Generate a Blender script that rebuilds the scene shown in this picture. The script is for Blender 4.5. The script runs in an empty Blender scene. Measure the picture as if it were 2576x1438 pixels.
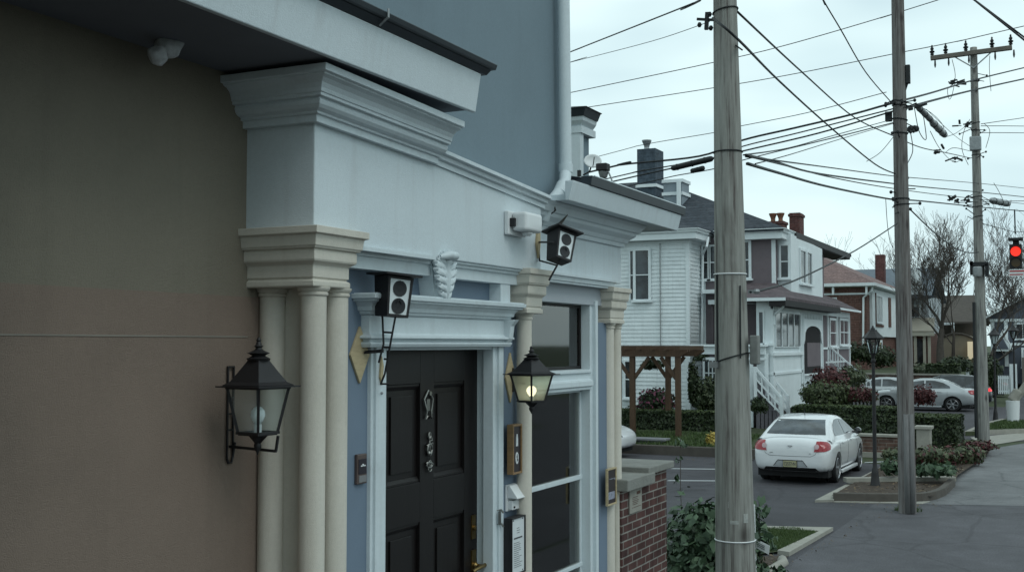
import bpy, bmesh, math, random
from mathutils import Vector, Matrix
from mathutils.bvhtree import BVHTree
R = math.radians
scene = bpy.context.scene
COL = scene.collection
# ------------------------------------------------------------------ camera
CAMZ = 3.1
YAW, PITCH, FP = R(26), math.atan(146/2900.), 2900.
cd = bpy.data.cameras.new('camera'); cam = bpy.data.objects.new('camera', cd); COL.objects.link(cam)
cam.location = (0, 0, CAMZ); cam.rotation_euler = (R(90)+PITCH, 0, YAW)
cd.sensor_width = 36; cd.lens = FP/2576*36; cd.clip_end = 3000; cd.clip_start = .05
scene.camera = cam

def at(px, py, X=None, Y=None, Z=None):
    """the point of a known plane seen at a given place of the photograph (2576 x 1438 measure)"""
    a = (px-1288)/FP; b = (719-py)/FP
    c, s = math.cos(PITCH), math.sin(PITCH)
    f = c-b*s; u = s+b*c
    r = (a*math.cos(YAW)-f*math.sin(YAW), a*math.sin(YAW)+f*math.cos(YAW), u)
    t = X/r[0] if X is not None else Y/r[1] if Y is not None else (Z-CAMZ)/r[2]
    return Vector((r[0]*t, r[1]*t, CAMZ+r[2]*t))

# ------------------------------------------------------------------ objects
OFF = {}
def thing(name, label, cat, loc=(0, 0, 0), group=None, local=False, rot=0):
    o = bpy.data.objects.new(name, None); COL.objects.link(o)
    o.empty_display_size = .2
    o.location = loc; o.rotation_euler = (0, 0, rot)
    o['label'] = label; o['category'] = cat
    if group: o['group'] = group
    OFF[o.name] = Vector((0, 0, 0)) if local else Vector(loc)
    return o
def tag(o, label=None, cat=None, group=None, kind=None):
    if label: o['label'] = label
    if cat: o['category'] = cat
    if group: o['group'] = group
    if kind: o['kind'] = kind
    return o
def children(o): return [c for c in list(bpy.data.objects) if c.parent == o]
def copy_tree(o, parent=None):
    kids = children(o)
    c = o.copy(); COL.objects.link(c)
    if parent: c.parent = parent
    for k in kids: copy_tree(k, c)
    return c

class MB:
    def __init__(s): s.v = []; s.f = []; s.mi = []; s.cur = 0
    def mat(s, i): s.cur = i; return s
    def face(s, *idx): s.f.append(tuple(idx)); s.mi.append(s.cur)
    def add(s, vs, fs):
        n = len(s.v); s.v += [Vector(v) for v in vs]
        for f in fs: s.face(*[i+n for i in f])
        return s
    def box(s, x0, x1, y0, y1, z0, z1):
        return s.add([(x0,y0,z0),(x1,y0,z0),(x1,y1,z0),(x0,y1,z0),(x0,y0,z1),(x1,y0,z1),(x1,y1,z1),(x0,y1,z1)],
              [(0,3,2,1),(4,5,6,7),(0,1,5,4),(1,2,6,5),(2,3,7,6),(3,0,4,7)])
    def fbox(s, o, u, n, ur, dr, zr):
        """box in a wall's own frame: u along the wall, n outward, z up"""
        o, u, n = Vector(o), Vector(u), Vector(n); z = Vector((0, 0, 1))
        vs = [o+u*a+n*b+z*c for c in zr for (a, b) in ((ur[0],dr[0]),(ur[1],dr[0]),(ur[1],dr[1]),(ur[0],dr[1]))]
        return s.add(vs, [(0,3,2,1),(4,5,6,7),(0,1,5,4),(1,2,6,5),(2,3,7,6),(3,0,4,7)])
    def quad(s, a, b, c, d): return s.add([a, b, c, d], [(0, 1, 2, 3)])
    def prism(s, poly, d):
        d = Vector(d); n = len(poly); p = [Vector(q) for q in poly]
        return s.add(p+[q+d for q in p], [tuple(range(n))[::-1], tuple(range(n, 2*n))]+[(i, (i+1) % n, n+(i+1) % n, n+i) for i in range(n)])
    def bar(s, a, b, w, h=None, up=(0, 0, 1)):
        a, b = Vector(a), Vector(b); t = (b-a).normalized(); h = h or w
        x = t.cross(Vector(up))
        if x.length < 1e-4: x = t.cross(Vector((1, 0, 0)))
        x.normalize(); y = x.cross(t).normalized()
        p = [a+x*(w/2*i)+y*(h/2*j) for i, j in ((-1,-1),(1,-1),(1,1),(-1,1))]
        return s.prism(p, b-a)
    def tube(s, path, r, n=8, cap=True):
        P = [Vector(p) for p in path]; m = len(P)
        rr = r if isinstance(r, (list, tuple)) else [r]*m
        base = len(s.v); px = None
        for i in range(m):
            t = (P[min(i+1, m-1)]-P[max(i-1, 0)])
            if t.length < 1e-9: t = Vector((0, 0, 1))
            t.normalize()
            if px is None:
                px = t.cross(Vector((0, 0, 1)))
                if px.length < .01: px = t.cross(Vector((1, 0, 0)))
            px = (px-t*px.dot(t)).normalized(); py = t.cross(px)
            for k in range(n):
                a = 2*math.pi*k/n
                s.v.append(P[i]+(px*math.cos(a)+py*math.sin(a))*rr[i])
        for i in range(m-1):
            for k in range(n):
                s.face(base+i*n+k, base+i*n+(k+1) % n, base+(i+1)*n+(k+1) % n, base+(i+1)*n+k)
        if cap:
            s.face(*[base+k for k in range(n)][::-1]); s.face(*[base+(m-1)*n+k for k in range(n)])
        return s
    def lathe(s, prof, c=(0, 0, 0), n=16, axis='z', phase=0):
        base = len(s.v); c = Vector(c); m = len(prof)
        for (r, h) in prof:
            for k in range(n):
                a = 2*math.pi*k/n+phase; ca, sa = math.cos(a)*r, math.sin(a)*r
                s.v.append(c+Vector((ca, sa, h) if axis == 'z' else (h, ca, sa) if axis == 'x' else (sa, h, ca)))
        for i in range(m-1):
            for k in range(n):
                s.face(base+i*n+k, base+i*n+(k+1) % n, base+(i+1)*n+(k+1) % n, base+(i+1)*n+k)
        s.face(*[base+k for k in range(n)][::-1]); s.face(*[base+(m-1)*n+k for k in range(n)])
        return s
    def sweep(s, path, prof, cap=True):
        """moulding: profile (outward, height) run along a path with mitred corners; outward is to the right of travel"""
        P = [Vector(p) if len(p) == 3 else Vector((p[0], p[1], 0)) for p in path]; m = len(P); k = len(prof); base = len(s.v)
        nm = []
        for i in range(m-1):
            t = P[i+1]-P[i]; t.z = 0; t.normalize(); nm.append(Vector((t.y, -t.x, 0)))
        for i in range(m):
            if i == 0: mi = nm[0]
            elif i == m-1: mi = nm[-1]
            else: mi = (nm[i-1]+nm[i])/(1+nm[i-1].dot(nm[i]))
            for (d, z) in prof: s.v.append(P[i]+mi*d+Vector((0, 0, z)))
        for i in range(m-1):
            for j in range(k):
                s.face(base+i*k+j, base+(i+1)*k+j, base+(i+1)*k+(j+1) % k, base+i*k+(j+1) % k)
        if cap:
            s.face(*[base+j for j in range(k)]); s.face(*[base+(m-1)*k+j for j in range(k)][::-1])
        return s
    def build(s, name, mats, parent=None, smooth=False, bevel=0, label=None, recalc=True, seg=2, sub=0, auto=None):
        if parent is not None:
            p = parent
            while p.parent: p = p.parent
            off = OFF[p.name]
        elif s.v:
            xs = [v.x for v in s.v]; ys = [v.y for v in s.v]
            off = Vector(((min(xs)+max(xs))/2, (min(ys)+max(ys))/2, min(v.z for v in s.v)))
        me = bpy.data.meshes.new(name)
        me.from_pydata([tuple(v-off) for v in s.v], [], s.f)
        mats = mats if isinstance(mats, (list, tuple)) else [mats]
        for m_ in mats: me.materials.append(m_)
        if len(mats) > 1: me.polygons.foreach_set('material_index', s.mi)
        if recalc:
            b = bmesh.new(); b.from_mesh(me); bmesh.ops.recalc_face_normals(b, faces=b.faces); b.to_mesh(me); b.free()
        if smooth:
            me.polygons.foreach_set('use_smooth', [True]*len(me.polygons))
            if auto is not None: me.set_sharp_from_angle(angle=R(auto))
        me.update()
        o = bpy.data.objects.new(name, me); COL.objects.link(o)
        if parent is not None: o.parent = parent
        else: o.location = off; OFF[o.name] = off
        if sub:
            q = o.modifiers.new('s', 'SUBSURF'); q.levels = q.render_levels = sub
        if bevel:
            q = o.modifiers.new('b', 'BEVEL'); q.width = bevel; q.segments = seg; q.limit_method = 'ANGLE'; q.angle_limit = R(40)
            q.harden_normals = False
        if label: o['label'] = label
        return o
def structure(mb, name, m, **k):
    o = mb.build(name, m, **k); o['kind'] = 'structure'; return o

# ------------------------------------------------------------------ materials
def nodes(name):
    m = bpy.data.materials.new(name); m.use_nodes = True
    nt = m.node_tree; b = nt.nodes['Principled BSDF']
    def N(t, **k):
        n = nt.nodes.new(t)
        for a, v in k.items():
            if a.startswith('i_'):
                kk = a[2:]; kk = int(kk) if kk.isdigit() else kk.replace('_', ' ')
                n.inputs[kk].default_value = v
            else: setattr(n, a, v)
        return n
    return m, nt, b, N
def rgba(c): return (c[0], c[1], c[2], 1)
def sc(c, k): return tuple(min(1, x*k) for x in c)
ALB = .80
def surf(name, base, rough=.6, var=.12, scale=3., bump=.0, bscale=90, metal=0, spec=.4, stretch=(1, 1, 1), dark=None, dfac=.35, coat=0, bdist=.01, streak=0, sdark=None):
    """plain surface: base colour broken by two noises, a stain colour and a fine bump"""
    base = sc(base, ALB); dark = dark and sc(dark, ALB)
    m, nt, b, N = nodes(name); L = nt.links.new
    tc = N('ShaderNodeTexCoord'); mp = N('ShaderNodeMapping'); mp.inputs['Scale'].default_value = stretch
    L(tc.outputs['Object'], mp.inputs['Vector'])
    n1 = N('ShaderNodeTexNoise', i_Scale=scale, i_Detail=6., i_Roughness=.65); L(mp.outputs[0], n1.inputs['Vector'])
    r1 = N('ShaderNodeMapRange', i_1=.3, i_2=.7); L(n1.outputs['Fac'], r1.inputs[0])
    mx = N('ShaderNodeMix', data_type='RGBA'); mx.inputs[6].default_value = rgba(sc(base, 1-var)); mx.inputs[7].default_value = rgba(sc(base, 1+var))
    L(r1.outputs[0], mx.inputs[0]); col = mx.outputs[2]
    if dark:
        n2 = N('ShaderNodeTexNoise', i_Scale=scale*.45, i_Detail=8., i_Roughness=.72); L(mp.outputs[0], n2.inputs['Vector'])
        r2 = N('ShaderNodeMapRange', i_1=.52, i_2=.75, i_3=0., i_4=dfac); L(n2.outputs['Fac'], r2.inputs[0])
        m2 = N('ShaderNodeMix', data_type='RGBA'); L(r2.outputs[0], m2.inputs[0]); L(col, m2.inputs[6]); m2.inputs[7].default_value = rgba(dark); col = m2.outputs[2]
    if streak:
        ms = N('ShaderNodeMapping'); ms.inputs['Scale'].default_value = (9, 9, .55); L(tc.outputs['Object'], ms.inputs['Vector'])
        n4 = N('ShaderNodeTexNoise', i_Scale=1., i_Detail=5., i_Roughness=.6); L(ms.outputs[0], n4.inputs['Vector'])
        r4 = N('ShaderNodeMapRange', i_1=.54, i_2=.74, i_3=0., i_4=streak); L(n4.outputs['Fac'], r4.inputs[0])
        m4 = N('ShaderNodeMix', data_type='RGBA'); L(r4.outputs[0], m4.inputs[0]); L(col, m4.inputs[6]); m4.inputs[7].default_value = rgba(sdark or sc(base, .55)); col = m4.outputs[2]
        n5 = N('ShaderNodeTexNoise', i_Scale=55., i_Detail=3., i_Roughness=.8); L(tc.outputs['Object'], n5.inputs['Vector'])
        r5 = N('ShaderNodeMapRange', i_1=.25, i_2=.75, i_3=.95, i_4=1.05); L(n5.outputs['Fac'], r5.inputs[0])
        m5 = N('ShaderNodeMix', data_type='RGBA', blend_type='MULTIPLY'); m5.inputs[0].default_value = 1; L(col, m5.inputs[6]); L(r5.outputs[0], m5.inputs[7]); col = m5.outputs[2]
    L(col, b.inputs['Base Color'])
    b.inputs['Roughness'].default_value = rough; b.inputs['Metallic'].default_value = metal
    b.inputs['Specular IOR Level'].default_value = spec
    if coat: b.inputs['Coat Weight'].default_value = coat; b.inputs['Coat Roughness'].default_value = .08
    if bump:
        n3 = N('ShaderNodeTexNoise', i_Scale=bscale, i_Detail=4.); L(mp.outputs[0], n3.inputs['Vector'])
        bp = N('ShaderNodeBump', i_Strength=bump, i_Distance=bdist); L(n3.outputs['Fac'], bp.inputs['Height']); L(bp.outputs[0], b.inputs['Normal'])
    return m
def asphaltm(name, base, crack=.5, cs=.45, patch=.35):
    base = sc(base, ALB); m, nt, b, N = nodes(name); L = nt.links.new
    tc = N('ShaderNodeTexCoord'); col = None
    def noise(s, d, r=.6): n = N('ShaderNodeTexNoise', i_Scale=s, i_Detail=d, i_Roughness=r); L(tc.outputs['Object'], n.inputs['Vector']); return n
    def mul(col, fac_out, lo, hi, f0=.3, f1=.7):
        r = N('ShaderNodeMapRange', i_1=f0, i_2=f1, i_3=lo, i_4=hi); L(fac_out, r.inputs[0])
        k = N('ShaderNodeMix', data_type='RGBA', blend_type='MULTIPLY'); k.inputs[0].default_value = 1
        if col is None: k.inputs[6].default_value = rgba(base)
        else: L(col, k.inputs[6])
        L(r.outputs[0], k.inputs[7]); return k.outputs[2]
    col = mul(None, noise(.28, 5, .65).outputs['Fac'], .72, 1.3); col = mul(col, noise(2.2, 6, .7).outputs['Fac'], .85, 1.15)
    sp_ = noise(38., 2, .9); col = mul(col, sp_.outputs['Fac'], .62, 1.42, .3, .7)
    wn = noise(1.1, 4, .6); va = N('ShaderNodeVectorMath', operation='MULTIPLY_ADD'); L(wn.outputs['Color'], va.inputs[0]); va.inputs[1].default_value = (.3, .3, .3); L(tc.outputs['Object'], va.inputs[2])
    vo = N('ShaderNodeTexVoronoi', feature='DISTANCE_TO_EDGE', i_Scale=cs); L(va.outputs[0], vo.inputs['Vector'])
    rc = N('ShaderNodeMapRange', i_1=.004, i_2=.016, i_3=1-crack, i_4=1.); L(vo.outputs['Distance'], rc.inputs[0])
    k = N('ShaderNodeMix', data_type='RGBA', blend_type='MULTIPLY'); k.inputs[0].default_value = 1; L(col, k.inputs[6]); L(rc.outputs[0], k.inputs[7]); col = k.outputs[2]
    oi = noise(.9, 3, .5); col = mul(col, oi.outputs['Fac'], 1., 1-patch, .62, .74)
    L(col, b.inputs['Base Color']); b.inputs['Roughness'].default_value = .82; b.inputs['Specular IOR Level'].default_value = .35
    bp = N('ShaderNodeBump', i_Strength=.5, i_Distance=.006); L(sp_.outputs['Fac'], bp.inputs['Height']); L(bp.outputs[0], b.inputs['Normal'])
    return m
def brickm(name, c1, c2, mortar, bw, bh, msize=.012, axis='y', rough=.85, bump=.5):
    m, nt, b, N = nodes(name); L = nt.links.new
    c1, c2, mortar = sc(c1, ALB), sc(c2, ALB), sc(mortar, ALB)
    tc = N('ShaderNodeTexCoord'); sp = N('ShaderNodeSeparateXYZ'); L(tc.outputs['Object'], sp.inputs[0])
    ad = N('ShaderNodeMath', operation='ADD'); L(sp.outputs['X'], ad.inputs[0]); L(sp.outputs['Y'], ad.inputs[1])
    cb = N('ShaderNodeCombineXYZ'); L(ad.outputs[0], cb.inputs['X']); L(sp.outputs['Z'], cb.inputs['Y'])
    bt = N('ShaderNodeTexBrick', i_Scale=1., i_Mortar_Size=msize, i_Brick_Width=bw, i_Row_Height=bh, i_Bias=-.1, i_Mortar_Smooth=.2)
    bt.inputs['Color1'].default_value = rgba(c1); bt.inputs['Color2'].default_value = rgba(c2); bt.inputs['Mortar'].default_value = rgba(mortar)
    L(cb.outputs[0], bt.inputs['Vector'])
    n = N('ShaderNodeTexNoise', i_Scale=7., i_Detail=6.); L(tc.outputs['Object'], n.inputs['Vector'])
    rr = N('ShaderNodeMapRange', i_1=.3, i_2=.7, i_3=.65, i_4=1.25); L(n.outputs['Fac'], rr.inputs[0])
    mu = N('ShaderNodeMix', data_type='RGBA', blend_type='MULTIPLY'); mu.inputs[0].default_value = 1
    L(bt.outputs['Color'], mu.inputs[6]); L(rr.outputs[0], mu.inputs[7]); L(mu.outputs[2], b.inputs['Base Color'])
    iv = N('ShaderNodeMath', operation='SUBTRACT'); iv.inputs[0].default_value = 1; L(bt.outputs['Fac'], iv.inputs[1])
    bp = N('ShaderNodeBump', i_Strength=bump, i_Distance=.01); L(iv.outputs[0], bp.inputs['Height']); L(bp.outputs[0], b.inputs['Normal'])
    b.inputs['Roughness'].default_value = rough; b.inputs['Specular IOR Level'].default_value = .2
    return m
def leafm(name, c1, c2, rough=.55, trans=.15):
    c1, c2 = sc(c1, .72), sc(c2, .72)
    m, nt, b, N = nodes(name); L = nt.links.new
    g = N('ShaderNodeNewGeometry'); mx = N('ShaderNodeMix', data_type='RGBA')
    mx.inputs[6].default_value = rgba(c1); mx.inputs[7].default_value = rgba(c2)
    L(g.outputs['Random Per Island'], mx.inputs[0]); L(mx.outputs[2], b.inputs['Base Color'])
    b.inputs['Roughness'].default_value = rough; b.inputs['Specular IOR Level'].default_value = .35
    return m
def glassm(name, tint=(.02, .024, .028), rough=.06, spec=.6):
    m, nt, b, N = nodes(name); L = nt.links.new
    tc = N('ShaderNodeTexCoord'); n = N('ShaderNodeTexNoise', i_Scale=2.2, i_Detail=3.); L(tc.outputs['Object'], n.inputs['Vector'])
    rr = N('ShaderNodeMapRange', i_1=.42, i_2=.62); L(n.outputs['Fac'], rr.inputs[0])
    mx = N('ShaderNodeMix', data_type='RGBA'); mx.inputs[6].default_value = rgba(sc(tint, .6)); mx.inputs[7].default_value = rgba(sc(tint, 2.2))
    L(rr.outputs[0], mx.inputs[0]); L(mx.outputs[2], b.inputs['Base Color'])
    b.inputs['Roughness'].default_value = rough; b.inputs['Specular IOR Level'].default_value = spec
    return m
def clearm(name, tint=(.9, .95, .95), fac=.16):
    m, nt, b, N = nodes(name); L = nt.links.new
    tr = N('ShaderNodeBsdfTransparent'); tr.inputs[0].default_value = rgba(tint)
    gl = N('ShaderNodeBsdfGlossy'); gl.inputs['Roughness'].default_value = .04
    fr = N('ShaderNodeFresnel', i_IOR=1.5); ad = N('ShaderNodeMath', operation='ADD'); ad.inputs[1].default_value = fac; L(fr.outputs[0], ad.inputs[0])
    mi = N('ShaderNodeMixShader'); L(ad.outputs[0], mi.inputs[0]); L(tr.outputs[0], mi.inputs[1]); L(gl.outputs[0], mi.inputs[2])
    L(mi.outputs[0], nt.nodes['Material Output'].inputs['Surface'])
    return m
def glowm(name, c, t=.45):
    m, nt, b, N = nodes(name); L = nt.links.new
    a = N('ShaderNodeBsdfTransparent'); a.inputs[0].default_value = rgba(c); d = N('ShaderNodeBsdfTranslucent'); d.inputs[0].default_value = rgba(c)
    mi = N('ShaderNodeMixShader'); mi.inputs[0].default_value = t; L(a.outputs[0], mi.inputs[1]); L(d.outputs[0], mi.inputs[2]); L(mi.outputs[0], nt.nodes['Material Output'].inputs['Surface'])
    return m
def emitm(name, c, s):
    m, nt, b, N = nodes(name)
    b.inputs['Base Color'].default_value = rgba(sc(c, .5)); b.inputs['Emission Color'].default_value = rgba(c); b.inputs['Emission Strength'].default_value = s
    return m
def woodpole(name, base, dark, light):
    m, nt, b, N = nodes(name); L = nt.links.new
    tc = N('ShaderNodeTexCoord'); mp = N('ShaderNodeMapping'); mp.inputs['Scale'].default_value = (26, 26, 1.1); L(tc.outputs['Object'], mp.inputs[0])
    n1 = N('ShaderNodeTexNoise', i_Scale=1., i_Detail=8., i_Roughness=.7); L(mp.outputs[0], n1.inputs['Vector'])
    cr = N('ShaderNodeValToRGB'); e = cr.color_ramp.elements; e[0].position = .33; e[0].color = rgba(dark); e[1].position = .62; e[1].color = rgba(light)
    x = e.new(.47); x.color = rgba(base); L(n1.outputs['Fac'], cr.inputs[0])
    m2 = N('ShaderNodeMapping'); m2.inputs['Scale'].default_value = (4, 4, 1.3); L(tc.outputs['Object'], m2.inputs[0])
    n2 = N('ShaderNodeTexNoise', i_Scale=1., i_Detail=5., i_Roughness=.6); L(m2.outputs[0], n2.inputs['Vector'])
    r2 = N('ShaderNodeMapRange', i_1=.55, i_2=.72, i_3=0., i_4=.55); L(n2.outputs['Fac'], r2.inputs[0])
    mx = N('ShaderNodeMix', data_type='RGBA'); L(r2.outputs[0], mx.inputs[0]); L(cr.outputs[0], mx.inputs[6]); mx.inputs[7].default_value = rgba(dark)
    # knots
    m3 = N('ShaderNodeMapping'); m3.inputs['Scale'].default_value = (3.2, 3.2, 1.5); L(tc.outputs['Object'], m3.inputs[0])
    vo = N('ShaderNodeTexVoronoi', i_Scale=1.); L(m3.outputs[0], vo.inputs['Vector'])
    r3 = N('ShaderNodeMapRange', i_1=.05, i_2=.2, i_3=.85, i_4=0.); L(vo.outputs['Distance'], r3.inputs[0])
    mk = N('ShaderNodeMix', data_type='RGBA'); L(r3.outputs[0], mk.inputs[0]); L(mx.outputs[2], mk.inputs[6]); mk.inputs[7].default_value = rgba(sc(dark, .5))
    L(mk.outputs[2], b.inputs['Base Color']); b.inputs['Roughness'].default_value = .85; b.inputs['Specular IOR Level'].default_value = .15
    bp = N('ShaderNodeBump', i_Strength=.6, i_Distance=.01); L(n1.outputs['Fac'], bp.inputs['Height']); L(bp.outputs[0], b.inputs['Normal'])
    return m

WH = (.76, .78, .80)
m_frieze = surf('white_paint', (.715, .80, .84), .6, .05, 1.2, .5, 190, dark=(.5, .54, .56), dfac=.4, bdist=.004, streak=.35, sdark=(.42, .44, .45))
m_trim = surf('white_trim', (.69, .775, .81), .5, .06, 2.5, .2, 120, dark=(.42, .45, .47), dfac=.4, bdist=.003, streak=.35, sdark=(.36, .38, .38))
m_stone = surf('cream_stucco', (.70, .665, .585), .8, .06, 2.5, .5, 230, dark=(.50, .46, .38), dfac=.4, bdist=.004, streak=.4, sdark=(.38, .34, .27))
m_upper = surf('blue_grey_stucco', (.20, .27, .315), .8, .06, 1.5, .4, 200, dark=(.16, .22, .26), dfac=.4, bdist=.004, streak=.1)
m_blue = surf('blue_paint', (.175, .235, .31), .65, .06, 2., .25, 180, dark=(.16, .23, .35), dfac=.4, bdist=.003)
m_soffit = surf('soffit_board', (.17, .18, .21), .7, .08, 2.)
m_gutter = surf('dark_gutter', (.035, .045, .055), .45, .2, 6.)
m_shingle = brickm('slate_shingle', (.045, .055, .068), (.07, .08, .095), (.03, .035, .045), .28, .13, .01, bump=.6)
m_door = surf('black_door', (.009, .007, .007), .45, .3, 5., .1, 60, spec=.3, stretch=(1, 6, .6))
m_black = surf('black_iron', (.010, .009, .011), .6, .2, 12., .15, 120, spec=.5)
m_brass = surf('brass', (.30, .21, .085), .4, .2, 20., metal=1)
m_silver = surf('pewter', (.33, .33, .31), .42, .15, 20., metal=1)
m_ply = surf('plywood', (.50, .41, .25), .7, .18, 9., .1, 60, stretch=(1, 1, 5))
m_wood = surf('brown_frame', (.28, .17, .08), .5, .2, 14., stretch=(1, 1, 4))
m_plastic = surf('white_plastic', (.80, .83, .84), .35, .03, 4.)
m_pole1 = woodpole('weathered_pole', (.225, .226, .21), (.085, .072, .068), (.30, .305, .285))
m_pole2 = woodpole('dark_pole', (.135, .125, .12), (.055, .045, .045), (.20, .195, .19))
m_pole3 = woodpole('grey_pole', (.20, .20, .19), (.09, .08, .08), (.29, .29, .27))
m_cable = surf('cable_rubber', (.010, .013, .015), .6, .2, 5.)
m_metal = surf('galvanised', (.34, .36, .37), .45, .2, 10., metal=.6)
m_asph = asphaltm('asphalt', (.062, .060, .069), .22, .30, .4)
m_walk = asphaltm('sidewalk_asphalt', (.086, .084, .094), .25, .4, .3)
m_conc = surf('concrete', (.34, .33, .29), .85, .15, 4., .3, 90, dark=(.2, .19, .16), dfac=.5)
m_kerb = surf('dark_kerb', (.085, .075, .065), .85, .2, 4., .3, 60)
m_line = surf('road_paint', (.42, .44, .45), .7, .15, 12., dark=(.1, .1, .1), dfac=.7)
m_soil = surf('mulch', (.060, .042, .030), .95, .5, 14., .9, 60, dark=(.11, .085, .06), dfac=.7)
m_earth = surf('lawn_earth', (.05, .065, .028), .95, .35, 3., .5, 40)
m_brick = brickm('red_brick', (.115, .056, .05), (.072, .038, .037), (.28, .265, .24), .19, .058, .006, bump=.7)
m_brickr = brickm('retaining_brick', (.15, .09, .07), (.11, .065, .055), (.2, .17, .15), .4, .1, .01)
m_brickh = brickm('house_brick', (.165, .085, .07), (.13, .068, .058), (.2, .14, .12), .5, .16, .012)
m_brickc = brickm('chimney_brick', (.15, .06, .055), (.11, .045, .045), (.16, .11, .1), .3, .09, .012)
m_pink = brickm('pink_shingle', (.26, .175, .165), (.21, .145, .14), (.17, .115, .11), .5, .22, .012)
m_brnroof = brickm('mauve_shingle', (.145, .115, .125), (.12, .095, .105), (.09, .075, .08), .4, .18, .012)
m_siding = surf('white_clapboard', (.82, .89, .91), .55, .06, 2., dark=(.5, .53, .55), dfac=.4, streak=.35)
m_mauve = surf('mauve_stucco', (.175, .145, .16), .8, .1, 2., .2, 60)
m_hwhite = surf('house_white', (.82, .89, .915), .6, .06, 2.)
m_glass = glassm('window_glass')
m_carglass = glassm('car_glass', (.03, .036, .042), .04, .7)
m_clear = clearm('lantern_glass', (.8, .86, .86), .10)
m_shop = clearm('shop_glass', (.88, .86, .80), .085)
m_bark = surf('bark', (.085, .072, .062), .9, .3, 8., .4, 40)
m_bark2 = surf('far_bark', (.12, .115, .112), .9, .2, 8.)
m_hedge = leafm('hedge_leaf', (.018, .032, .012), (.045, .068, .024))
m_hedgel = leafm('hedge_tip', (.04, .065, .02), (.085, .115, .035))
m_bush = leafm('bush_leaf', (.022, .05, .025), (.11, .18, .10))
m_red = leafm('red_leaf', (.06, .018, .02), (.14, .04, .04))
m_grn = leafm('shrub_leaf', (.045, .065, .03), (.12, .14, .07))
m_pinkf = leafm('pink_flower', (.22, .05, .10), (.30, .10, .16))
m_grass = leafm('grass_blade', (.045, .085, .022), (.10, .15, .045))
m_yel = leafm('yellow_leaf', (.40, .28, .05), (.55, .42, .10))
m_pergola = surf('cedar', (.078, .043, .022), .7, .25, 8., stretch=(4, 4, 1))
# ------------------------------------------------------------------ sky and light
SUN_EL, SUN_AZ = R(52), R(112)        # azimuth from +Y (down the street) clockwise: light comes from over the road
w = bpy.data.worlds.new('World'); scene.world = w; w.use_nodes = True
nt = w.node_tree; L = nt.links.new; bg = nt.nodes['Background']
sky = nt.nodes.new('ShaderNodeTexSky'); sky.sky_type = 'NISHITA'; sky.sun_disc = False
sky.sun_elevation = SUN_EL; sky.sun_rotation = SUN_AZ; sky.air_density = 1; sky.dust_density = 2
tc = nt.nodes.new('ShaderNodeTexCoord'); mp = nt.nodes.new('ShaderNodeMapping'); mp.inputs['Scale'].default_value = (1, 1, 3.2)
L(tc.outputs['Generated'], mp.inputs[0])
nz = nt.nodes.new('ShaderNodeTexNoise'); nz.inputs['Scale'].default_value = 2.6; nz.inputs['Detail'].default_value = 3; nz.inputs['Roughness'].default_value = .5
nz.inputs['Distortion'].default_value = .3
L(mp.outputs[0], nz.inputs['Vector'])
cr = nt.nodes.new('ShaderNodeValToRGB'); e = cr.color_ramp.elements
e[0].position = .36; e[0].color = (4.6, 6.0, 6.4, 1); e[1].position = .60; e[1].color = (6.5, 8.0, 8.0, 1)
L(nz.outputs['Fac'], cr.inputs[0])
mx = nt.nodes.new('ShaderNodeMix'); mx.data_type = 'RGBA'; mx.inputs[0].default_value = .93
L(sky.outputs[0], mx.inputs[6]); L(cr.outputs[0], mx.inputs[7]); L(mx.outputs[2], bg.inputs['Color']); bg.inputs['Strength'].default_value = .138
sd = bpy.data.lights.new('sun', 'SUN'); sd.energy = .7; sd.angle = R(25); sd.color = (.98, 1, .98)
so = bpy.data.objects.new('sun', sd); COL.objects.link(so)
d = Vector((math.sin(SUN_AZ)*math.cos(SUN_EL), math.cos(SUN_AZ)*math.cos(SUN_EL), math.sin(SUN_EL)))
so.rotation_euler = d.to_track_quat('Z', 'Y').to_euler(); so.location = (6, -4, 14)
vs = scene.view_settings; vs.view_transform = 'Standard'; vs.look = 'None'; vs.gamma = 1; vs.exposure = 0; vs.use_curve_mapping = False
scene.render.engine = 'CYCLES'; scene.cycles.use_denoising = True; scene.cycles.max_bounces = 8; scene.cycles.transparent_max_bounces = 16
# ------------------------------------------------------------------ the townhouse on the left
TH = thing('townhouse', 'pale blue and cream townhouse front with black door, columns and deep white cornice', 'building', (-3.2, 5, 0))
# beige side wall under the porch roof, with a painted reddish dado
zb = 3.30
m_beige = surf('beige_stucco', (.225, .20, .155), .85, .08, 1.2, .8, 210, dark=(.14, .128, .10), dfac=.5, bdist=.004, streak=.2)
m_beige2 = surf('rose_beige_stucco', (.245, .185, .148), .85, .08, 1.2, .8, 210, dark=(.15, .118, .098), dfac=.5, bdist=.004, streak=.2)
b = MB(); b.box(-3.5, -3.15, -5, 4.06, zb, 4.3); b.mat(1).box(-3.5, -3.149, -5, 4.06, 0, zb)
b.build('porch_wall', [m_beige, m_beige2], TH)
MB().box(-3.149, -3.146, -5, 3.9, 3.128, 3.134).build('wall_joint', surf('joint', (.26, .235, .20), .8), TH)
b = MB(); b.box(-3.5, -1.75, .75, 1.05, 0, 4.2); b.build('added_shade_wall', m_beige, TH)  # unseen wall added to keep light off the beige wall's left side
MB().box(-2.58, -1.7, -5, 2.3, 4.216, 4.39).build('added_shade_canopy', m_frieze, TH)  # unseen canopy added overhead to darken the beige wall's upper left
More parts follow.
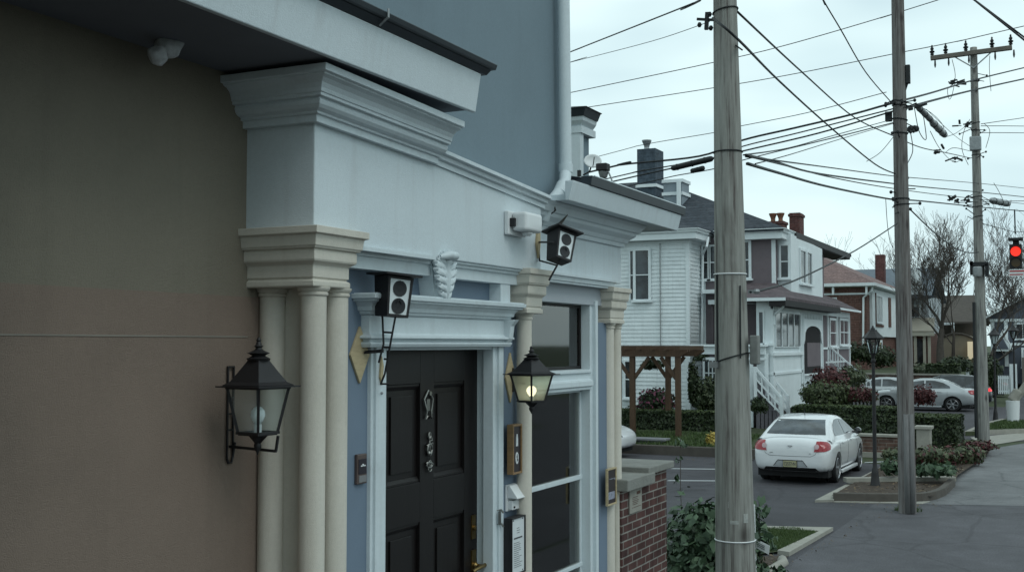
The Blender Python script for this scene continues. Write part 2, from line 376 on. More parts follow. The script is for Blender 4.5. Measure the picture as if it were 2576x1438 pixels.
# eave: soffit, fascia, gutter, roof
MB().box(-3.3, -2.60, -5, 4.86, 4.225, 4.26).build('soffit', m_soffit, TH)
MB().prism([(-2.6, -5, 4.215), (-2.575, -5, 4.215), (-2.545, -5, 4.40), (-2.6, -5, 4.40)], (0, 9.88, 0)).build('fascia', m_frieze, TH, bevel=.004)
g = MB(); g.prism([(-2.60, -5, 4.402), (-2.54, -5, 4.402), (-2.512, -5, 4.425), (-2.60, -5, 4.425)], (0, 9.93, 0))
g.prism([(-2.60, -5, 4.427), (-2.50, -5, 4.427), (-2.49, -5, 4.452), (-2.60, -5, 4.452)], (0, 9.95, 0))
g.build('gutter', m_gutter, TH, bevel=.004)
MB().prism([(-2.51, -5, 4.454), (-2.51, -5, 4.46), (-3.0, -5, 4.60), (-3.0, -5, 4.454)], (0, 9.92, 0)).build('porch_roof', m_shingle, TH)
MB().tube([(-2.53, 3.95, 4.40), (-2.487, 3.95, 4.43), (-2.488, 3.95, 4.465)], .005, 6).build('gutter_bracket', m_metal, TH)
# upper wall and pipe
b = MB(); b.box(-3.6, -2.955, -5, 3.93, 4.31, 8); b.box(-3.6, -2.955, 3.93, 6.79, 3.90, 8); b.build('upper_wall', m_upper, TH)
pipe = MB(); q0 = at(1417, -60, X=-2.89); q1 = at(1423, 430, X=-2.89)
pipe.tube([q0, q1], .039, 16)
pipe.tube([q1+Vector((0, 0, .045)), q1-Vector((0, 0, .01))], .046, 16)
p2 = at(1412, 478, X=-2.86); p3 = at(1376, 520, X=-2.87); p4 = at(1366, 552, X=-2.90)
pipe.tube([q1, (q1+p2)/2+Vector((0, .02, -.005)), p2, p3, p4], .038, 14)
pipe.tube([p2+Vector((0, .03, .03)), p2-Vector((0, .03, .03))], .046, 14)
pp = pipe.build('downpipe', m_trim, TH, smooth=True, auto=40)
s_ = MB(); s_.tube([p3+Vector((.042, 0, .02)), p3+Vector((.043, .03, -.02)), p3+Vector((0, .05, -.04))], .006, 5)
q = at(1380, 572, X=-2.90); q2 = at(1428, 540, X=-2.83)
s_.tube([q, (q+q2)/2+Vector((.01, 0, -.02)), q2], [.004, .012, .003], 6)
s_.build('pipe_strap', surf('rusty_tin', (.08, .07, .06), .7, .3, 30.), pp)
# entablature
ent = MB().prism([(-2.8, 3.885, 3.52), (-2.8, 6.13, 3.52), (-2.8, 6.13, 3.955), (-2.8, 4.80, 4.045), (-2.8, 3.885, 4.05)], (-.6, 0, 0)).build('frieze', m_frieze, TH, bevel=.006)
prof = [(-.05, 4.01), (.030, 4.01), (.030, 4.040), (.044, 4.042), (.044, 4.052), (.050, 4.054), (.068, 4.060), (.080, 4.072), (.084, 4.086), (.080, 4.098), (.100, 4.100), (.100, 4.112), (.106, 4.114), (.109, 4.130), (.118, 4.148), (.136, 4.163), (.158, 4.170), (.158, 4.176), (.176, 4.178), (.176, 4.207), (-.05, 4.207)]
MB().sweep([(-3.16, 3.885, 0), (-2.8, 3.885, 0), (-2.8, 4.86, -.035)], prof).build('cornice', m_frieze, TH, bevel=.0015)
pr2 = [(-.14, -.005), (.012, -.005), (.012, .02), (.03, .026), (.032, .045), (.055, .05), (.055, .068), (-.14, .068)]
MB().sweep([(-2.8, 4.80, 3.985), (-2.8, 6.16, 3.90)], pr2).build('frieze_moulding', m_frieze, TH)
# architrave under the frieze and the white frame of the blue panel
pr3 = [(-.12, -.085), (-.045, -.085), (-.045, -.03), (-.03, -.028), (-.03, -.012), (-.012, -.010), (-.012, -.001), (-.12, -.001)]
ar = MB().sweep([(-2.8, 4.2, 3.52), (-2.8, 5.93, 3.52)], pr3)
ar.sweep([(-2.8, 4.2, 3.52), (-2.8, 4.86, 3.52)], [(-.011, -.012), (.02, -.012), (.02, .006), (-.011, .006)])
ar.box(-2.92, -2.85, 5.70, 5.82, 3.25, 3.434)
ar.build('architrave', m_trim, TH)
# blue door wall with the door opening
b = MB(); b.box(-3.2, -2.92, 4.21, 4.60, .6, 3.52); b.box(-3.2, -3.0, 4.1, 4.21, 3.3, 3.52); b.box(-3.2, -2.92, 5.745, 6.12, .6, 3.52); b.box(-3.2, -2.92, 4.60, 5.745, 3.085, 3.52)
b.build('door_wall', m_blue, TH)
# door casing (left, right, jamb) and hood
c = MB()
for y0, y1 in ((4.475, 4.60), (5.735, 5.83)):
    c.box(-2.93, -2.90, y0, y1, .9, 3.09); c.box(-2.91, -2.885, y0+.02, y1-.045 if y0 < 5 else y1-.02, .9, 3.09)
c.box(-3.03, -2.905, 5.725, 5.745, .9, 3.085); c.box(-2.96, -2.895, 5.700, 5.726, .9, 3.085)
c.box(-3.03, -2.905, 4.60, 4.615, .9, 3.085); c.box(-3.03, -2.905, 4.60, 5.745, 3.07, 3.09)
c.build('door_casing', m_trim, TH, bevel=.004)
h = MB(); hp = [(-2.93, 4.42), (-2.875, 4.42), (-2.875, 5.835), (-2.93, 5.835)]
h.sweep(hp, [(-.03, 3.085), (.012, 3.085), (.02, 3.10), (.02, 3.108), (.004, 3.112), (.004, 3.122), (.03, 3.126), (.03, 3.136), (.008, 3.142), (0, 3.15), (0, 3.232), (-.03, 3.232)])
h.sweep(hp, [(-.03, 3.233), (.006, 3.233), (.016, 3.24), (.016, 3.248), (.028, 3.252), (.032, 3.27), (.048, 3.288), (.066, 3.294), (.066, 3.302), (.08, 3.305), (.082, 3.325), (-.03, 3.335)])
h.box(-2.95, -2.80, 4.36, 5.90, 3.325, 3.331)
h.build('door_hood', m_trim, TH, bevel=.002)
# console at the right end of the hood
k = MB(); k.prism([(-2.93, 5.79, 3.10), (-2.86, 5.79, 3.10), (-2.84, 5.79, 3.13), (-2.83, 5.79, 3.20), (-2.80, 5.79, 3.235), (-2.93, 5.79, 3.235)], (0, .05, 0))
k.build('console', m_trim, TH, bevel=.006)
# acanthus keystone
def acanthus(c, w, hgt, dep):
    b = MB(); c = Vector(c)
    def P(y, v, x): return c+Vector((x, y*w*.5, v*hgt))
    outw = lambda v: dep*(.35+.65*math.sin(math.pi*(v*.75+.2)))+dep*.9*max(0, v-.78)*3.5
    b.tube([P(0, v, outw(v)) for v in (.0, .12, .3, .5, .7, .85, .95, 1.0)], [.008, .014, .017, .019, .020, .024, .026, .014], 8)
    for k, v in enumerate((.06, .22, .38, .54, .70, .84)):
        wd = (.55, .75, .95, 1.05, 1.1, .95)[k]
        for s_ in (-1, 1):
            for (f, dz, r) in ((1., .16, .017), (.72, .22, .015), (.42, .26, .013)):
                o = outw(v)
                b.tube([P(0, v-.05, o*.9), P(s_*wd*f*.45, v+dz*.35, o*1.0), P(s_*wd*f*.85, v+dz*.8, o*.75), P(s_*wd*f, v+dz*1.02, o*.55+.004), P(s_*wd*f*.96, v+dz*1.12, o*.65+.016)], [r*.6, r, r*1.1, r*.8, r*.35], 6)
    b.tube([P(-.8, .98, dep*1.0), P(-.35, 1.03, dep*1.7), P(.35, 1.03, dep*1.7), P(.8, .98, dep*1.0)], [.012, .022, .022, .012], 8)
    b.prism([P(-.55, .02, 0), P(.55, .02, 0), P(.8, .5, 0), P(.95, .85, 0), P(.8, 1.0, 0), P(-.8, 1.0, 0), P(-.95, .85, 0), P(-.8, .5, 0)], (-.09, 0, 0))
    b.prism([P(-.5, .03, 0), P(.5, .03, 0), P(.7, .5, 0), P(.8, .9, 0), P(-.8, .9, 0), P(-.7, .5, 0)], (.018, 0, 0))
    return b
kz0 = at(1125, 757, X=-2.80).z; kz1 = at(1130, 645, X=-2.77).z; ky = at(1122, 700, X=-2.80).y
acanthus((-2.835, ky+.005, kz0), .18, kz1-kz0, .040).build('acanthus_keystone', m_trim, TH, smooth=True, auto=60)

# pillars: capital + columns
def capital(x0, y0, y1, xb, z0, z1, d, name='capital'):
    H = z1-z0; f = lambda t: z0+H*t
    pr = [(-.02, f(0)), (d*.12, f(0)), (d*.18, f(.02)), (d*.18, f(.10)), (d*.10, f(.115)), (d*.02, f(.125)), (d*.02, f(.15)), (d*.12, f(.16)), (d*.12, f(.36)),
          (d*.22, f(.39)), (d*.42, f(.43)), (d*.46, f(.46)), (d*.46, f(.60)), (d*.40, f(.63)), (d*.62, f(.645)), (d*.62, f(.665)), (d*.70, f(.68)), (d*.78, f(.86)), (d, f(.88)), (d, f(1)), (-.02, f(1))]
    m = MB().sweep([(xb, y0), (x0, y0), (x0, y1), (xb, y1)], pr)
    m.box(xb, x0-.021, y0+.021, y1-.021, z0, z1-.002)
    return m
def column(x, y, r, ztop):
    return MB().lathe([(r*1.0, .6), (r*1.0, ztop-.045), (r*1.0, ztop-.04), (r*1.12, ztop-.035), (r*1.14, ztop-.027), (r*1.05, ztop-.022), (r*1.2, ztop-.015), (r*1.28, ztop-.006), (r*1.28, ztop-.001)], (x, y, 0), 28)
def pillar(cap, cols, core=None):
    cp = cap.build('capital', m_stone, TH, bevel=.0025)
    for (x, y, r, zt) in cols: column(x, y, r, zt).build('column', m_stone, TH, smooth=True, auto=35)
    if core: core.build('pillar_core', m_stone, TH)
pillar(capital(-2.82, 3.905, 4.15, -3.16, 3.337, 3.583, .072), [(-3.104, 4.012, .056, 3.34), (-2.872, 3.985, .055, 3.34), (-2.872, 4.150, .053, 3.34)], MB().box(-3.3, -2.935, 4.035, 4.22, .6, 3.34))
pillar(capital(-2.805, 5.935, 6.135, -2.94, 3.275, 3.53, .055), [(-2.862, 6.028, .044, 3.278)])
pillar(capital(-2.945, 7.615, 7.875, -3.12, 3.245, 3.50, .05), [(-3.0, 7.705, .047, 3.248), (-3.0, 7.862, .042, 3.248)], MB().box(-3.12, -3.03, 7.66, 7.93, .6, 3.25))

# far wing: frieze, cornice, eave, window bay
MB().box(-3.5, -2.95, 6.131, 7.855, 3.535, 3.97).build('wing_frieze', m_frieze, TH, bevel=.005)
MB().sweep([(-2.95, 6.131), (-2.95, 7.855), (-3.4, 7.855)], [(-.05, 3.80), (.02, 3.80), (.025, 3.825), (.035, 3.83), (.05, 3.855), (.085, 3.88), (.09, 3.90), (.11, 3.905), (.13, 3.94), (.15, 3.962), (-.05, 3.962)]).build('wing_cornice', m_frieze, TH)
MB().box(-3.6, -2.70, 6.35, 8.36, 3.966, 4.0).build('wing_soffit', m_frieze, TH)
MB().prism([(-2.72, 6.30, 3.958), (-2.695, 6.30, 3.958), (-2.665, 6.30, 4.075), (-2.72, 6.30, 4.075)], (0, 2.10, 0)).build('wing_fascia', m_frieze, TH, bevel=.003)
MB().box(-3.6, -2.72, 8.36, 8.385, 3.958, 4.075).build('wing_end_board', m_frieze, TH)
g = MB(); g.prism([(-2.72, 6.55, 4.077), (-2.655, 6.55, 4.077), (-2.645, 6.55, 4.135), (-2.72, 6.55, 4.135)], (0, 1.90, 0)); g.box(-3.6, -2.70, 8.40, 8.44, 4.077, 4.135)
g.build('wing_gutter', m_gutter, TH, bevel=.003)
MB().tube([(-2.652, 6.6, 4.137), (-2.652, 8.45, 4.137)], .006, 6).build('gutter_lip', m_trim, TH)
MB().prism([(-2.66, 6.8, 4.137), (-2.66, 8.44, 4.137), (-4.6, 7.6, 4.5), (-4.6, 6.8, 4.5)], (0, 0, -.05)).build('wing_roof', m_shingle, TH)
MB().sweep([(-2.95, 6.131), (-2.95, 7.66)], [(-.05, 3.49), (.012, 3.49), (.012, 3.502), (.022, 3.505), (.026, 3.53), (.04, 3.535), (.04, 3.55), (-.05, 3.55)]).build('wing_moulding', m_trim, TH)
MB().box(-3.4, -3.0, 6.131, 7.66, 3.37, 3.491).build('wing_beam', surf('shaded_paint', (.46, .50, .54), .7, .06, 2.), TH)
wy0, wy1 = 6.42, 7.40
c = MB(); c.box(-3.16, -3.01, wy1, 7.505, .6, 3.40); c.box(-3.02, -2.985, wy1+.045, 7.49, .6, 3.40); c.box(-3.16, -3.01, 6.131, wy0, .6, 3.40)
c.box(-3.16, -3.01, wy0, wy1, 3.368, 3.40)
c.sweep([(-3.02, wy0), (-3.02, wy1)], [(-.1, 2.79), (.02, 2.79), (.02, 2.81), (.035, 2.815), (.035, 2.85), (.01, 2.86), (.01, 2.90), (.025, 2.905), (.025, 2.925), (-.1, 2.93)])
c.box(-3.16, -3.0, wy0, wy1, .6, 1.15)
cs = c.build('window_casing', m_trim, TH, bevel=.003)
MB().box(-3.16, -2.99, 7.505, 7.665, .6, 3.25).build('wing_wall', m_blue, TH)
for (z0, z1) in ((2.93, 3.37), (1.15, 2.79)):
    f = MB()
    for r_ in ((wy0, wy0+.02, z0, z1), (wy1-.025, wy1, z0, z1), (wy0, wy1, z0, z0+.02), (wy0, wy1, z1-.02, z1)): f.box(-3.10, -3.075, *r_)
    if z0 < 2: f.box(-3.10, -3.07, wy0, wy1, 2.175, 2.205); f.box(-3.10, -3.07, wy0, wy1, 1.585, 1.61)
    fo = f.build('window', m_trim if z0 < 2 else m_door, TH, bevel=.002)
    MB().box(-3.092, -3.086, wy0+.018, wy1-.02, z0+.018, z1-.018).build('pane', m_shop, fo)
m_room = surf('dim_room', (.34, .28, .23), .9, .3, 2.)
rm = MB(); rm.box(-5.2, -5.15, 6.0, 7.8, .55, 3.45); rm.box(-5.2, -3.17, 6.0, 6.05, .55, 3.45); rm.box(-5.2, -3.17, 7.75, 7.8, .55, 3.45); rm.box(-5.2, -3.17, 6.0, 7.8, .5, .55); rm.box(-5.2, -3.17, 6.0, 7.8, 3.45, 3.5)
rm.build('room', m_room, TH)
# lace valance in the upper light
v = MB(); random.seed(5)
for i in range(14):
    y = wy0+.12+i*.06; v.prism([(-3.14, y, 3.35), (-3.14, y+.05, 3.35), (-3.135, y+.045, 3.30-.05*random.random()), (-3.135, y+.02, 3.27-.06*random.random())], (.004, 0, 0))
v.build('valance', surf('lace', (.35, .36, .36), .9), TH)
# what stands inside behind the panes
cu = MB()
for (y0, y1, z0, z1, x) in ((7.02, 7.44, 2.90, 3.42, -3.22), (6.2, 6.5, .6, 2.85, -3.24)):
    n = 40
    for i in range(n+1):
        y = y0+(y1-y0)*i/n; xx = x+.018*math.sin(i*1.1)+.008*math.sin(i*2.7); cu.v += [Vector((xx, y, z0)), Vector((xx*1.0, y, z1))]
    b0 = len(cu.v)-2*(n+1)
    for i in range(n): cu.face(b0+2*i, b0+2*i+2, b0+2*i+3, b0+2*i+1)
cu.build('curtain', surf('faded_curtain', (.34, .30, .24), .9, .2, 6.), TH, smooth=True, recalc=False)
sh = MB(); sh.box(-3.55, -3.18, 6.45, 7.74, 1.14, 1.165); sh.box(-3.55, -3.18, 6.45, 7.74, 1.9, 1.92)
for (y, z, r, h_) in ((7.25, 1.921, .05, .14), (7.0, 1.921, .04, .09), (6.85, 1.166, .07, .2), (7.62, 1.921, .045, .2)): sh.lathe([(r*.6, 0), (r, h_*.3), (r*.9, h_*.6), (r*.4, h_*.8), (r*.5, h_)], (-3.3, y, z), 14)
sh.build('display_shelf', surf('shelf_white', (.9, .92, .9), .6, .1, 5.), TH)
# black panelled door
dx = -3.03
d = MB(); d.box(dx-.05, dx, 4.615, 5.725, .95, 3.07)
stiles = [(4.615, 4.78), (5.10, 5.24), (5.575, 5.725)]; rails = [(.95, 1.12), (1.70, 1.83), (2.20, 2.40), (2.90, 3.07)]
for a_, b_ in stiles: d.box(dx, dx+.022, a_, b_, .95, 3.07)
for a_, b_ in rails:
    d.box(dx, dx+.022, 4.78, 5.10, a_, b_); d.box(dx, dx+.022, 5.24, 5.575, a_, b_)
for (y0, y1) in ((4.78, 5.10), (5.24, 5.575)):
    for (z0, z1) in ((1.12, 1.70), (1.83, 2.20), (2.40, 2.90)):
        d.sweep([(dx, y0, 0), (dx, y1, 0)], [(0, z1-.03), (.004, z1-.03), (.016, z1-.012), (.016, z1), (0, z1)])
        d.sweep([(dx, y0, 0), (dx, y1, 0)], [(0, z0+.03), (.004, z0+.03), (.016, z0+.012), (.016, z0), (0, z0)])
        d.box(dx, dx+.010, y0+.06, y1-.06, z0+.06, z1-.06)
DR = d.build('door', m_door, TH, bevel=.003)
k = MB(); ly = 5.675
MB().box(dx+.0225, dx+.03, ly-.02, ly+.02, 1.60, 1.68).build('keyhole_plate', m_brass, DR, bevel=.003)
k.box(dx+.022, dx+.03, ly-.024, ly+.024, 1.80, 1.97)
k.lathe([(.02, 0), (.02, .02), (.011, .03), (.011, .07)], (dx+.022, ly, 1.885), 12, 'x')
k.tube([(dx+.085, ly+.01, 1.885), (dx+.09, ly-.03, 1.888), (dx+.088, ly-.09, 1.882), (dx+.085, ly-.12, 1.875)], [.012, .011, .010, .012], 10)
k.tube([(dx+.085, ly, 1.885), (dx+.085, ly+.05, 1.89)], .011, 10)
k.build('handle', m_brass, DR, smooth=True, auto=40)
k = MB(); k.box(dx+.022, dx+.028, ly-.022, ly+.022, 2.03, 2.16); k.lathe([(.015, 0), (.015, .014), (.006, .016)], (dx+.026, ly, 2.09), 12, 'x')
k.build('lock_plate', m_brass, DR, smooth=True, auto=40)
ky_ = 5.17; kz = at(1078, 1018, X=-3.0).z; ky_ = at(1078, 1018, X=-3.0).y
k = MB()
for s in (-1, 1):
    k.tube([(dx+.028, ky_, kz+.075), (dx+.03, ky_+s*.045, kz+.03), (dx+.034, ky_+s*.022, kz-.03), (dx+.03, ky_+s*.03, kz-.07), (dx+.03, ky_+s*.012, kz-.055)], .006, 6)
k.box(dx+.022, dx+.03, ky_-.016, ky_+.016, kz-.03, kz+.03)
k.lathe([(.012, 0), (.012, .02)], (dx+.024, ky_, kz+.06), 10, 'x')
k.build('knocker', m_silver, DR, smooth=True, auto=40)
# ------------------------------------------------------------------ ornament of pewter loops hanging on the door
hy = at(1080, 1130, X=-3.0).y; zt = at(1080, 1090, X=-3.0).z; zl = at(1080, 1185, X=-3.0).z
k = MB(); x_ = dx+.032; n = 0; H = zt-zl
def loop(cy, cz, ry, rz, r=.004): k.tube([(x_, hy+cy+ry*math.cos(a*math.pi/6), cz+rz*math.sin(a*math.pi/6)) for a in range(13)], r, 5)
loop(.0, zt-.01, .012, .016); loop(.012, zt-.03, .012, .008)
k.tube([(x_, hy-.03, zt-.06), (x_, hy+.03, zt-.05), (x_, hy+.03, zt-.075)], .005, 5)
loop(0, zt-.11*H/.26-.0, .022, .030, .006); k.lathe([(.012, 0), (.015, .008), (.008, .016)], (x_-.006, hy-.006, zt-.10), 10, 'x')
k.tube([(x_, hy-.035, zt-.15), (x_, hy-.01, zt-.145), (x_, hy+.036, zt-.16)], .006, 5); loop(.0, zt-.16, .028, .014, .005)
k.tube([(x_, hy, zt), (x_, hy+.004, zl+.03)], .003, 5); loop(.004, zl+.04, .012, .016); loop(.002, zl+.012, .016, .012)
tag(k.build('hanging_ornament', m_silver, smooth=True), 'pewter ornament of small loops hanging on the black door', 'ornament')
# ------------------------------------------------------------------ things fixed to the townhouse
m_dusty = glowm('dusty_glass', (.90, .95, .95), .16)
m_glow = glowm('glowing_glass', (.93, .94, .80), .32)
def lantern(name, label, loc, rot, s, lit, wide=1.0):
    """local: origin at lantern body centre bottom finial tip; wall is at local -x"""
    t = thing(name, label, 'lantern', loc, group='black iron wall lanterns', local=True, rot=rot); t.scale = (s*wide, s*wide, s)
    PH = math.pi/4
    b = MB()
    # roof: four-sided, slightly concave
    b.lathe([(.158, .312), (.160, .318), (.128, .332), (.092, .375), (.052, .425), (.050, .432)], n=4, phase=PH)
    b.box(-.135, .135, -.135, .135, .308, .314)
    b.build('roof', m_black, t)
    f = MB(); f.lathe([(.05, .430), (.055, .438), (.034, .448), (.03, .452), (.052, .463), (.03, .472), (.016, .480), (.014, .488), (.022, .494), (.014, .50), (.009, .515), (.012, .522), (.004, .535)], n=14)
    f.build('finial', m_black, t, smooth=True, auto=40)
    c = MB(); top, bot = .098, .062
    for sx in (-1, 1):
        for sy in (-1, 1): c.bar((sx*bot, sy*bot, .10), (sx*top, sy*top, .31), .013)
    for z, w_ in ((.095, bot+.008), (.300, top+.006)):
        for q in ((-w_, w_, -w_, -w_+.014), (-w_, w_, w_-.014, w_), (-w_, -w_+.014, -w_+.014, w_-.014), (w_-.014, w_, -w_+.014, w_-.014)): c.box(q[0], q[1], q[2], q[3], z, z+.012)
    c.box(-bot, bot, -bot, bot, .090, .0945)
    c.build('cage', m_black, t)
    g = MB()
    for k in range(4):
        a = k*math.pi/2; ca, sa = math.cos(a), math.sin(a)
        rot_ = lambda x, y, z: (x*ca-y*sa, x*sa+y*ca, z)
        b0, t0 = bot-.002, top-.002
        g.quad(rot_(b0, -b0, .107), rot_(b0, b0, .107), rot_(t0, t0, .30), rot_(t0, -t0, .30))
    g.build('pane', m_glow if lit else m_dusty, t, recalc=False)
    l = MB()
    l.lathe([(.018, .095), (.018, .14)], n=10); l.build('bulb_holder', m_plastic, t)
    l = MB(); l.lathe([(.014, .14), (.024, .155), (.034, .178), (.031, .20), (.018, .216), (.004, .222)], n=14)
    l.build('bulb', emitm('lit_bulb', (1., .92, .68), 2.) if lit else surf('frosted_bulb', (.95, 1., 1.), .25), t, smooth=True)
    d = MB(); d.lathe([(.03, .09), (.026, .07), (.014, .055), (.018, .045), (.016, .03), (.006, .012), (.003, 0)], n=12)
    for s_ in (-1, 1): d.bar((s_*.055, 0, .092), (0, 0, .045), .008)
    d.build('drop_finial', m_black, t, smooth=True, auto=40)
    return t
# left lantern: iron scroll bracket on the beige wall
lx, ly_ = -2.93, 3.70
zt = at(652, 848, X=lx).z; zl = at(652, 1158-15, X=lx).z
s = (zt-zl)/.535
LL = lantern('wall_lantern', 'unlit black lantern on a scroll bracket in front of the beige wall', (lx, ly_, zl), R(-6), s, False)
br = MB(); wx = -.215/s
Rm = Matrix.Rotation(R(6), 4, 'Z')
def lp(x, y, z): return Rm @ Vector(((x-lx)/s, (y-ly_)/s, (z-zl)/s))
zz = lambda py: at(580, py, X=-3.14).z
yb = at(580, 1000, X=-3.14).y
for dy in (-.018, .018):
    br.bar(lp(-3.14, yb+dy, zz(920)), lp(-3.14, yb+dy, zz(1150)), .008)
for py in (922, 962, 1000, 1040, 1080): br.bar(lp(-3.14, yb-.018, zz(py)), lp(-3.14, yb+.018, zz(py)), .008)
br.tube([lp(-3.14, yb-.018, zz(1150)), lp(-3.14, yb-.01, zz(1163)), lp(-3.14, yb+.01, zz(1163)), lp(-3.14, yb+.018, zz(1148)), lp(-3.13, yb+.02, zz(1112))], .006, 6)
br.bar(lp(-3.14, yb, zz(1122)), lp(lx+.09, ly_, zz(1122)+.0), .012)
br.bar(lp(lx+.09, ly_, zz(1122)), lp(lx+.10, ly_, zz(1085)), .010)
br.bar(lp(-3.14, yb, zz(968)), lp(lx-.1, ly_, zz(965)), .008)
br.build('bracket', m_black, LL)
# right lantern, lit, on a plywood lozenge beside the door
def lozenge(name, label, c, hw, hh, n=(1, 0, 0), th=.012):
    b = MB(); c = Vector(c)
    b.prism([c+Vector((0, 0, hh)), c+Vector((0, hw, 0)), c-Vector((0, 0, hh)), c-Vector((0, hw, 0))], (th, 0, 0))
    return tag(b.build(name, m_ply, bevel=.002), label, 'plaque', 'pale plywood lozenges on the blue wall')
P = at(902, 892, X=-2.918); tz = at(902, 820, X=-2.918).z; bz = at(902, 964, X=-2.918).z
lozenge('wooden_lozenge', 'pale plywood lozenge on the blue wall left of the door casing', (-2.9195, P.y, (tz+bz)/2), .078, (tz-bz)/2)
Q = at(1281, 950, X=-2.918); tz2 = at(1281, 886, X=-2.918).z; bz2 = at(1281, 1012, X=-2.918).z
lozenge('wooden_lozenge', 'narrow plywood lozenge behind the lit lantern right of the door', (-2.9195, Q.y, (tz2+bz2)/2), .062, (tz2-bz2)/2)
lx2 = -2.70; c2 = at(1337, 950, X=lx2); zt2 = at(1337, 870, X=lx2).z; zl2 = at(1337, 1040, X=lx2).z; s2 = (zt2-zl2)/.535
L2 = lantern('wall_lantern', 'lit black lantern with glowing bulb between the door and the shop window', (lx2, c2.y, zl2), R(-20), s2, True, 1.2)
Rm2 = Matrix.Rotation(R(20), 4, 'Z'); lq = lambda x, y, z: Rm2 @ Vector(((x-lx2)/s2/1.2, (y-c2.y)/s2/1.2, (z-zl2)/s2))
br = MB()
for py in (931, 961):
    z_ = at(1290, py, X=-2.9).z; br.bar(lq(-2.905, Q.y+.02, z_), lq(lx2-.04, c2.y, z_), .010)
br.bar(lq(-2.902, Q.y+.02, at(1290, 925, X=-2.9).z), lq(-2.902, Q.y+.02, at(1290, 985, X=-2.9).z), .010)
br.build('bracket', m_black, L2)

# black box speakers on iron arms
m_face = surf('speaker_face', (.78, .84, .86), .5, .08, 8.)
m_cone = surf('speaker_cone', (.015, .016, .02), .5, .2, 30.)
def speaker(label, M4, w, h, d):
    """local: x = right of its front, y = back, z up; front at y=0"""
    t = thing('speaker_box', label, 'speaker', (0, 0, 0), group='black box speakers', local=True)
    t.matrix_world = M4
    T_ = lambda mb: [setattr(v, 'x', v.x*(1-.16*(.5-v.z/h))) or setattr(v, 'y', v.y*(1-.16*(.5-v.z/h))) for v in mb.v] and mb
    b = MB(); b.box(-w/2, w/2, .004, d, -h/2, h/2)
    for q in ((-w/2, -w/2+.012, -h/2, h/2), (w/2-.012, w/2, -h/2, h/2), (-w/2+.012, w/2-.012, -h/2, -h/2+.012), (-w/2+.012, w/2-.012, h/2-.012, h/2)): b.box(q[0], q[1], -.008, .004, q[2], q[3])
    T_(b).build('case', m_black, t)
    r = MB(); r.prism([(-w*.70, -.04, h/2+.003), (w*.70, -.04, h/2+.003), (w*.70, d+.03, h/2+.003), (-w*.70, d+.03, h/2+.003)], (0, 0, .009)); r.build('roof', m_black, t)
    T_(MB().box(-w/2+.012, w/2-.012, -.003, .003, -h/2+.012, h/2-.012)).build('front_panel', m_face, t)
    for z in (h*.20, -h*.23):
        c = MB(); c.lathe([(w*.27, -.0035), (w*.27, -.006), (w*.20, -.005), (w*.08, -.003)], (0, 0, z), 22, 'y'); c.build('cone', m_cone, t, smooth=True, auto=30)
    a = MB(); a.tube([(w*.10, -.007, -.03), (0, -.009, -.015), (-w*.1, -.007, -.028)], .0025, 5); a.build('vent', m_cone, t)
    return t
def frame(o, x, y, z):
    m = Matrix((x, y, z)).transposed().to_4x4(); m.translation = o; return m
def local(t, pts):
    i = t.matrix_world.inverted(); return [i @ Vector(p) for p in pts]
# first speaker, by the door
o1 = at(1003, 746, X=-2.72)
zax = Vector((.06, .06, 1)).normalized(); front = Vector((.88, -.47, -.10)).normalized()
yax = (-front-zax*(-front).dot(zax)).normalized(); xax = yax.cross(zax)
S1 = speaker('black box speaker with white face on iron arms left of the door hood', frame(o1, xax, yax, zax), .132, .182, .12)
a = MB()
def arms(t, segs, r=.005):
    b = MB()
    for p in segs: b.tube(local(t, p), r, 6)
    return b.build('bracket', m_black, t)
bb = S1.matrix_world @ Vector((0, .05, -.082)); bc = S1.matrix_world @ Vector((.0, .012, -.082))
f1 = at(968, 940, X=-2.80); w1 = at(916, 887, X=-2.905); e1 = at(965, 884, X=-2.82); f0 = at(958, 965, X=-2.86)
bx = S1.matrix_world @ Vector((-.03, .08, -.082))
arms(S1, [[bc, (bc*.7+f1*.3), f1, f0], [bx, bx+(f1-bx)*.5, f1+Vector((-.02, -.02, .05))], [w1, e1], [w1+Vector((0, .01, .006)), e1+Vector((0, 0, .008))],
     [bx+(f1-bx)*.3, bc+(f1-bc)*.3], [bx+(f1-bx)*.55, bc+(f1-bc)*.55], [bx+(f1-bx)*.75, bc+(f1-bc)*.75], [f0, f0+Vector((.03, .02, 0))]])
k = MB(); z0 = at(957, 895, X=-2.883).z; z1 = at(957, 968, X=-2.883).z; y = at(957, 930, X=-2.883).y
k.prism([(-2.884, y, z0), (-2.884, y+.016, (z0+z1)/2+.02), (-2.884, y+.004, z1), (-2.884, y-.012, (z0+z1)/2-.03)], (.01, 0, 0))
tag(k.build('wooden_lozenge', m_ply), 'thin gold strip of plywood edge-on on the left door casing', 'plaque', 'pale plywood lozenges on the blue wall')
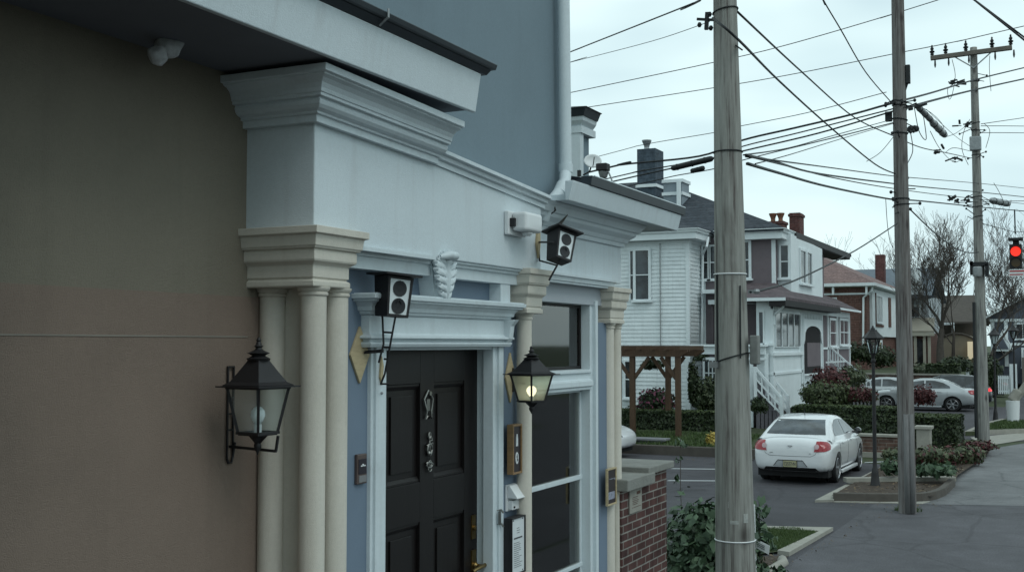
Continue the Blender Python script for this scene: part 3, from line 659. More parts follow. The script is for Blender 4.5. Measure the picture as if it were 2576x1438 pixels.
# second speaker, tilted, on the far corner of the frieze
o2 = at(1422, 617, X=-2.58)
zax = Vector((.0, .34, 1)).normalized(); front = Vector((.83, -.55, .0)).normalized()
yax = (-front-zax*(-front).dot(zax)).normalized(); xax = yax.cross(zax)
S2 = speaker('tilted black box speaker with white face near the frieze corner by the gutter pipe', frame(o2, xax, yax, zax), .125, .172, .11)
bc = S2.matrix_world @ Vector((0, .03, -.076)); lo = at(1381, 705, X=-2.66); w2 = at(1355, 609, X=-2.79); e2 = at(1393, 609, X=-2.62); w3 = at(1357, 655, X=-2.79); e3 = at(1400, 667, X=-2.60)
arms(S2, [[bc, lo], [w2, e2], [w3, e3], [w2, w3]], .0055)
y = at(1352, 600, X=-2.797).y; z0 = at(1352, 578, X=-2.797).z; z1 = at(1352, 650, X=-2.797).z
k = MB(); k.prism([(-2.7995, y-.012, z0+.005), (-2.7995, y+.02, z0-.02), (-2.7995, y+.022, (z0+z1)/2), (-2.7995, y, z1), (-2.7995, y-.028, (z0+z1)/2)], (.014, 0, 0))
tag(k.build('wooden_lozenge', m_ply, bevel=.002), 'small worn wooden plaque at the frieze corner holding the tilted speaker', 'plaque', 'pale plywood lozenges on the blue wall')
# security light box on the frieze
a0 = at(1268, 530, X=-2.798); a1 = at(1312, 598, X=-2.798)
t = thing('security_sensor', 'white plastic sensor box on the white frieze above the lantern', 'sensor', (-2.798, (a0.y+a1.y)/2, a1.z))
y0, y1, z0, z1 = a0.y, a1.y-.0, a1.z, a0.z
MB().box(-2.7985, -2.77, y0, y1, z0, z1).build('back_plate', m_plastic, t, bevel=.006)
b = MB(); b.box(-2.768, -2.68, y0+.035, y1+.03, z0+.022, z1-.004); b.build('housing', m_plastic, t, bevel=.016, seg=3)
MB().box(-2.768, -2.742, y0+.012, y0+.0345, z0+.045, z1-.04).build('lens', m_black, t)
MB().lathe([(.018, 0), (.03, .012), (.03, .02)], (-2.725, (y0+y1)/2+.03, z0+.0), 14).build('sensor_eye', m_plastic, t, smooth=True, auto=40)
# intercom by the door
def wallbox(X, px0, px1, py0, py1): 
    a = at(px0, (py0+py1)/2, X=X); b = at(px1, (py0+py1)/2, X=X); c = at((px0+px1)/2, py0, X=X); d_ = at((px0+px1)/2, py1, X=X)
    return a.y, b.y, d_.z, c.z
y0, y1, z0, z1 = wallbox(-2.905, 898, 922, 1141, 1216)
t = thing('intercom', 'slim brown door intercom with dark panel on the blue wall', 'intercom', (-2.919, (y0+y1)/2, z0))
m_brz = surf('bronze', (.16, .12, .11), .45, .15, 12., metal=.5)
b = MB(); b.box(-2.9195, -2.902, y0, y1, z0, z1); b.build('case', m_brz, t, bevel=.004)
MB().box(-2.903, -2.899, y0+.008, y1-.008, z0+.045, z1-.022).build('panel', surf('dark_panel', (.03, .025, .035), .3), t)
b = MB(); b.box(-2.902, -2.8985, y0+.01, y1-.01, z0+.008, z0+.038); b.build('name_plate', surf('dull_steel', (.32, .32, .33), .4, metal=.5), t)
b = MB(); b.box(-2.8995, -2.8975, y0+.022, y1-.018, z1-.055, z1-.05); b.lathe([(.006, 0), (.005, .004)], (-2.8995, (y0+y1)/2, z0+.085), 10, 'x'); b.build('button', m_plastic, t)
# framed plaques
def plaque(name, label, X, px0, px1, py0, py1, fr, inner, fw=.012, dp=0):
    y0, y1, z0, z1 = wallbox(X, px0, px1, py0, py1)
    t = thing(name, label, 'sign', (X, (y0+y1)/2, z0))
    f = MB()
    for q in ((y0, y0+fw, z0, z1), (y1-fw, y1, z0, z1), (y0+fw, y1-fw, z0, z0+fw), (y0+fw, y1-fw, z1-fw, z1)): f.box(X, X+.018, *q)
    if dp: f.box(X-dp, X, y0, y1, z0, z1)
    f.build('frame', fr, t, bevel=.002)
    MB().box(X+.001, X+.010, y0+fw, y1-fw, z0+fw, z1-fw).build('panel', inner, t)
    return t, y0, y1, z0, z1, X+.0105
m_dkpanel = surf('plum_panel', (.035, .026, .03), .4)
t, y0, y1, z0, z1, xf = plaque('framed_plaque', 'wood framed dark plaque with a white emblem beside the door', -2.862, 1284, 1307, 1066, 1191, m_wood, m_dkpanel, dp=.022)
b = MB(); ym = (y0+y1)/2; H = z1-z0
b.prism([(xf, ym-.012, z0+H*.56), (xf, ym+.012, z0+H*.56), (xf, ym+.013, z0+H*.70), (xf, ym+.006, z0+H*.80), (xf, ym-.004, z0+H*.80), (xf, ym-.010, z0+H*.72)], (.003, 0, 0))
b.prism([(xf, ym+.019*math.cos(a*math.pi/8), z0+H*.32+.034*math.sin(a*math.pi/8)) for a in range(16)], (.003, 0, 0))
b.build('emblem', m_plastic, t)
b = MB(); b.tube([(xf+.004, ym-.008, z0+H*.36), (xf+.004, ym+.004, z0+H*.30), (xf+.004, ym+.008, z0+H*.27)], .002, 4); b.tube([(xf+.004, ym+.002, z0+H*.40), (xf+.004, ym-.002, z0+H*.25)], .0018, 4); b.build('emblem_mark', m_dkpanel, t)
t, y0, y1, z0, z1, xf = plaque('framed_plaque', 'small pale wood framed dark plaque on the far column by the brick wall', -2.945, 1523, 1546, 1176, 1269, m_ply, m_dkpanel)
b = MB(); H = z1-z0; b.box(xf, xf+.002, y0+.045, y1-.02, z0+H*.70, z0+H*.715); b.box(xf, xf+.002, y1-.03, y1-.02, z0+H*.66, z0+H*.70); b.box(xf, xf+.002, y0+.03, y1-.03, z0+H*.16, z0+H*.36)
b.build('print', surf('plaque_print', (.30, .32, .40), .5, .5, 60.), t)
m_paper = surf('paper', (.74, .78, .80), .6, .04, 8.); m_ink = surf('ink', (.06, .06, .07), .6)
t, y0, y1, z0, z1, xf = plaque('framed_notice', 'black framed white printed notice low on the blue wall by the door', -2.85, 1281, 1316, 1298, 1442, m_black, m_paper, .008, dp=.034)
b = MB(); H = z1-z0; Wd = y1-y0; random.seed(3)
b.box(xf, xf+.0015, y0+Wd*.22, y0+Wd*.80, z0+H*.62, z0+H*.645)
for i in range(13):
    zz_ = z0+H*(.55-.035*i); b.box(xf, xf+.0015, y0+Wd*.2, y0+Wd*(.55+.25*random.random()), zz_, zz_+H*.006)
for i in range(3): b.box(xf, xf+.0015, y0+Wd*.42, y0+Wd*(.58+.1*random.random()), z0+H*(.72+.04*i), z0+H*(.726+.04*i))
for (u, v) in ((.17, .95), (.83, .95), (.17, .05), (.83, .05)): b.lathe([(.004, 0), (.003, .003)], (xf, y0+Wd*u, z0+H*v), 8, 'x')
b.build('print', m_ink, t)
# white dispenser with sloping lid
y0, y1, z0, z1 = wallbox(-2.90, 1277, 1306, 1216, 1282)
t = thing('mail_dispenser', 'white wall dispenser with sloping lid above the printed notice', 'dispenser', (-2.919, (y0+y1)/2, z0)); H = z1-z0
MB().box(-2.9195, -2.905, y0, y1, z0, z1).build('back_plate', m_plastic, t, bevel=.003)
MB().prism([(-2.904, y0+.006, z1-.002), (-2.89, y0+.006, z1-.002), (-2.84, y0+.006, z0+H*.52), (-2.84, y0+.006, z0+H*.48), (-2.904, y0+.006, z0+H*.50)], (0, y1-y0-.006, 0)).build('lid', m_plastic, t, bevel=.004)
b = MB(); b.box(-2.905, -2.875, y0+.012, y1-.01, z0+.008, z0+H*.40); b.build('tray', m_plastic, t, bevel=.004)
b = MB(); b.lathe([(.006, 0), (.006, .006)], (-2.874, y0+.03, z0+H*.16), 8, 'x'); b.box(-2.874, -2.868, y1-.04, y1-.012, z0+H*.22, z0+H*.32); b.build('lock', m_black, t)
# little hooks and bolts on the casings
b = MB(); p = at(959, 988, X=-2.885); b.lathe([(.006, 0), (.007, .006), (.003, .01)], (-2.886, p.y, p.z), 10, 'x')
tag(b.build('wall_hook', m_metal), 'tiny metal stud on the left door casing below the gold strip', 'stud')
b = MB()
for py in (1283, 1318): 
    p = at(1257, py, X=-2.885); b.tube([(-2.9, p.y, p.z), (-2.875, p.y, p.z+.004), (-2.868, p.y+.012, p.z-.012)], .006, 6)
b.bar(at(1257, 1285, X=-2.878), at(1257, 1316, X=-2.878), .012)
tag(b.build('door_bolt', m_silver, smooth=True, auto=40), 'worn white metal latch on the right door casing', 'latch')
# white ladder-back chair seen through the lower window
ch = thing('ladder_back_chair', 'white ladder-back chair inside behind the lower shop window', 'chair', (-3.36, 7.52, 1.16), local=True, rot=R(-8)); ch.scale = (.8, .8, .8)
cm = surf('chair_paint', (.85, .88, .88), .5)
b = MB()
for s_ in (-.18, .18): b.bar((s_, .18, .0), (s_, .24, 1.9), .045)
b.build('back_post', cm, ch)
b = MB(); 
for z in (1.2, 1.5, 1.8): b.box(-.18, .18, .20, .225, z, z+.07)
b.build('ladder_rail', cm, ch)
MB().box(-.22, .22, -.24, .20, 1.02, 1.07).build('seat', cm, ch, bevel=.01)
for s_ in (-.18, .18): MB().bar((s_, -.2, .0), (s_, -.2, 1.02), .045).build('leg', cm, ch)
# brick garden wall with stone copings
m_cope = surf('coping_stone', (.25, .255, .235), .85, .18, 6., .4, 60, dark=(.12, .125, .10), dfac=.6)
bw = thing('garden_wall', 'red brick garden wall with grey stone copings beyond the last column', 'wall', (-3.0, 8.4, 0))
yE = 8.86; zc1 = at(1640, 1187, X=-2.90).z; zc2 = at(1680, 1166, X=-2.9).z
b = MB(); b.box(-3.25, -2.95, 7.84, 8.38, 0, zc1-.085); b.box(-3.25, -2.952, 8.38, yE, 0, zc2-.045); b.build('brickwork', m_brick, bw)
MB().box(-3.32, -2.885, 7.80, 8.40, zc1-.085, zc1).build('coping', m_cope, bw, bevel=.008)
MB().box(-3.62, -2.90, 8.30, yE+.05, zc2-.043, zc2+.012).build('coping', m_cope, bw, bevel=.008)
y0, y1, z0, z1 = wallbox(-2.945, 1582, 1612, 1225, 1287)
t = thing('stone_tablet', 'pale inscribed tablet set on the red brick garden wall', 'tablet', (-2.945, (y0+y1)/2, z0))
MB().box(-2.949, -2.935, y0, y1, z0, z1).build('slab', m_conc, t, bevel=.004)
b = MB(); H = z1-z0; W_ = y1-y0
for i in range(5): b.box(-2.935, -2.933, y0+W_*.2, y0+W_*(.6+.05*(i % 3)), z0+H*(.34+.07*i), z0+H*(.36+.07*i))
b.box(-2.935, -2.933, y0+W_*.15, y0+W_*.9, z0+H*.22, z0+H*.235); b.box(-2.935, -2.933, y0+W_*.55, y0+W_*.85, z0+H*.72, z0+H*.84)
b.build('inscription', m_brickr, t)
# dish, roof lamp, dormer on the wing
c = at(1491, 405, Y=10.2)
t = thing('satellite_dish', 'pale round satellite dish on the wing roof behind the gutter', 'dish', c-Vector((0, 0, .15)))
b = MB(); D = MB(); n = Vector((.45, -.82, .35)).normalized(); ux = n.cross(Vector((0, 0, 1))).normalized(); uy = ux.cross(n)
ring = 20
D.v.append(c-n*.02)
for j, r in enumerate((.035, .06, .075)):
    for k in range(ring):
        a = 2*math.pi*k/ring; D.v.append(c+(ux*math.cos(a)*r*1.15+uy*math.sin(a)*r)+n*(r*r*3.5-.02))
for k in range(ring): D.face(0, 1+k, 1+(k+1) % ring)
for j in range(2):
    for k in range(ring): D.face(1+j*ring+k, 1+(j+1)*ring+k, 1+(j+1)*ring+(k+1) % ring, 1+j*ring+(k+1) % ring)
o = D.build('reflector', m_plastic, t, smooth=True); q = o.modifiers.new('t', 'SOLIDIFY'); q.thickness = .008
b.tube([c-n*.02, c-n*.02-Vector((.03, 0, .09)), c-Vector((.1, 0, .13))], .008, 6); b.bar(c-Vector((.14, 0, .08)), c-Vector((.14, 0, .14)), .03); b.build('mount', m_black, t)
MB().tube([c+uy*-.06, c+n*.13+uy*-.03], .005, 5).build('feed_arm', m_metal, t)
c = at(1518, 425, Y=10.0)
t = thing('roof_floodlight', 'dark floodlight with pale cover on a curved stem beside the satellite dish', 'floodlight', c-Vector((0, 0, .2)))
MB().box(c.x-.06, c.x+.05, c.y-.05, c.y+.05, c.z-.02, c.z+.05).build('head', m_black, t, bevel=.01)
b = MB(); b.lathe([(.0, -.10), (.035, -.08), (.05, -.03), (.04, -.021)], c, 10); b.build('cover', m_metal, t)
MB().tube([c+Vector((.05, 0, -.03)), c+Vector((.08, 0, -.10)), c+Vector((.10, 0, -.20))], .008, 6).build('stem', m_metal, t)

# wrapped flood lamp under the soffit
c = at(424, 108, X=-3.04)
t = thing('wrapped_flood_lamp', 'dusty pale flood lamp wrapped in film under the dark soffit', 'lamp', c+Vector((0, 0, -.05)))
m_film = surf('dusty_film', (.62, .64, .66), .6, .3, 25., .6, 40)
def lump(c, ax, r, L_, seed, n=18, m_=16):
    rnd = random.Random(seed); ph = [rnd.uniform(0, 6) for _ in range(4)]; ax = Vector(ax).normalized(); x = ax.cross(Vector((0, 0, 1))).normalized(); y = ax.cross(x); b = MB()
    for j in range(m_+1):
        f = j/m_; rr_ = r*(math.sin(math.pi*min(1, f*.93+.05))**.55)
        for k in range(n):
            a = 2*math.pi*k/n; q = rr_*(1+.09*math.sin(3*a+ph[0]+f*4)+.06*math.sin(5*a+ph[1]-f*7)+.05*math.sin(9*f+ph[2]))
            b.v.append(c+ax*(f-.5)*L_+x*math.cos(a)*q+y*math.sin(a)*q)
    for j in range(m_):
        for k in range(n): b.face(j*n+k, j*n+(k+1) % n, (j+1)*n+(k+1) % n, (j+1)*n+k)
    b.face(*range(n)); b.face(*[m_*n+k for k in range(n)]); return b
a0, a1 = at(400, 145, X=-2.99), at(450, 78, X=-3.06)
lump((a0+a1)/2+Vector((0, 0, .0)), a1-a0, .052, .165, 2).build('wrapping', m_film, t, smooth=True)
lump(at(397, 140, X=-2.97), (a1-a0), .036, .07, 3).build('lamp_mouth', m_film, t, smooth=True)
MB().bar(a1, a1+Vector((-.02, .0, .09)), .03).build('stem', m_black, t)
# ------------------------------------------------------------------ ground
def sheet(name, pts, z, m, kind='structure'):
    b = MB(); b.add([(p[0], p[1], z) for p in pts], [tuple(range(len(pts)))])
    o = b.build(name, m, recalc=False)
    if o.data.polygons[0].normal.z < 0: o.data.flip_normals()
    o['kind'] = kind; return o
G = lambda px, py: at(px, py, Z=0)
sheet('ground', [(-900, -300), (900, -300), (900, 1800), (-900, 1800)], -.01, m_earth)
sheet('parking_lot', [(-40, 13.4), (-3.9, 13.4), G(1975, 1425), G(2247, 1266), (-2.9, 31.2), (-40, 31.2)], .0, m_asph)
sheet('side_road', [(-40, 40.5), (40, 40.5), (40, 62), (-40, 62)], -.002, m_asph)
sheet('avenue', [(1.2, -40), (12, -40), (12, 40.5), (1.2, 40.5)], -.003, m_asph)
sheet('far_road', [(-3.2, 62), (12, 62), (12, 200), (-3.2, 200)], -.003, m_asph)
sheet('sidewalk', [(-3.9, -10), (1.1, -10), (1.1, 40.4), (-1.2, 40.4), G(2490, 1128), G(2440, 1150), G(2330, 1200), G(2200, 1266), G(1975, 1425), (-3.9, 13.4)], .006, m_walk)
sheet('sidewalk_strip', [G(2300, 1268), (1.0, G(2580, 1262).y), (1.0, 40.3), (-1.25, 40.3), G(2488, 1129), G(2440, 1152), G(2330, 1204)], .010, asphaltm('pale_asphalt', (.165, .168, .174), .3, .4, .3))
sheet('walk_end', [G(2440, 1100), G(2640, 1083), G(2640, 1096), G(2480, 1122)], .010, m_conc)
for i, (a, b_, w_) in enumerate([((1690, 1178), (1840, 1180), .10), ((1680, 1208), (1840, 1209), .10), ((2175, 1163), (2260, 1159), .12)]):
    p, q = G(*a), G(*b_); n = Vector((0, 1, 0))*w_
    sheet('parking_line', [p-n, q-n, q+n, p+n], .005, m_line)
# grass corner with concrete edging near the first pole
sheet('lawn_corner', [G(1880, 1332), G(2000, 1331), G(2062, 1344), G(1972, 1390), G(1880, 1402)], .035, m_earth)
b = MB()
def slab(px, z0, z1): b.prism([(G(*p).x, G(*p).y, z0) for p in px], (0, 0, z1-z0))
slab([(1905, 1330), (2096, 1334), (2062, 1343), (1905, 1334)], -.02, .06); slab([(2096, 1334), (1986, 1398), (1956, 1393), (2062, 1343)], -.02, .062)
structure(b, 'lawn_edging', m_conc)
sheet('flower_bed', [G(1880, 1402), (G(1880, 1402)+Vector((-1.5, 0, 0))), (-5.2, 9.6), (-3.3, 9.6), G(1925, 1438), G(1955, 1418), G(1986, 1400)], .02, m_soil)
b = MB(); pts = [G(1800, 1490), G(1880, 1462), G(1945, 1437), G(1972, 1420), G(1968, 1412)]
b.tube([(p.x, p.y, .03) for p in pts], .07, 8); structure(b, 'bed_kerb', m_conc, smooth=True)
# planted island
isl = [(2092, 1258), (2228, 1177), (2275, 1150), (2450, 1122), (2492, 1140), (2475, 1160), (2410, 1205), (2385, 1242), (2345, 1260)]
sheet('island_soil', [G(*p) for p in isl], .10, m_soil)
b = MB(); k = [G(*p) for p in [(2098, 1261), (2225, 1263), (2320, 1262), (2355, 1256), (2378, 1246), (2392, 1232), (2402, 1222)]]
b.sweep([(p.x, p.y) for p in k], [(-.14, -.02), (.02, -.02), (0, .17), (-.12, .17)]); structure(b, 'island_kerb', m_kerb, bevel=.015)
b = MB(); b.prism([(G(*p).x, G(*p).y, 0) for p in [(2050, 1263), (2097, 1262), (2232, 1179), (2222, 1175)]], (0, 0, .05)); b.prism([(G(*p).x, G(*p).y, -.001) for p in [(2097, 1263), (2320, 1268), (2340, 1262), (2097, 1260)]], (0, 0, .02))
structure(b, 'island_edging', m_conc)
b = MB(); p, q = at(2125, 1206, Z=.14), at(2400, 1203, Z=.14); b.bar(p, q, .22, .10); structure(b, 'island_divider', m_conc, bevel=.01)
# raised yards behind the lot
b = MB(); b.box(-60, -4.65, 33.3, 40.4, -.1, .48); structure(b, 'yard', m_earth)
b = MB(); b.prism([(-60, 31.25, .24), (-8.0, 31.25, .24), (-8.0, 33.4, .50), (-60, 33.4, .50)], (0, 0, -.3)); structure(b, 'front_lawn', m_earth)
b = MB(); b.box(-60, -7.6, 31.06, 31.25, -.1, .26); structure(b, 'lot_kerb', m_kerb, bevel=.02)
b = MB(); b.box(-60, -9.0, 40.4, 62, -.1, .5); structure(b, 'house_yard', m_earth)
b = MB(); b.prism([(-60, 62.2, -.1), (-5.2, 62.2, -.1), (-5.2, 62.2, 1.4), (-60, 62.2, 1.4)], (0, 0, 0)) if 0 else b.box(-60, -5.2, 62.2, 190, -.1, 1.45); structure(b, 'bank', m_earth)
b = MB(); b.prism([(-3.4, 42.0, .0), (-1.6, 44.2, 0), (6, 44.2, 0), (6, 49, 0), (-2.6, 49.6, 0), (-3.1, 47, 0)], (0, 0, .14)); structure(b, 'verge', m_earth)
b = MB(); vk = [(-3.42, 42.0), (-3.12, 47), (-2.65, 49.7)]
b.sweep([vk[2], vk[1], vk[0], (-1.6, 44.15), (6, 44.15)][::-1], [(-.0, -.02), (.16, -.02), (.14, .15), (0, .16)]); structure(b, 'verge_kerb', m_conc)

# brick retaining wall and stone gate pier
wl = thing('retaining_wall', 'low brown brick retaining wall with pale capping beyond the near white car', 'wall', (-6, 33.1, 0))
MB().box(-7.6, -4.4, 33.0, 33.28, 0, .56).build('brickwork', m_brickr, wl)
MB().box(-7.62, -4.4, 32.95, 33.30, .56, .63).build('capping', m_conc, wl, bevel=.01)
MB().box(-7.62, -4.4, 32.88, 33.0, 0, .14).build('footing', m_conc, wl)
p0 = at(2306, 1150, Y=33.0); p1 = at(2339, 1072, Y=33.0)
pr = thing('gate_pier', 'square grey stone pier with flat cap at the end of the retaining wall', 'pier', (p0.x+.3, 33, 0))
MB().box(p0.x, p1.x, 33.0, 33.45, 0, p1.z-.08).build('shaft', m_conc, pr, bevel=.01)
MB().box(p0.x-.05, p1.x+.05, 32.95, 33.5, p1.z-.08, p1.z).build('cap', m_conc, pr, bevel=.01)
wl = thing('retaining_wall', 'far red brick retaining wall along the bank behind the silver cars', 'wall', (-8, 62, 0))
MB().box(-30, -5.1, 61.9, 62.19, 0, 1.52).build('brickwork', m_brickr, wl)
MB().box(-30, -5.05, 61.85, 62.2, 1.52, 1.60).build('capping', m_conc, wl)

# ------------------------------------------------------------------ foliage
def leafmass(vols, size, seed, shell=.5, flat=0):
    """leaf-sized folded faces scattered through boxes ('b') or ellipsoids ('e')"""
    rnd = random.Random(seed); vs = []; fs = []
    for kind, c, r, n in vols:
        c = Vector(c)
        for i in range(n):
            if kind == 'e':
                d = Vector((rnd.gauss(0, 1), rnd.gauss(0, 1), rnd.gauss(0, 1))).normalized()
                t = (shell+(1-shell)*rnd.random()) if rnd.random() < .75 else rnd.random()
                t *= 1+.18*math.sin(d.x*5+c.x*3)*math.sin(d.y*4+1)+.12*math.sin(d.z*7+c.y)
                p = c+Vector((d.x*r[0], d.y*r[1], d.z*r[2]))*t; nn = d
            else:
                f = rnd.choices((0, 1, 2, 3, 4), (r[0]*r[2], r[0]*r[2]*.4, r[1]*r[2], r[1]*r[2], r[0]*r[1]*1.3))[0]
                u, v = rnd.uniform(-1, 1), rnd.uniform(-1, 1); q = 1-abs(rnd.gauss(0, .09))+.05*math.sin(u*9+c.x*2)*math.sin(v*7)
                p = Vector([(u, -q, v), (u, q, v), (q, u, v), (-q, u, v), (u, v, q)][f]); nn = Vector([(0, -1, 0), (0, 1, 0), (1, 0, 0), (-1, 0, 0), (0, 0, 1)][f])
                p = c+Vector((p.x*r[0], p.y*r[1], p.z*r[2]))
            nn = (nn+Vector((rnd.gauss(0, .55), rnd.gauss(0, .55), rnd.gauss(.25, .5)))).normalized()
            a = nn.cross(Vector((rnd.gauss(0, 1), rnd.gauss(0, 1), rnd.gauss(0, .6)))).normalized(); b_ = nn.cross(a)
            s = size*rnd.choice((.45, .6, .8, 1., 1.2, 1.5))*rnd.uniform(.85, 1.15); k = len(vs)
            vs += [p-a*s*.5, p+b_*s*.30-nn*s*.06, p+a*s*.55-nn*s*.1, p-b_*s*.30-nn*s*.06]
            fs += [(k, k+1, k+2), (k, k+2, k+3)]
    b = MB(); b.v = vs; b.f = fs; b.mi = [0]*len(fs)
    return b
def shrub(name, label, cat, vols, size, m, seed, stems=None, group=None, m2=None, frac=.25):
    c = Vector(vols[0][1]); zb_ = min(v[1][2]-v[2][2] for v in vols)
    t = thing(name, label, cat, (c.x, c.y, zb_), group=group)
    leafmass(vols, size, seed).build('foliage', m, t, recalc=False)
    if m2: leafmass([(k, c_, tuple(x*1.02 for x in r), int(n*frac)) for k, c_, r, n in vols], size*.9, seed+99, shell=.85).build('young_leaves', m2, t, recalc=False)
    if stems:
        b = MB()
        for (a, e, r) in stems: b.tube([a, (Vector(a)+Vector(e))/2+Vector((.02, 0, 0)), e], [r, r*.8, r*.4], 5)
        b.build('stem', m_bark, t)
    return t
def hedge(label, x0, x1, y0, y1, z0, z1, n, seed, size=.085):
    t = thing('hedge', label, 'hedge', ((x0+x1)/2, (y0+y1)/2, z0))
    c = ((x0+x1)/2, (y0+y1)/2, (z0+z1)/2); r = ((x1-x0)/2, (y1-y0)/2, (z1-z0)/2)
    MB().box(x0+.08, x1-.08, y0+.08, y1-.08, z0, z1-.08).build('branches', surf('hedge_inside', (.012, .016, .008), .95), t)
    leafmass([('b', c, r, n)], size, seed).build('foliage', m_hedge, t, recalc=False)
    rr = (r[0]*.98, r[1]*.98, .05)
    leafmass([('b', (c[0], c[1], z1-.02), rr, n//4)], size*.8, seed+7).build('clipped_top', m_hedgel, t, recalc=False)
    return t
hedge('long dark clipped hedge above the brick retaining wall behind the lamp post', -7.6, -4.5, 34.6, 35.7, .48, 1.25, 9000, 1)
hedge('square clipped hedge with light top right of the stone gate pier', -4.42, -3.05, 35.2, 37.2, .0, .98, 8000, 2)
hx0 = at(1540, 1080, Y=34).x; hx1 = at(1815, 1080, Y=34).x
hedge('clipped hedge behind the pergola along the white clapboard house', hx0-2, hx1, 33.7, 34.5, .5, 1.05, 9000, 3)
hedge('clipped hedge on top of the far red brick retaining wall', -6.9, -5.3, 62.4, 63.8, 1.45, 2.05, 3500, 4, .12)
# shrub under the first pole
bc = Vector((-3.55, 11.2, 0))
bx = at(1755, 1300, Y=11.0)
shrub('leafy_bush', 'big leafy green bush between the brick garden wall and the nearest pole', 'bush',
  [('e', (bx.x, 11.0, .75), (.42, .45, .72), 3000), ('e', (bx.x+.25, 10.9, 1.15), (.34, .4, .5), 1500), ('e', (bx.x-.15, 11.1, .9), (.32, .4, .8), 1200), ('e', (bx.x+.55, 11.3, .55), (.35, .4, .5), 1200), ('e', (bx.x+.05, 10.9, 1.30), (.22, .3, .36), 500)], .085, m_bush, 11,
  stems=[((bx.x+.1*i, 11, 0), (bx.x+.22*(i-1), 11+.1*i, 1.4), .012) for i in range(-1, 4)])
px_ = at(1915, 1300, Y=11.3)
shrub('leafy_bush', 'thin leafy sprig standing right of the nearest pole above the white card', 'bush',
  [('e', (px_.x-.02, 11.3, 1.30), (.09, .15, .36), 130), ('e', (px_.x+.06, 11.3, 1.18), (.10, .12, .14), 40), ('e', (px_.x-.03, 11.4, .62), (.13, .2, .35), 320)], .085, m_bush, 12,
  stems=[((px_.x-.05, 11.3, 0), (px_.x-.02, 11.3, 1.6), .010)])
gp = at(1935, 1415, Z=0)
shrub('ground_cover_plant', 'low dark leafy plants at the kerb under the white card', 'plant',
  [('e', (gp.x-.25, gp.y-.9, .12), (.5, .8, .22), 900), ('e', (gp.x-.5, gp.y-2.2, .15), (.5, 1., .3), 900)], .08, m_grn, 13)
lp_ = [at(1712, y, Y=11.6) for y in (1235, 1180, 1130, 1100)]
t = thing('climbing_stem', 'tall thin leafy stem rising above the bush in front of the parking lot', 'plant', (lp_[0].x, 11.6, 1.4))
leafmass([('e', tuple(at(1716, 1115, Y=11.6)), (.085, .06, .045), 26), ('e', tuple(at(1708, 1155, Y=11.6)), (.045, .05, .05), 12), ('e', tuple(at(1702, 1205, Y=11.6)), (.03, .04, .05), 10)], .07, 14).build('foliage', m_bush, t, recalc=False)
MB().tube([at(1715, 1290, Y=11.6)]+lp_, .004, 5).build('stem', m_bark, t)
t = thing('garden_card', 'small white printed card on a white stake leaning beside the nearest pole', 'sign', at(1905, 1390, Y=11.0)-Vector((0, 0, .5)))
a, b_, c, d_ = at(1897, 1352, Y=11), at(1936, 1372, Y=11), at(1934, 1394, Y=11), at(1901, 1376, Y=11)
MB().prism([a, b_, c, d_], (.0, .008, 0)).build('card', m_plastic, t)
MB().bar(at(1896, 1268, Y=11.02), at(1902, 1500, Y=11.02), .02).build('stake', m_plastic, t)
bb = MB()
for f in (.3, .5, .7):
    p = a*(1-f)+d_*f; q = b_*(1-f)+c*f; bb.bar(p*.85+q*.15+Vector((0, -.003, 0)), p*.3+q*.7+Vector((0, -.003, 0)), .004)
bb.build('print', m_ink, t)
# grass
def grass(name, polys, n, h, seed, zf=lambda x, y: .03):
    rnd = random.Random(seed); b = MB()
    def inside(P, x, y):
        r = False; j = len(P)-1
        for i in range(len(P)):
            if (P[i][1] > y) != (P[j][1] > y) and x < (P[j][0]-P[i][0])*(y-P[i][1])/(P[j][1]-P[i][1])+P[i][0]: r = not r
            j = i
        return r
    for P in polys:
        xs = [p[0] for p in P]; ys = [p[1] for p in P]; k = 0
        while k < n:
            x, y = rnd.uniform(min(xs), max(xs)), rnd.uniform(min(ys), max(ys))
            if not inside(P, x, y): continue
            k += 1; z = zf(x, y); a = rnd.uniform(0, 6.28); hh = h*rnd.uniform(.5, 1.3); w_ = h*.16
            dx_, dy_ = math.cos(a)*w_, math.sin(a)*w_; i = len(b.v)
            b.v += [Vector((x-dx_, y-dy_, z)), Vector((x+dx_, y+dy_, z)), Vector((x+rnd.gauss(0, h*.35), y+rnd.gauss(0, h*.35), z+hh))]; b.face(i, i+1, i+2)
    return tag(b.build(name, m_grass, recalc=False), name.replace('_', ' ')+' of short green blades', None, kind='stuff')
tag(grass('grass', [[G(1880, 1334), G(1995, 1334), G(2058, 1345), G(1970, 1388), G(1880, 1402)]], 9000, .05, 21), 'short green lawn grass in the corner by the sidewalk')
tag(grass('grass', [[(-16, 31.3), (-8.2, 31.3), (-8.2, 33.2), (-16, 33.2)]], 9000, .09, 22, lambda x, y: .24+(y-31.25)*.12), 'green grass strip along the back of the parking lot')
tag(grass('grass', [[(-3.1, 43.3), (-1.5, 44.8), (0, 44.8), (0, 48.5), (-2.5, 49)]], 5000, .1, 23, lambda x, y: .14), 'rough grass on the far verge by the hydrant')
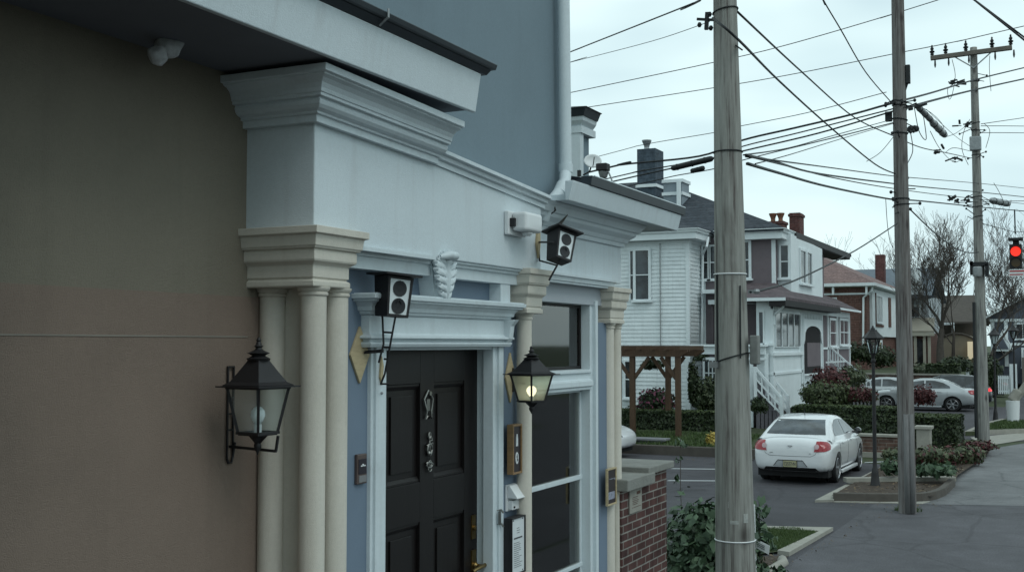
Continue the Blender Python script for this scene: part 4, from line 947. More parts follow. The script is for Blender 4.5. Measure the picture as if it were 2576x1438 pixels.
# planting in the island and the yards
I = lambda px, py, Y: at(px, py, Y=Y)
def clump(name, label, px, py, Y, rx, rz, n, size, m, seed, cat='shrub', m2=None, ry=None, stems=None):
    c = I(px, py, Y); return shrub(name, label, cat, [('e', tuple(c), (rx, ry or rx, rz), n), ('e', (c.x+rx*.45, c.y+.15, c.z-rz*.15), (rx*.7, rx*.7, rz*.8), n//2), ('e', (c.x-rx*.5, c.y, c.z-rz*.2), (rx*.6, rx*.6, rz*.7), n//2)], size, m, seed, m2=m2, stems=stems)
clump('hosta_plant', 'pale green broad-leaved plant right of the middle pole base', 2352, 1180, 26.6, .42, .13, 260, .16, m_bush, 31, 'plant')
clump('hosta_plant', 'small pale green plant in front of the middle pole left side', 2243, 1172, 26.5, .22, .20, 160, .13, m_bush, 32, 'plant')
clump('low_shrub', 'mixed low shrub with reddish tips beside the grey stone pier', 2345, 1145, 30.5, .6, .26, 900, .10, m_grn, 33, m2=m_red)
clump('low_shrub', 'low green shrub in front of the square hedge on the island', 2415, 1140, 31.5, .55, .26, 900, .10, m_grn, 34, m2=m_red)
clump('low_shrub', 'reddish low shrub at the foot of the farthest pole', 2462, 1120, 34.6, .45, .16, 500, .09, m_red, 35, m2=m_grn)
clump('low_shrub', 'small shrub between the lamp post and the middle pole', 2250, 1142, 29.5, .3, .18, 300, .09, m_grn, 36)
clump('red_shrub', 'dark red leafed shrub in front of the silver sedan', 2322, 992, 38.6, .38, .34, 700, .10, m_red, 37)
clump('red_shrub', 'broad purple leafed shrub left of the black lamp post', 2085, 955, 36.6, .55, .5, 1000, .11, m_red, 38)
clump('garden_shrub', 'big olive green shrub above the long hedge', 2078, 985, 36.4, .75, .48, 1700, .10, m_grn, 39, m2=m_hedgel)
clump('garden_shrub', 'light green shrub behind the lamp post near the white stair', 2140, 945, 38.5, .5, .38, 900, .10, m_grn, 40)
clump('garden_shrub', 'reddish green shrub hanging over the hedge by the silver hood', 2165, 990, 36.5, .45, .3, 700, .09, m_red, 41, m2=m_grn)
clump('garden_shrub', 'dark evergreen shrub before the red brick house corner', 2150, 885, 64.5, .9, .6, 900, .16, m_hedge, 42)
clump('garden_shrub', 'rounded evergreen shrub below the brick house by the lamp head', 2215, 895, 64.8, .8, .6, 900, .16, m_hedge, 43)
clump('garden_shrub', 'low light green shrub row on the bank behind the middle pole', 2330, 930, 64.8, 1.2, .35, 900, .16, m_grn, 44)
clump('garden_shrub', 'dark clipped shrub under the big bare tree', 2405, 915, 66, .9, .45, 800, .16, m_hedge, 45)
clump('garden_shrub', 'wide evergreen mass behind the far lamp post', 2480, 935, 68, .8, 1.1, 1400, .2, m_hedge, 46)
clump('flowering_bush', 'bush with pink flowers behind the pergola posts', 1650, 1010, 34.9, .55, .48, 1300, .11, m_hedge, 47, m2=m_pinkf)
clump('flowering_bush', 'dark green bush under the left pergola post', 1605, 1050, 34.8, .45, .45, 900, .11, m_hedge, 48)
clump('garden_shrub', 'tall leafy shrub against the clapboard corner right of the pergola', 1775, 990, 35.2, .42, .6, 1300, .11, m_hedge, 49, m2=m_grn)
clump('climber', 'climbing plant on a narrow trellis right of the pergola', 1742, 960, 35.0, .14, .78, 600, .11, m_hedge, 50, 'plant')
clump('climber', 'leafy climber hanging from the pergola beam', 1640, 915, 34.6, .32, .18, 300, .12, m_hedge, 51, 'plant')
clump('hanging_basket', 'dark leafy hanging basket under the white balcony beam', 1763, 898, 35.9, .24, .13, 180, .10, m_hedge, 52, 'plant')
clump('yellow_shrub', 'bright yellow leafed plant beside the nearest pole at the lot edge', 1795, 1105, 31.7, .22, .24, 240, .13, m_yel, 53)
clump('garden_shrub', 'dark round shrub at the foot of the white stair', 1908, 1018, 34.4, .26, .26, 500, .09, m_hedge, 54)

# weeds at the feet of poles and walls, fallen leaves on the soil and along the kerbs
def weeds(label, x, y, r, n, seed, z=.006):
    rnd = random.Random(seed); b = MB()
    for i in range(n):
        a = rnd.uniform(0, 6.28); d = r*rnd.uniform(.8, 1.5); px, py = x+math.cos(a)*d, y+math.sin(a)*d; h = rnd.uniform(.03, .12); k = len(b.v)
        q = rnd.uniform(0, 6.28); b.v += [Vector((px-math.cos(q)*.008, py-math.sin(q)*.008, z)), Vector((px+math.cos(q)*.008, py+math.sin(q)*.008, z)), Vector((px+rnd.gauss(0, .04), py+rnd.gauss(0, .04), z+h))]; b.face(k, k+1, k+2)
    tag(b.build('weeds', m_grass, recalc=False), label, kind='stuff')
weeds('tufts of weeds round the foot of the middle utility pole', G(2283, 1286).x, G(2283, 1286).y+.1, .17, 160, 61)
weeds('weeds round the foot of the farthest utility pole', G(2475, 1133).x, G(2475, 1133).y, .2, 160, 62, .1)
rnd = random.Random(63); b = MB()
def litter(poly, n, z, s):
    xs = [p.x for p in poly]; ys = [p.y for p in poly]; k_ = 0
    while k_ < n:
        x, y = rnd.uniform(min(xs), max(xs)), rnd.uniform(min(ys), max(ys)); ins = False; j = len(poly)-1
        for i in range(len(poly)):
            if (poly[i].y > y) != (poly[j].y > y) and x < (poly[j].x-poly[i].x)*(y-poly[i].y)/(poly[j].y-poly[i].y)+poly[i].x: ins = not ins
            j = i
        if not ins: continue
        k_ += 1; a = rnd.uniform(0, 6.28); q = s*rnd.uniform(.5, 1.4); u_ = Vector((math.cos(a), math.sin(a), rnd.gauss(0, .3)))*q; v_ = Vector((-math.sin(a), math.cos(a), rnd.gauss(0, .3)))*q*.5; c_ = Vector((x, y, z+q*.4)); i = len(b.v)
        b.v += [c_-u_, c_+v_, c_+u_, c_-v_]; b.face(i, i+1, i+2, i+3)
litter([G(*p) for p in isl], 900, .10, .035)
litter([G(1880, 1402), (G(1880, 1402)+Vector((-1., 0, 0))), Vector((-4.6, 10.5, 0)), Vector((-3.4, 10.5, 0)), G(1925, 1436), G(1986, 1400)], 500, .02, .03)
litter([G(2050, 1275), G(2400, 1275), G(2405, 1262), G(2050, 1263)], 60, .012, .025)
litter([G(1690, 1160), G(2250, 1160), G(2250, 1149), G(1690, 1149)], 120, .004, .03)
litter([G(1990, 1425), G(2260, 1285), G(2230, 1275), G(1975, 1415)], 60, .012, .02)
tag(b.build('leaf_litter', leafm('dry_leaf', (.07, .045, .025), (.19, .13, .07)), recalc=False), 'dry brown leaves scattered over the soil beds and along the kerbs', kind='stuff')
# ------------------------------------------------------------------ utility poles
def ppole(label, m, Y, pxs, widths, ztop, group='wooden utility poles'):
    (x0, y0), (x1, y1) = pxs; a = at(x0, y0, Y=Y); b_ = at(x1, y1, Y=Y)
    d = (a-b_); zl = 0; base = b_+d*((zl-b_.z)/d.z); top = b_+d*((ztop-b_.z)/d.z)
    zf = -base.x*math.sin(YAW)+Y*math.cos(YAW)
    ra, rb = widths[0]*zf/FP/2, widths[1]*zf/FP/2
    rr = lambda z: rb+(ra-rb)*(z-b_.z)/(a.z-b_.z)
    t = thing('utility_pole', label, 'utility pole', base, group=group)
    rnd = random.Random(int(Y*10)); n = 26; segs = 40; mb = MB(); ph = [rnd.uniform(0, 6.28) for _ in range(6)]
    for i in range(segs+1):
        z = ztop*i/segs; c = base+d*(z/d.z)
        for k in range(n):
            q = 2*math.pi*k/n; r = max(.05, rr(z))*(1+.012*math.sin(3*q+ph[0]+z*.6)+.008*math.sin(7*q+ph[1])+.006*math.sin(13*q+ph[2]+z*.3))
            mb.v.append(c+Vector((math.cos(q)*r, math.sin(q)*r, 0)))
    for i in range(segs):
        for k in range(n): mb.face(i*n+k, i*n+(k+1) % n, (i+1)*n+(k+1) % n, (i+1)*n+k)
    mb.face(*[segs*n+k for k in range(n)])
    mb.build('shaft', m, t, smooth=True)
    ax = lambda z: base+d*(z/d.z)
    return t, ax, rr
def ringpath(ax, rr, z, tilt=0, e=.006, n=24, a0=0, a1=2*math.pi):
    return [ax(z)+Vector((math.cos(a0+(a1-a0)*k/n)*(rr(z)+e), math.sin(a0+(a1-a0)*k/n)*(rr(z)+e), tilt*math.cos(a0+(a1-a0)*k/n))) for k in range(n+1)]
P1, ax1, rr1 = ppole('thick pale weathered utility pole nearest the camera, cut by the photo top', m_pole1, 9.55, ((1824, 0), (1851, 1438)), (59, 99), 8.2)
zy = lambda py, X=-2.6, Y=9.55: at(1830, py, Y=Y).z
for py, tl in ((28, .02), (383, .0), (900, .045)): MB().tube(ringpath(ax1, rr1, zy(py), tl), .0065, 5).build('wire_band', m_cable, P1)
for py in (690, 1354): MB().tube(ringpath(ax1, rr1, zy(py), 0, .004), .006, 5).build('pale_strap', m_plastic, P1)
# guard moulding and ground wires
def onpole(ax, rr, z, px, py_, Y, e=.008):
    """a point on the pole's camera side"""
    p = at(px, py_, Y=Y); c = ax(z); o = p.x-c.x; r = rr(z)+e; o = max(-r*.98, min(r*.98, o*1.0))
    return Vector((c.x+o, c.y-math.sqrt(max(0, r*r-o*o)), z))
g = MB()
for px, y0, y1, r in ((1812, 692, 925, .008), (1869, 720, 900, .006)):
    g.tube([onpole(ax1, rr1, zy(y0+(y1-y0)*i/6), px+i*.4, y0+(y1-y0)*i/6, 9.55) for i in range(7)], r, 6)
g.build('ground_wire', m_cable, P1)
b = MB(); p = ax1(zy(915))+Vector((-.11, -.14, 0)); b.box(p.x-.04, p.x+.03, p.y-.03, p.y+.02, p.z-.03, p.z+.02); b.build('clamp', m_metal, P1); b = MB(); p = ax1(zy(735))+Vector((.16, -.03, 0)); b.bar(p, p+Vector((.06, 0, 0)), .03); b.lathe([(.02, -.02), (.028, 0), (.02, .02)], p+Vector((.07, 0, 0)), 8)
b.build('clamp', m_metal, P1)
b = MB(); q = ax1(zy(885))+Vector((.17, -.02, 0)); b.box(q.x, q.x+.07, q.y-.05, q.y+.04, q.z-.10, q.z+.14); b.build('cable_box', surf('grey_box', (.22, .23, .22), .7, .2, 9.), P1, bevel=.01)
m_scrap = surf('weathered_paper', (.42, .44, .42), .8, .25, 40.)
for (px, py, w_, h_) in ((1848, 1306, .07, .03), (1878, 1298, .045, .075), (1833, 1262, .007, .05)):
    z = at(px, py, Y=9.55).z; c = ax1(z); r = rr1(z)+.003; o = at(px, py, Y=9.4).x-c.x; aa = math.atan2(-1, 0)+o/r
    vs = []
    for j in range(2):
        for i in range(7): a_ = aa+(i/6-.5)*w_/r; vs.append(c+Vector((math.cos(a_)*r, math.sin(a_)*r, (j-.5)*h_)))
    MB().add(vs, [(i, i+1, i+8, i+7) for i in range(6)]).build('paper_scrap', m_scrap, P1)
b = MB(); c = ax1(zy(48)); b.bar(c+Vector((-.10, -.02, 0)), c+Vector((-.24, -.04, .02)), .02); b.bar(c+Vector((-.16, -.03, -.08)), c+Vector((-.15, -.03, .07)), .03)
b.build('insulator_bracket', m_cable, P1); b = MB()
for dx_, dz_ in ((-.22, -.03), (-.13, .05), (-.12, -.07)): MB().lathe([(.012, -.02), (.022, 0), (.012, .02)], c+Vector((dx_, -.03, dz_)), 8).build('insulator', m_cable, P1)
MB().bar(c+Vector((.1, -.05, -.25)), c+Vector((.16, -.06, -.30)), .012).build('spike', m_cable, P1)

P2, ax2, rr2 = ppole('dark grey utility pole in the middle standing in the sidewalk edge', m_pole2, 22.4, ((2258, 0), (2283, 1290)), (31, 43), 12)
b = MB(); zc = at(2283, 1040, Y=22.4).z
for i in range(2):
    a0 = -1.4+.5*i; b.tube([ax2(z)+Vector((math.cos(a0)*(rr2(z)+.01), math.sin(a0)*(rr2(z)+.01), 0)) for z in (0.02, zc*.5, zc)], .05, 8)
b.build('cable_guard', surf('guard_grey', (.17, .17, .17), .8, .2, 8., stretch=(8, 8, 1)), P2, smooth=True)
def clutter(t, ax, rr, zs, seed, n, name='hardware', spread=.22):
    rnd = random.Random(seed)
    for z0_ in zs:
      b = MB()
      for i in range(n//len(zs)+1):
        z = z0_+rnd.gauss(0, .09); a = rnd.uniform(0, 6.28); r = rr(z); c = ax(z)
        p = c+Vector((math.cos(a)*r, math.sin(a)*r, 0)); q = p+Vector((math.cos(a), math.sin(a), rnd.uniform(-.6, .6)))*rnd.uniform(.04, spread)
        b.bar(p, q, .018)
        if rnd.random() < .6: b.lathe([(.015, -.03), (.03, -.01), (.03, .01), (.015, .03)], q, 7)
      b.tube(ringpath(ax, rr, z0_, rnd.uniform(-.03, .03), .008), .012, 5)
      b.build(name, m_cable, t)
z2 = lambda py: at(2270, py, Y=22.4).z
clutter(P2, ax2, rr2, [z2(255), z2(265), z2(300), z2(335), z2(500), z2(515)], 5, 26)
b = MB(); c = ax2(z2(195)); b.box(c.x+.12, c.x+.20, c.y-.06, c.y+.04, c.z-.13, c.z+.22); b.bar(c+Vector((.1, 0, -.25)), c+Vector((.15, 0, -.1)), .04); b.build('switch_box', m_cable, P2, bevel=.01)
b = MB(); c = ax2(z2(295)); b.box(c.x-.26, c.x-.14, c.y-.06, c.y+.05, c.z-.06, c.z+.12); b.build('terminal_box', m_cable, P2, bevel=.01)

P3, ax3, rr3 = ppole('far utility pole with a crossarm and five insulators', m_pole3, 36.4, ((2449, 120), (2475, 1133)), (17, 30), at(2449, 120, Y=36.4).z)
z3 = lambda py: at(2455, py, Y=36.4).z
aL, aR = at(2341, 147, Y=36.2), at(2546, 120, Y=36.2); aR = Vector((aR.x, aL.y, aR.z)); aL = aL+(aR-aL)*0
MB().bar(aL, aR, .13, .13).build('crossarm', surf('crossarm_wood', (.16, .145, .125), .85, .2, 6.), P3, bevel=.01)
for f in (.02, .19, .44, .76, .985):
    c = aL+(aR-aL)*f; b = MB(); b.lathe([(.015, -.05), (.015, .08), (.05, .09), (.055, .13), (.03, .14), (.07, .17), (.075, .20), (.03, .23), (.05, .26), (.05, .29), (.02, .34), (.03, .37), (.005, .40)], c, 10)
    b.lathe([(.012, -.30), (.03, -.22), (.02, -.07)], c+Vector((.08, 0, 0)), 6)
    b.build('insulator', m_cable, P3, smooth=True, auto=50)
b = MB(); j = ax3(z3(160))
for s_ in (.27, .78): b.bar(aL+(aR-aL)*s_, j+Vector((0, -.12, -.15)), .03)
b.build('brace', m_metal, P3)
clutter(P3, ax3, rr3, [z3(205), z3(310), z3(328), z3(390), z3(495), z3(520), z3(545)], 8, 30, spread=.35)
b = MB(); c = ax3(z3(365)); b.box(c.x-.16, c.x+.16, c.y-.3, c.y-.13, c.z-.2, c.z+.22); b.build('meter_box', m_metal, P3, bevel=.03)
c = ax3(z3(683)); b = MB(); b.lathe([(.12, -.16), (.13, -.1), (.13, .1), (.10, .13)], c+Vector((-.03, -.27, 0)), 14); b.build('lamp_canister', m_metal, P3, smooth=True, auto=40)
b = MB(); b.box(c.x-.24, c.x+.26, c.y-.2, c.y+.2, c.z+.16, c.z+.27); b.box(c.x-.24, c.x-.16, c.y-.2, c.y-.1, c.z-.1, c.z+.3); b.box(c.x+.17, c.x+.27, c.y-.2, c.y, c.z-.15, c.z+.2); b.build('mount', m_cable, P3)
b = MB(); b.tube([ax3(z)+Vector((-rr3(z)-.02, -.12, 0)) for z in (z3(1100), z3(900), z3(760))], .04, 6); b.build('conduit', m_cable, P3)

# ------------------------------------------------------------------ overhead cables
def spline(P, k=6):
    P = [Vector(p) for p in P]; out = []
    for i in range(len(P)-1):
        p0, p1, p2, p3 = P[max(i-1, 0)], P[i], P[i+1], P[min(i+2, len(P)-1)]
        for j in range(k):
            t = j/k; out.append(.5*((2*p1)+(p2-p0)*t+(2*p0-5*p1+4*p2-p3)*t*t+(3*p1-p0-3*p2+p3)*t**3))
    return out+[P[-1]]
def cable(label, pts, r, group='overhead cables', name='overhead_cable', n=5):
    Q = [at(x, y, Y=Y) for (x, y, Y) in pts]
    if pts[0][0] < 1600 or pts[0][1] < 0: Q = [Q[0]+(Q[0]-Q[1]).normalized()*14]+Q      # runs on to the next pole or house out of sight
    if pts[-1][0] > 2590 or pts[-1][1] < 0: Q = Q+[Q[-1]+(Q[-1]-Q[-2]).normalized()*18]
    P = spline(Q)
    return tag(MB().tube(P, r, n).build(name, m_cable, smooth=True), label, 'cable', group)
C = cable
C('taut cable from the white gutter pipe up to the very top of the nearest pole', [(1380, 152, 13.5), (1432, 132, 13), (1745, 8, 10.2), (1790, -14, 9.6)], .0075)
C('faint thin wire from the gutter pipe to the insulator on the nearest pole', [(1390, 171, 13), (1432, 158, 12.6), (1640, 104, 11), (1785, 55, 9.65)], .0035)
C('upper of two long thin wires crossing the sky behind both near poles', [(1300, 262, 28), (1432, 234, 28), (1797, 157, 28), (1985, 112, 28), (2243, 37, 28), (2400, -12, 28)], .011)
C('lower of two long thin wires crossing the sky to the right edge', [(1300, 300, 30), (1447, 275, 30), (1797, 221, 30), (2010, 184, 30), (2243, 137, 30), (2420, 102, 30), (2620, 56, 30)], .011)
C('sloping wire from the nearest pole top band past the middle pole to the far pole', [(1852, 27, 9.6), (2018, 182, 15), (2150, 296, 20), (2250, 343, 22.8), (2316, 371, 25), (2378, 384, 28), (2442, 398, 36.2)], .011)
C('steep wire crossing the face of the nearest pole and sagging to the middle pole', [(1793, 46, 9.35), (1859, 102, 9.38), (1960, 204, 13), (2086, 318, 17), (2200, 412, 20.5), (2252, 437, 22.25)], .012)
C('steep wire dropping from the top of the photo to the middle pole clamps', [(2050, -50, 15), (2071, 0, 16), (2114, 73, 17.5), (2178, 182, 20), (2246, 262, 22.3)], .010)
C('short thick cable crossing the upper right corner', [(2400, -40, 13), (2450, 0, 13), (2520, 52, 13.5), (2600, 112, 14)], .010)
C('thin wire from behind the chimney up to the middle pole', [(1500, 395, 26), (1615, 365, 25), (1795, 334, 24), (1850, 320, 23.8), (2030, 284, 23), (2230, 232, 22.5)], .008)
T1 = [(1470, 436, 24), (1560, 415, 23.8), (1760, 393, 23.4), (1868, 353, 23.2), (2000, 322, 23), (2140, 289, 22.7), (2247, 259, 22.2), (2345, 233, 28), (2456, 200, 36.1), (2620, 160, 45)]
C('thick black cable over the roof past the chimney to all three poles, upper one', T1, .022)
C('second black cable under the upper thick one towards the middle pole', [(1500, 456, 24), (1600, 433, 23.8), (1790, 398, 23.4), (1870, 368, 23.2), (2010, 334, 22.9), (2247, 274, 22.3)], .014)
C('thick black cable carrying the long splice case up to the middle pole', [(1510, 464, 24), (1615, 440, 23.6), (1760, 408, 23.3), (1870, 380, 23), (2060, 335, 22.7), (2247, 280, 22.25)], .017)
C('lowest black cable of the bundle left of the nearest pole', [(1535, 478, 24), (1640, 456, 23.6), (1700, 442, 23.4), (1800, 424, 23), (1880, 400, 22.8), (2100, 346, 22.4), (2247, 309, 22.3)], .011)
C('thick lower cable from the middle pole past the far pole to the right edge', [(2276, 273, 22.4), (2345, 253, 27), (2456, 225, 36.1), (2620, 189, 46)], .026)
C('heavy dark cable sagging from the nearest pole to the middle pole and the right edge', [(1880, 412, 9.6), (1965, 437, 12), (2085, 470, 16), (2240, 501, 22.2), (2300, 504, 25), (2390, 513, 31), (2456, 520, 36.1), (2620, 535, 46)], .016)
C('medium cable of the sagging bundle below the middle pole hardware', [(1876, 390, 9.6), (1950, 407, 12), (2060, 437, 16), (2240, 461, 22.7), (2330, 471, 28), (2470, 484, 36.6), (2620, 500, 46)], .013)
C('thin upper cable of the sagging bundle right of the nearest pole', [(1876, 394, 9.7), (2060, 418, 16), (2240, 442, 22.8), (2330, 450, 28), (2470, 462, 36.8), (2620, 478, 46)], .009)
C('thin lower cable of the sagging bundle right of the nearest pole', [(1876, 392, 9.8), (1990, 420, 13), (2095, 447, 17), (2240, 473, 22.9), (2400, 494, 32), (2620, 517, 46)], .009)
C('thin wire from the nearest pole rising to the middle pole just above the bundle', [(1870, 390, 9.7), (1985, 372, 13.5), (2100, 340, 17.5), (2247, 300, 22.3)], .007)
C('faint wire rising from the nearest pole side to the middle pole', [(1900, 412, 10), (1990, 388, 14), (2120, 348, 18.5), (2247, 311, 22.35)], .006)
C('single cable from the clamp low on the nearest pole up to the middle pole', [(1888, 734, 9.5), (1925, 727, 10.5), (2018, 697, 13.5), (2153, 629, 18.5), (2257, 562, 22.2)], .011)
C('curved cable sagging from the middle pole down to the far pole', [(2285, 522, 22.4), (2353, 587, 27), (2405, 625, 31.5), (2441, 636, 35), (2462, 634, 36.2)], .014)
C('thin guy wire dropping left from the middle pole', [(2180, 406, 21), (2215, 383, 21.8), (2247, 345, 22.3)], .006)
C('hanging loose wire left of the middle pole', [(2228, 498, 22), (2232, 560, 22), (2238, 602, 22), (2246, 622, 22.2)], .006)
for i, (p, lb) in enumerate([([(2468, 312, 36.4), (2530, 303, 40), (2620, 290, 46)], 'upper thin wire leaving the far pole to the right edge'), ([(2468, 317, 36.4), (2530, 317, 40), (2620, 318, 46)], 'middle thin wire leaving the far pole to the right edge'), ([(2468, 334, 36.4), (2530, 334, 40), (2620, 335, 46)], 'lower thin wire leaving the far pole to the right edge'),
   ([(2400, 510, 33), (2456, 508, 36.1), (2520, 506, 40), (2620, 505, 46)], 'level cable through the small transformer at the right edge'), ([(2335, 156, 36.2), (2560, 100, 44), (2600, 86, 46)], 'faint wire over the crossarm insulators')][:4]):
    C(lb, p, .011)
# loops and jumpers round the far poles
t = thing('jumper_wires', 'tangle of loose jumper wires hung between the middle and far poles', 'wires', at(2380, 390, Y=30))
b = MB()
for pts in ([(2300, 270, 24), (2312, 330, 24), (2330, 350, 24), (2322, 285, 24)], [(2395, 150, 36), (2403, 190, 36), (2396, 235, 36), (2388, 250, 36), (2384, 225, 36), (2398, 212, 36)], [(2490, 140, 36.3), (2489, 175, 36.3), (2493, 230, 36.3)],
  [(2310, 265, 25), (2350, 290, 28), (2374, 320, 31), (2368, 342, 31)], [(2330, 275, 25), (2400, 340, 33), (2440, 368, 36)], [(2378, 345, 32), (2405, 335, 34), (2432, 315, 36)], [(2340, 330, 27), (2365, 375, 30), (2400, 408, 34), (2424, 396, 36)],
  [(2290, 330, 23), (2296, 380, 23), (2280, 420, 23), (2286, 450, 23)], [(2440, 300, 36), (2425, 330, 36), (2420, 375, 36), (2436, 415, 36)], [(2500, 460, 38), (2512, 480, 38), (2523, 502, 38)], [(2378, 384, 28), (2400, 372, 30), (2440, 380, 36)], [(2475, 310, 36.4), (2490, 330, 36.4), (2480, 372, 36.4)]):
    b.tube(spline([at(*p[:2], Y=p[2]) for p in pts]), .008, 4)
b.build('loop', m_cable, t)
rnd = random.Random(4)
for (x, y, Y, n_) in ((2400, 208, 36, 8), (2425, 312, 36, 7), (2350, 380, 29, 8), (2405, 402, 34, 7), (2395, 500, 34, 9), (2437, 498, 36, 6), (2300, 268, 24, 5), (2412, 206, 36, 5)):
    b = MB()
    for i in range(n_):
        p = at(x+rnd.gauss(0, 7), y+rnd.gauss(0, 3.5), Y=Y); q = p+Vector((rnd.gauss(0, .12), rnd.gauss(0, .06), rnd.gauss(0, .05))); b.bar(p, q, rnd.uniform(.02, .06))
    b.build('connector', m_cable, t)
def splice(label, a, c, Y0, Y1, r, m, cap=True):
    p, q = at(*a, Y=Y0), at(*c, Y=Y1); d = q-p
    t = thing('splice_case', label, 'cable splice', p, group='cable splice cases')
    MB().tube([p, p+d*.04, p+d*.08, p+d*.92, p+d*.96, q], [r*.35, r*.9, r, r, r*.9, r*.35], 10).build('case', m, t, smooth=True, auto=40)
    b = MB()
    for f in (.15, .5, .8): b.tube([p+d*(f-.015), p+d*(f+.015)], r*1.1, 10)
    b.build('clamp_band', m_cable, t); return t
splice('long black splice case on the cable left of the nearest pole', (1688, 424), (1795, 398), 23.3, 23.1, .062, m_cable)
splice('short black splice case under the long one left of the nearest pole', (1738, 431), (1772, 422), 23.2, 23.1, .05, m_cable)
splice('tilted grey splice case between the middle and far poles, upper half', (2308, 268), (2345, 305), 25, 27, .062, surf('splice_grey', (.16, .17, .18), .5))
splice('tilted light grey splice case between the middle and far poles, lower half', (2344, 306), (2378, 341), 27, 29, .078, m_metal)
splice('little dark canister hung right of the middle pole', (2286, 325), (2308, 324), 23, 23.2, .06, m_cable)
splice('grey canister on the level cable at the right edge', (2493, 504), (2538, 513), 39, 41, .10, m_metal)

# traffic light at the right edge
c = at(2555, 632, Y=58); t = thing('traffic_light', 'traffic light showing red over a small white sign, hung at the right edge', 'traffic light', c-Vector((0, 0, .9)))
u = Vector((math.cos(YAW), math.sin(YAW), 0)); n = Vector((math.sin(YAW)*.8-.3, -1, 0)).normalized(); n = (Vector((0, CAMZ*0, 0))+Vector((-c.x, -c.y, 0))).normalized(); u = Vector((-n.y, n.x, 0)); 
b = MB(); b.fbox(c, u, n, (-.27, .27), (-.35, -.05), (-.80, .34)); b.build('housing', m_black, t, bevel=.03)
b = MB(); b.fbox(c, u, n, (-.3, .32), (-.35, .2), (.50, .62)); b.fbox(c, u, n, (-.12, .16), (-.3, -.1), (.34, .50)); b.build('hanger', m_cable, t)
def disc(z, r, m, nm): 
    b = MB(); o = c+n*-.045+Vector((0, 0, z)); ring = [o+u*math.cos(2*math.pi*k/20)*r+Vector((0, 0, math.sin(2*math.pi*k/20)*r)) for k in range(20)]; b.prism(ring, n*.03); b.build(nm, m, t)
disc(0, .22, emitm('red_signal', (1., .03, .015), 1.3), 'red_lens'); disc(-.52, .2, surf('amber_off', (.09, .05, .01), .3), 'amber_lens')
b = MB(); o = c
for zz_ in (0, -.52):
    arc = [(math.cos(a), math.sin(a)) for a in [math.pi*k/10 for k in range(11)]]
    for i in range(10): b.add([o+u*arc[i][0]*.25+Vector((0, 0, zz_+arc[i][1]*.25))+n*-.02, o+u*arc[i+1][0]*.25+Vector((0, 0, zz_+arc[i+1][1]*.25))+n*-.02, o+u*arc[i+1][0]*.25+Vector((0, 0, zz_+arc[i+1][1]*.25))+n*.22, o+u*arc[i][0]*.25+Vector((0, 0, zz_+arc[i][1]*.25))+n*.22], [(0, 1, 2, 3)])
b.build('visor', m_black, t, recalc=False)
top = c+Vector((0, 0, .82)); MB().tube([top-n*.1, top+Vector((0, -.2, 1.1))], .03, 6).build('hanging_rod', m_cable, t)
C('span wire holding the traffic light at the right edge', [(2462, 560, 36.4), (2520, 575, 50), (2557, 583, 57.9), (2640, 580, 62)], .014)
p = c+Vector((0, 0, -1.0))
u2 = u
MB().fbox(p, u2, n, (-.32, .4), (0, .03), (-.16, .16)).build('sign_plate', m_plastic, t)
b = MB(); b.fbox(p, u2, n, (-.28, .36), (.031, .036), (.05, .12)); b.fbox(p, u2, n, (-.28, .3), (.031, .036), (-.10, -.05)); b.build('red_band', surf('sign_red', (.5, .05, .06), .5), t)
MB().bar(p+n*-.02+Vector((0, 0, .14)), p+n*-.15+Vector((0, 0, .3)), .05).build('sign_bracket', m_metal, t)

# ------------------------------------------------------------------ lamp posts
def lamp_post(label, base, H, lit=None, s=1.0, frost=False):
    t = thing('lamp_post', label, 'lamp post', base, group='black lantern lamp posts', local=True)
    k = H/3.52
    b = MB(); b.lathe([(.13, 0), (.13, .05), (.10, .12), (.075, .35), (.065, .45), (.05, .48), (.042, .6), (.042, 1.5), (.036, 2.4), (.034, 2.72), (.05, 2.74), (.05, 2.78), (.03, 2.80), (.04, 2.86), (.06, 2.90)], n=16)
    b.build('post', m_black, t, smooth=True, auto=35)
    b = MB(); PH = math.pi/4*0
    b.lathe([(.06, 2.90), (.075, 2.92), (.06, 2.925)], n=8)
    for i in range(6):
        a = i*math.pi/3; b.bar((.075*math.cos(a), .075*math.sin(a), 2.92), (.15*math.cos(a), .15*math.sin(a), 3.22), .016)
    b.lathe([(.155, 3.215), (.16, 3.235), (.155, 3.24)], n=6); b.build('cage', m_black, t)
    MB().lathe([(.24, 3.235), (.245, 3.25), (.15, 3.33), (.09, 3.40), (.085, 3.42), (.05, 3.43), (.045, 3.46), (.02, 3.475), (.022, 3.495), (.004, 3.52)], n=6 if not frost else 12).build('roof', m_black, t)
    MB().lathe([(.072, 2.925), (.143, 3.213)], n=6).build('pane', m_clear if not frost else surf('frosted_glass', (.5, .56, .58), .3), t, recalc=False)
    t.scale = (k,)*3
    return t
lamp_post('black lantern lamp post between the near white car and the middle pole', G(2202, 1232)+Vector((0, 0, .0)), 3.5)
lamp_post('smaller far lamp post right of the far utility pole', G(2505, 1062)+Vector((0, 0, .0)), 3.75, frost=True)
b3 = at(2553, 1010, Y=62); b3.z = 0
h3 = at(2553, 815, Y=62).z
lamp_post('farthest thin lamp post at the right edge of the street', b3, h3)
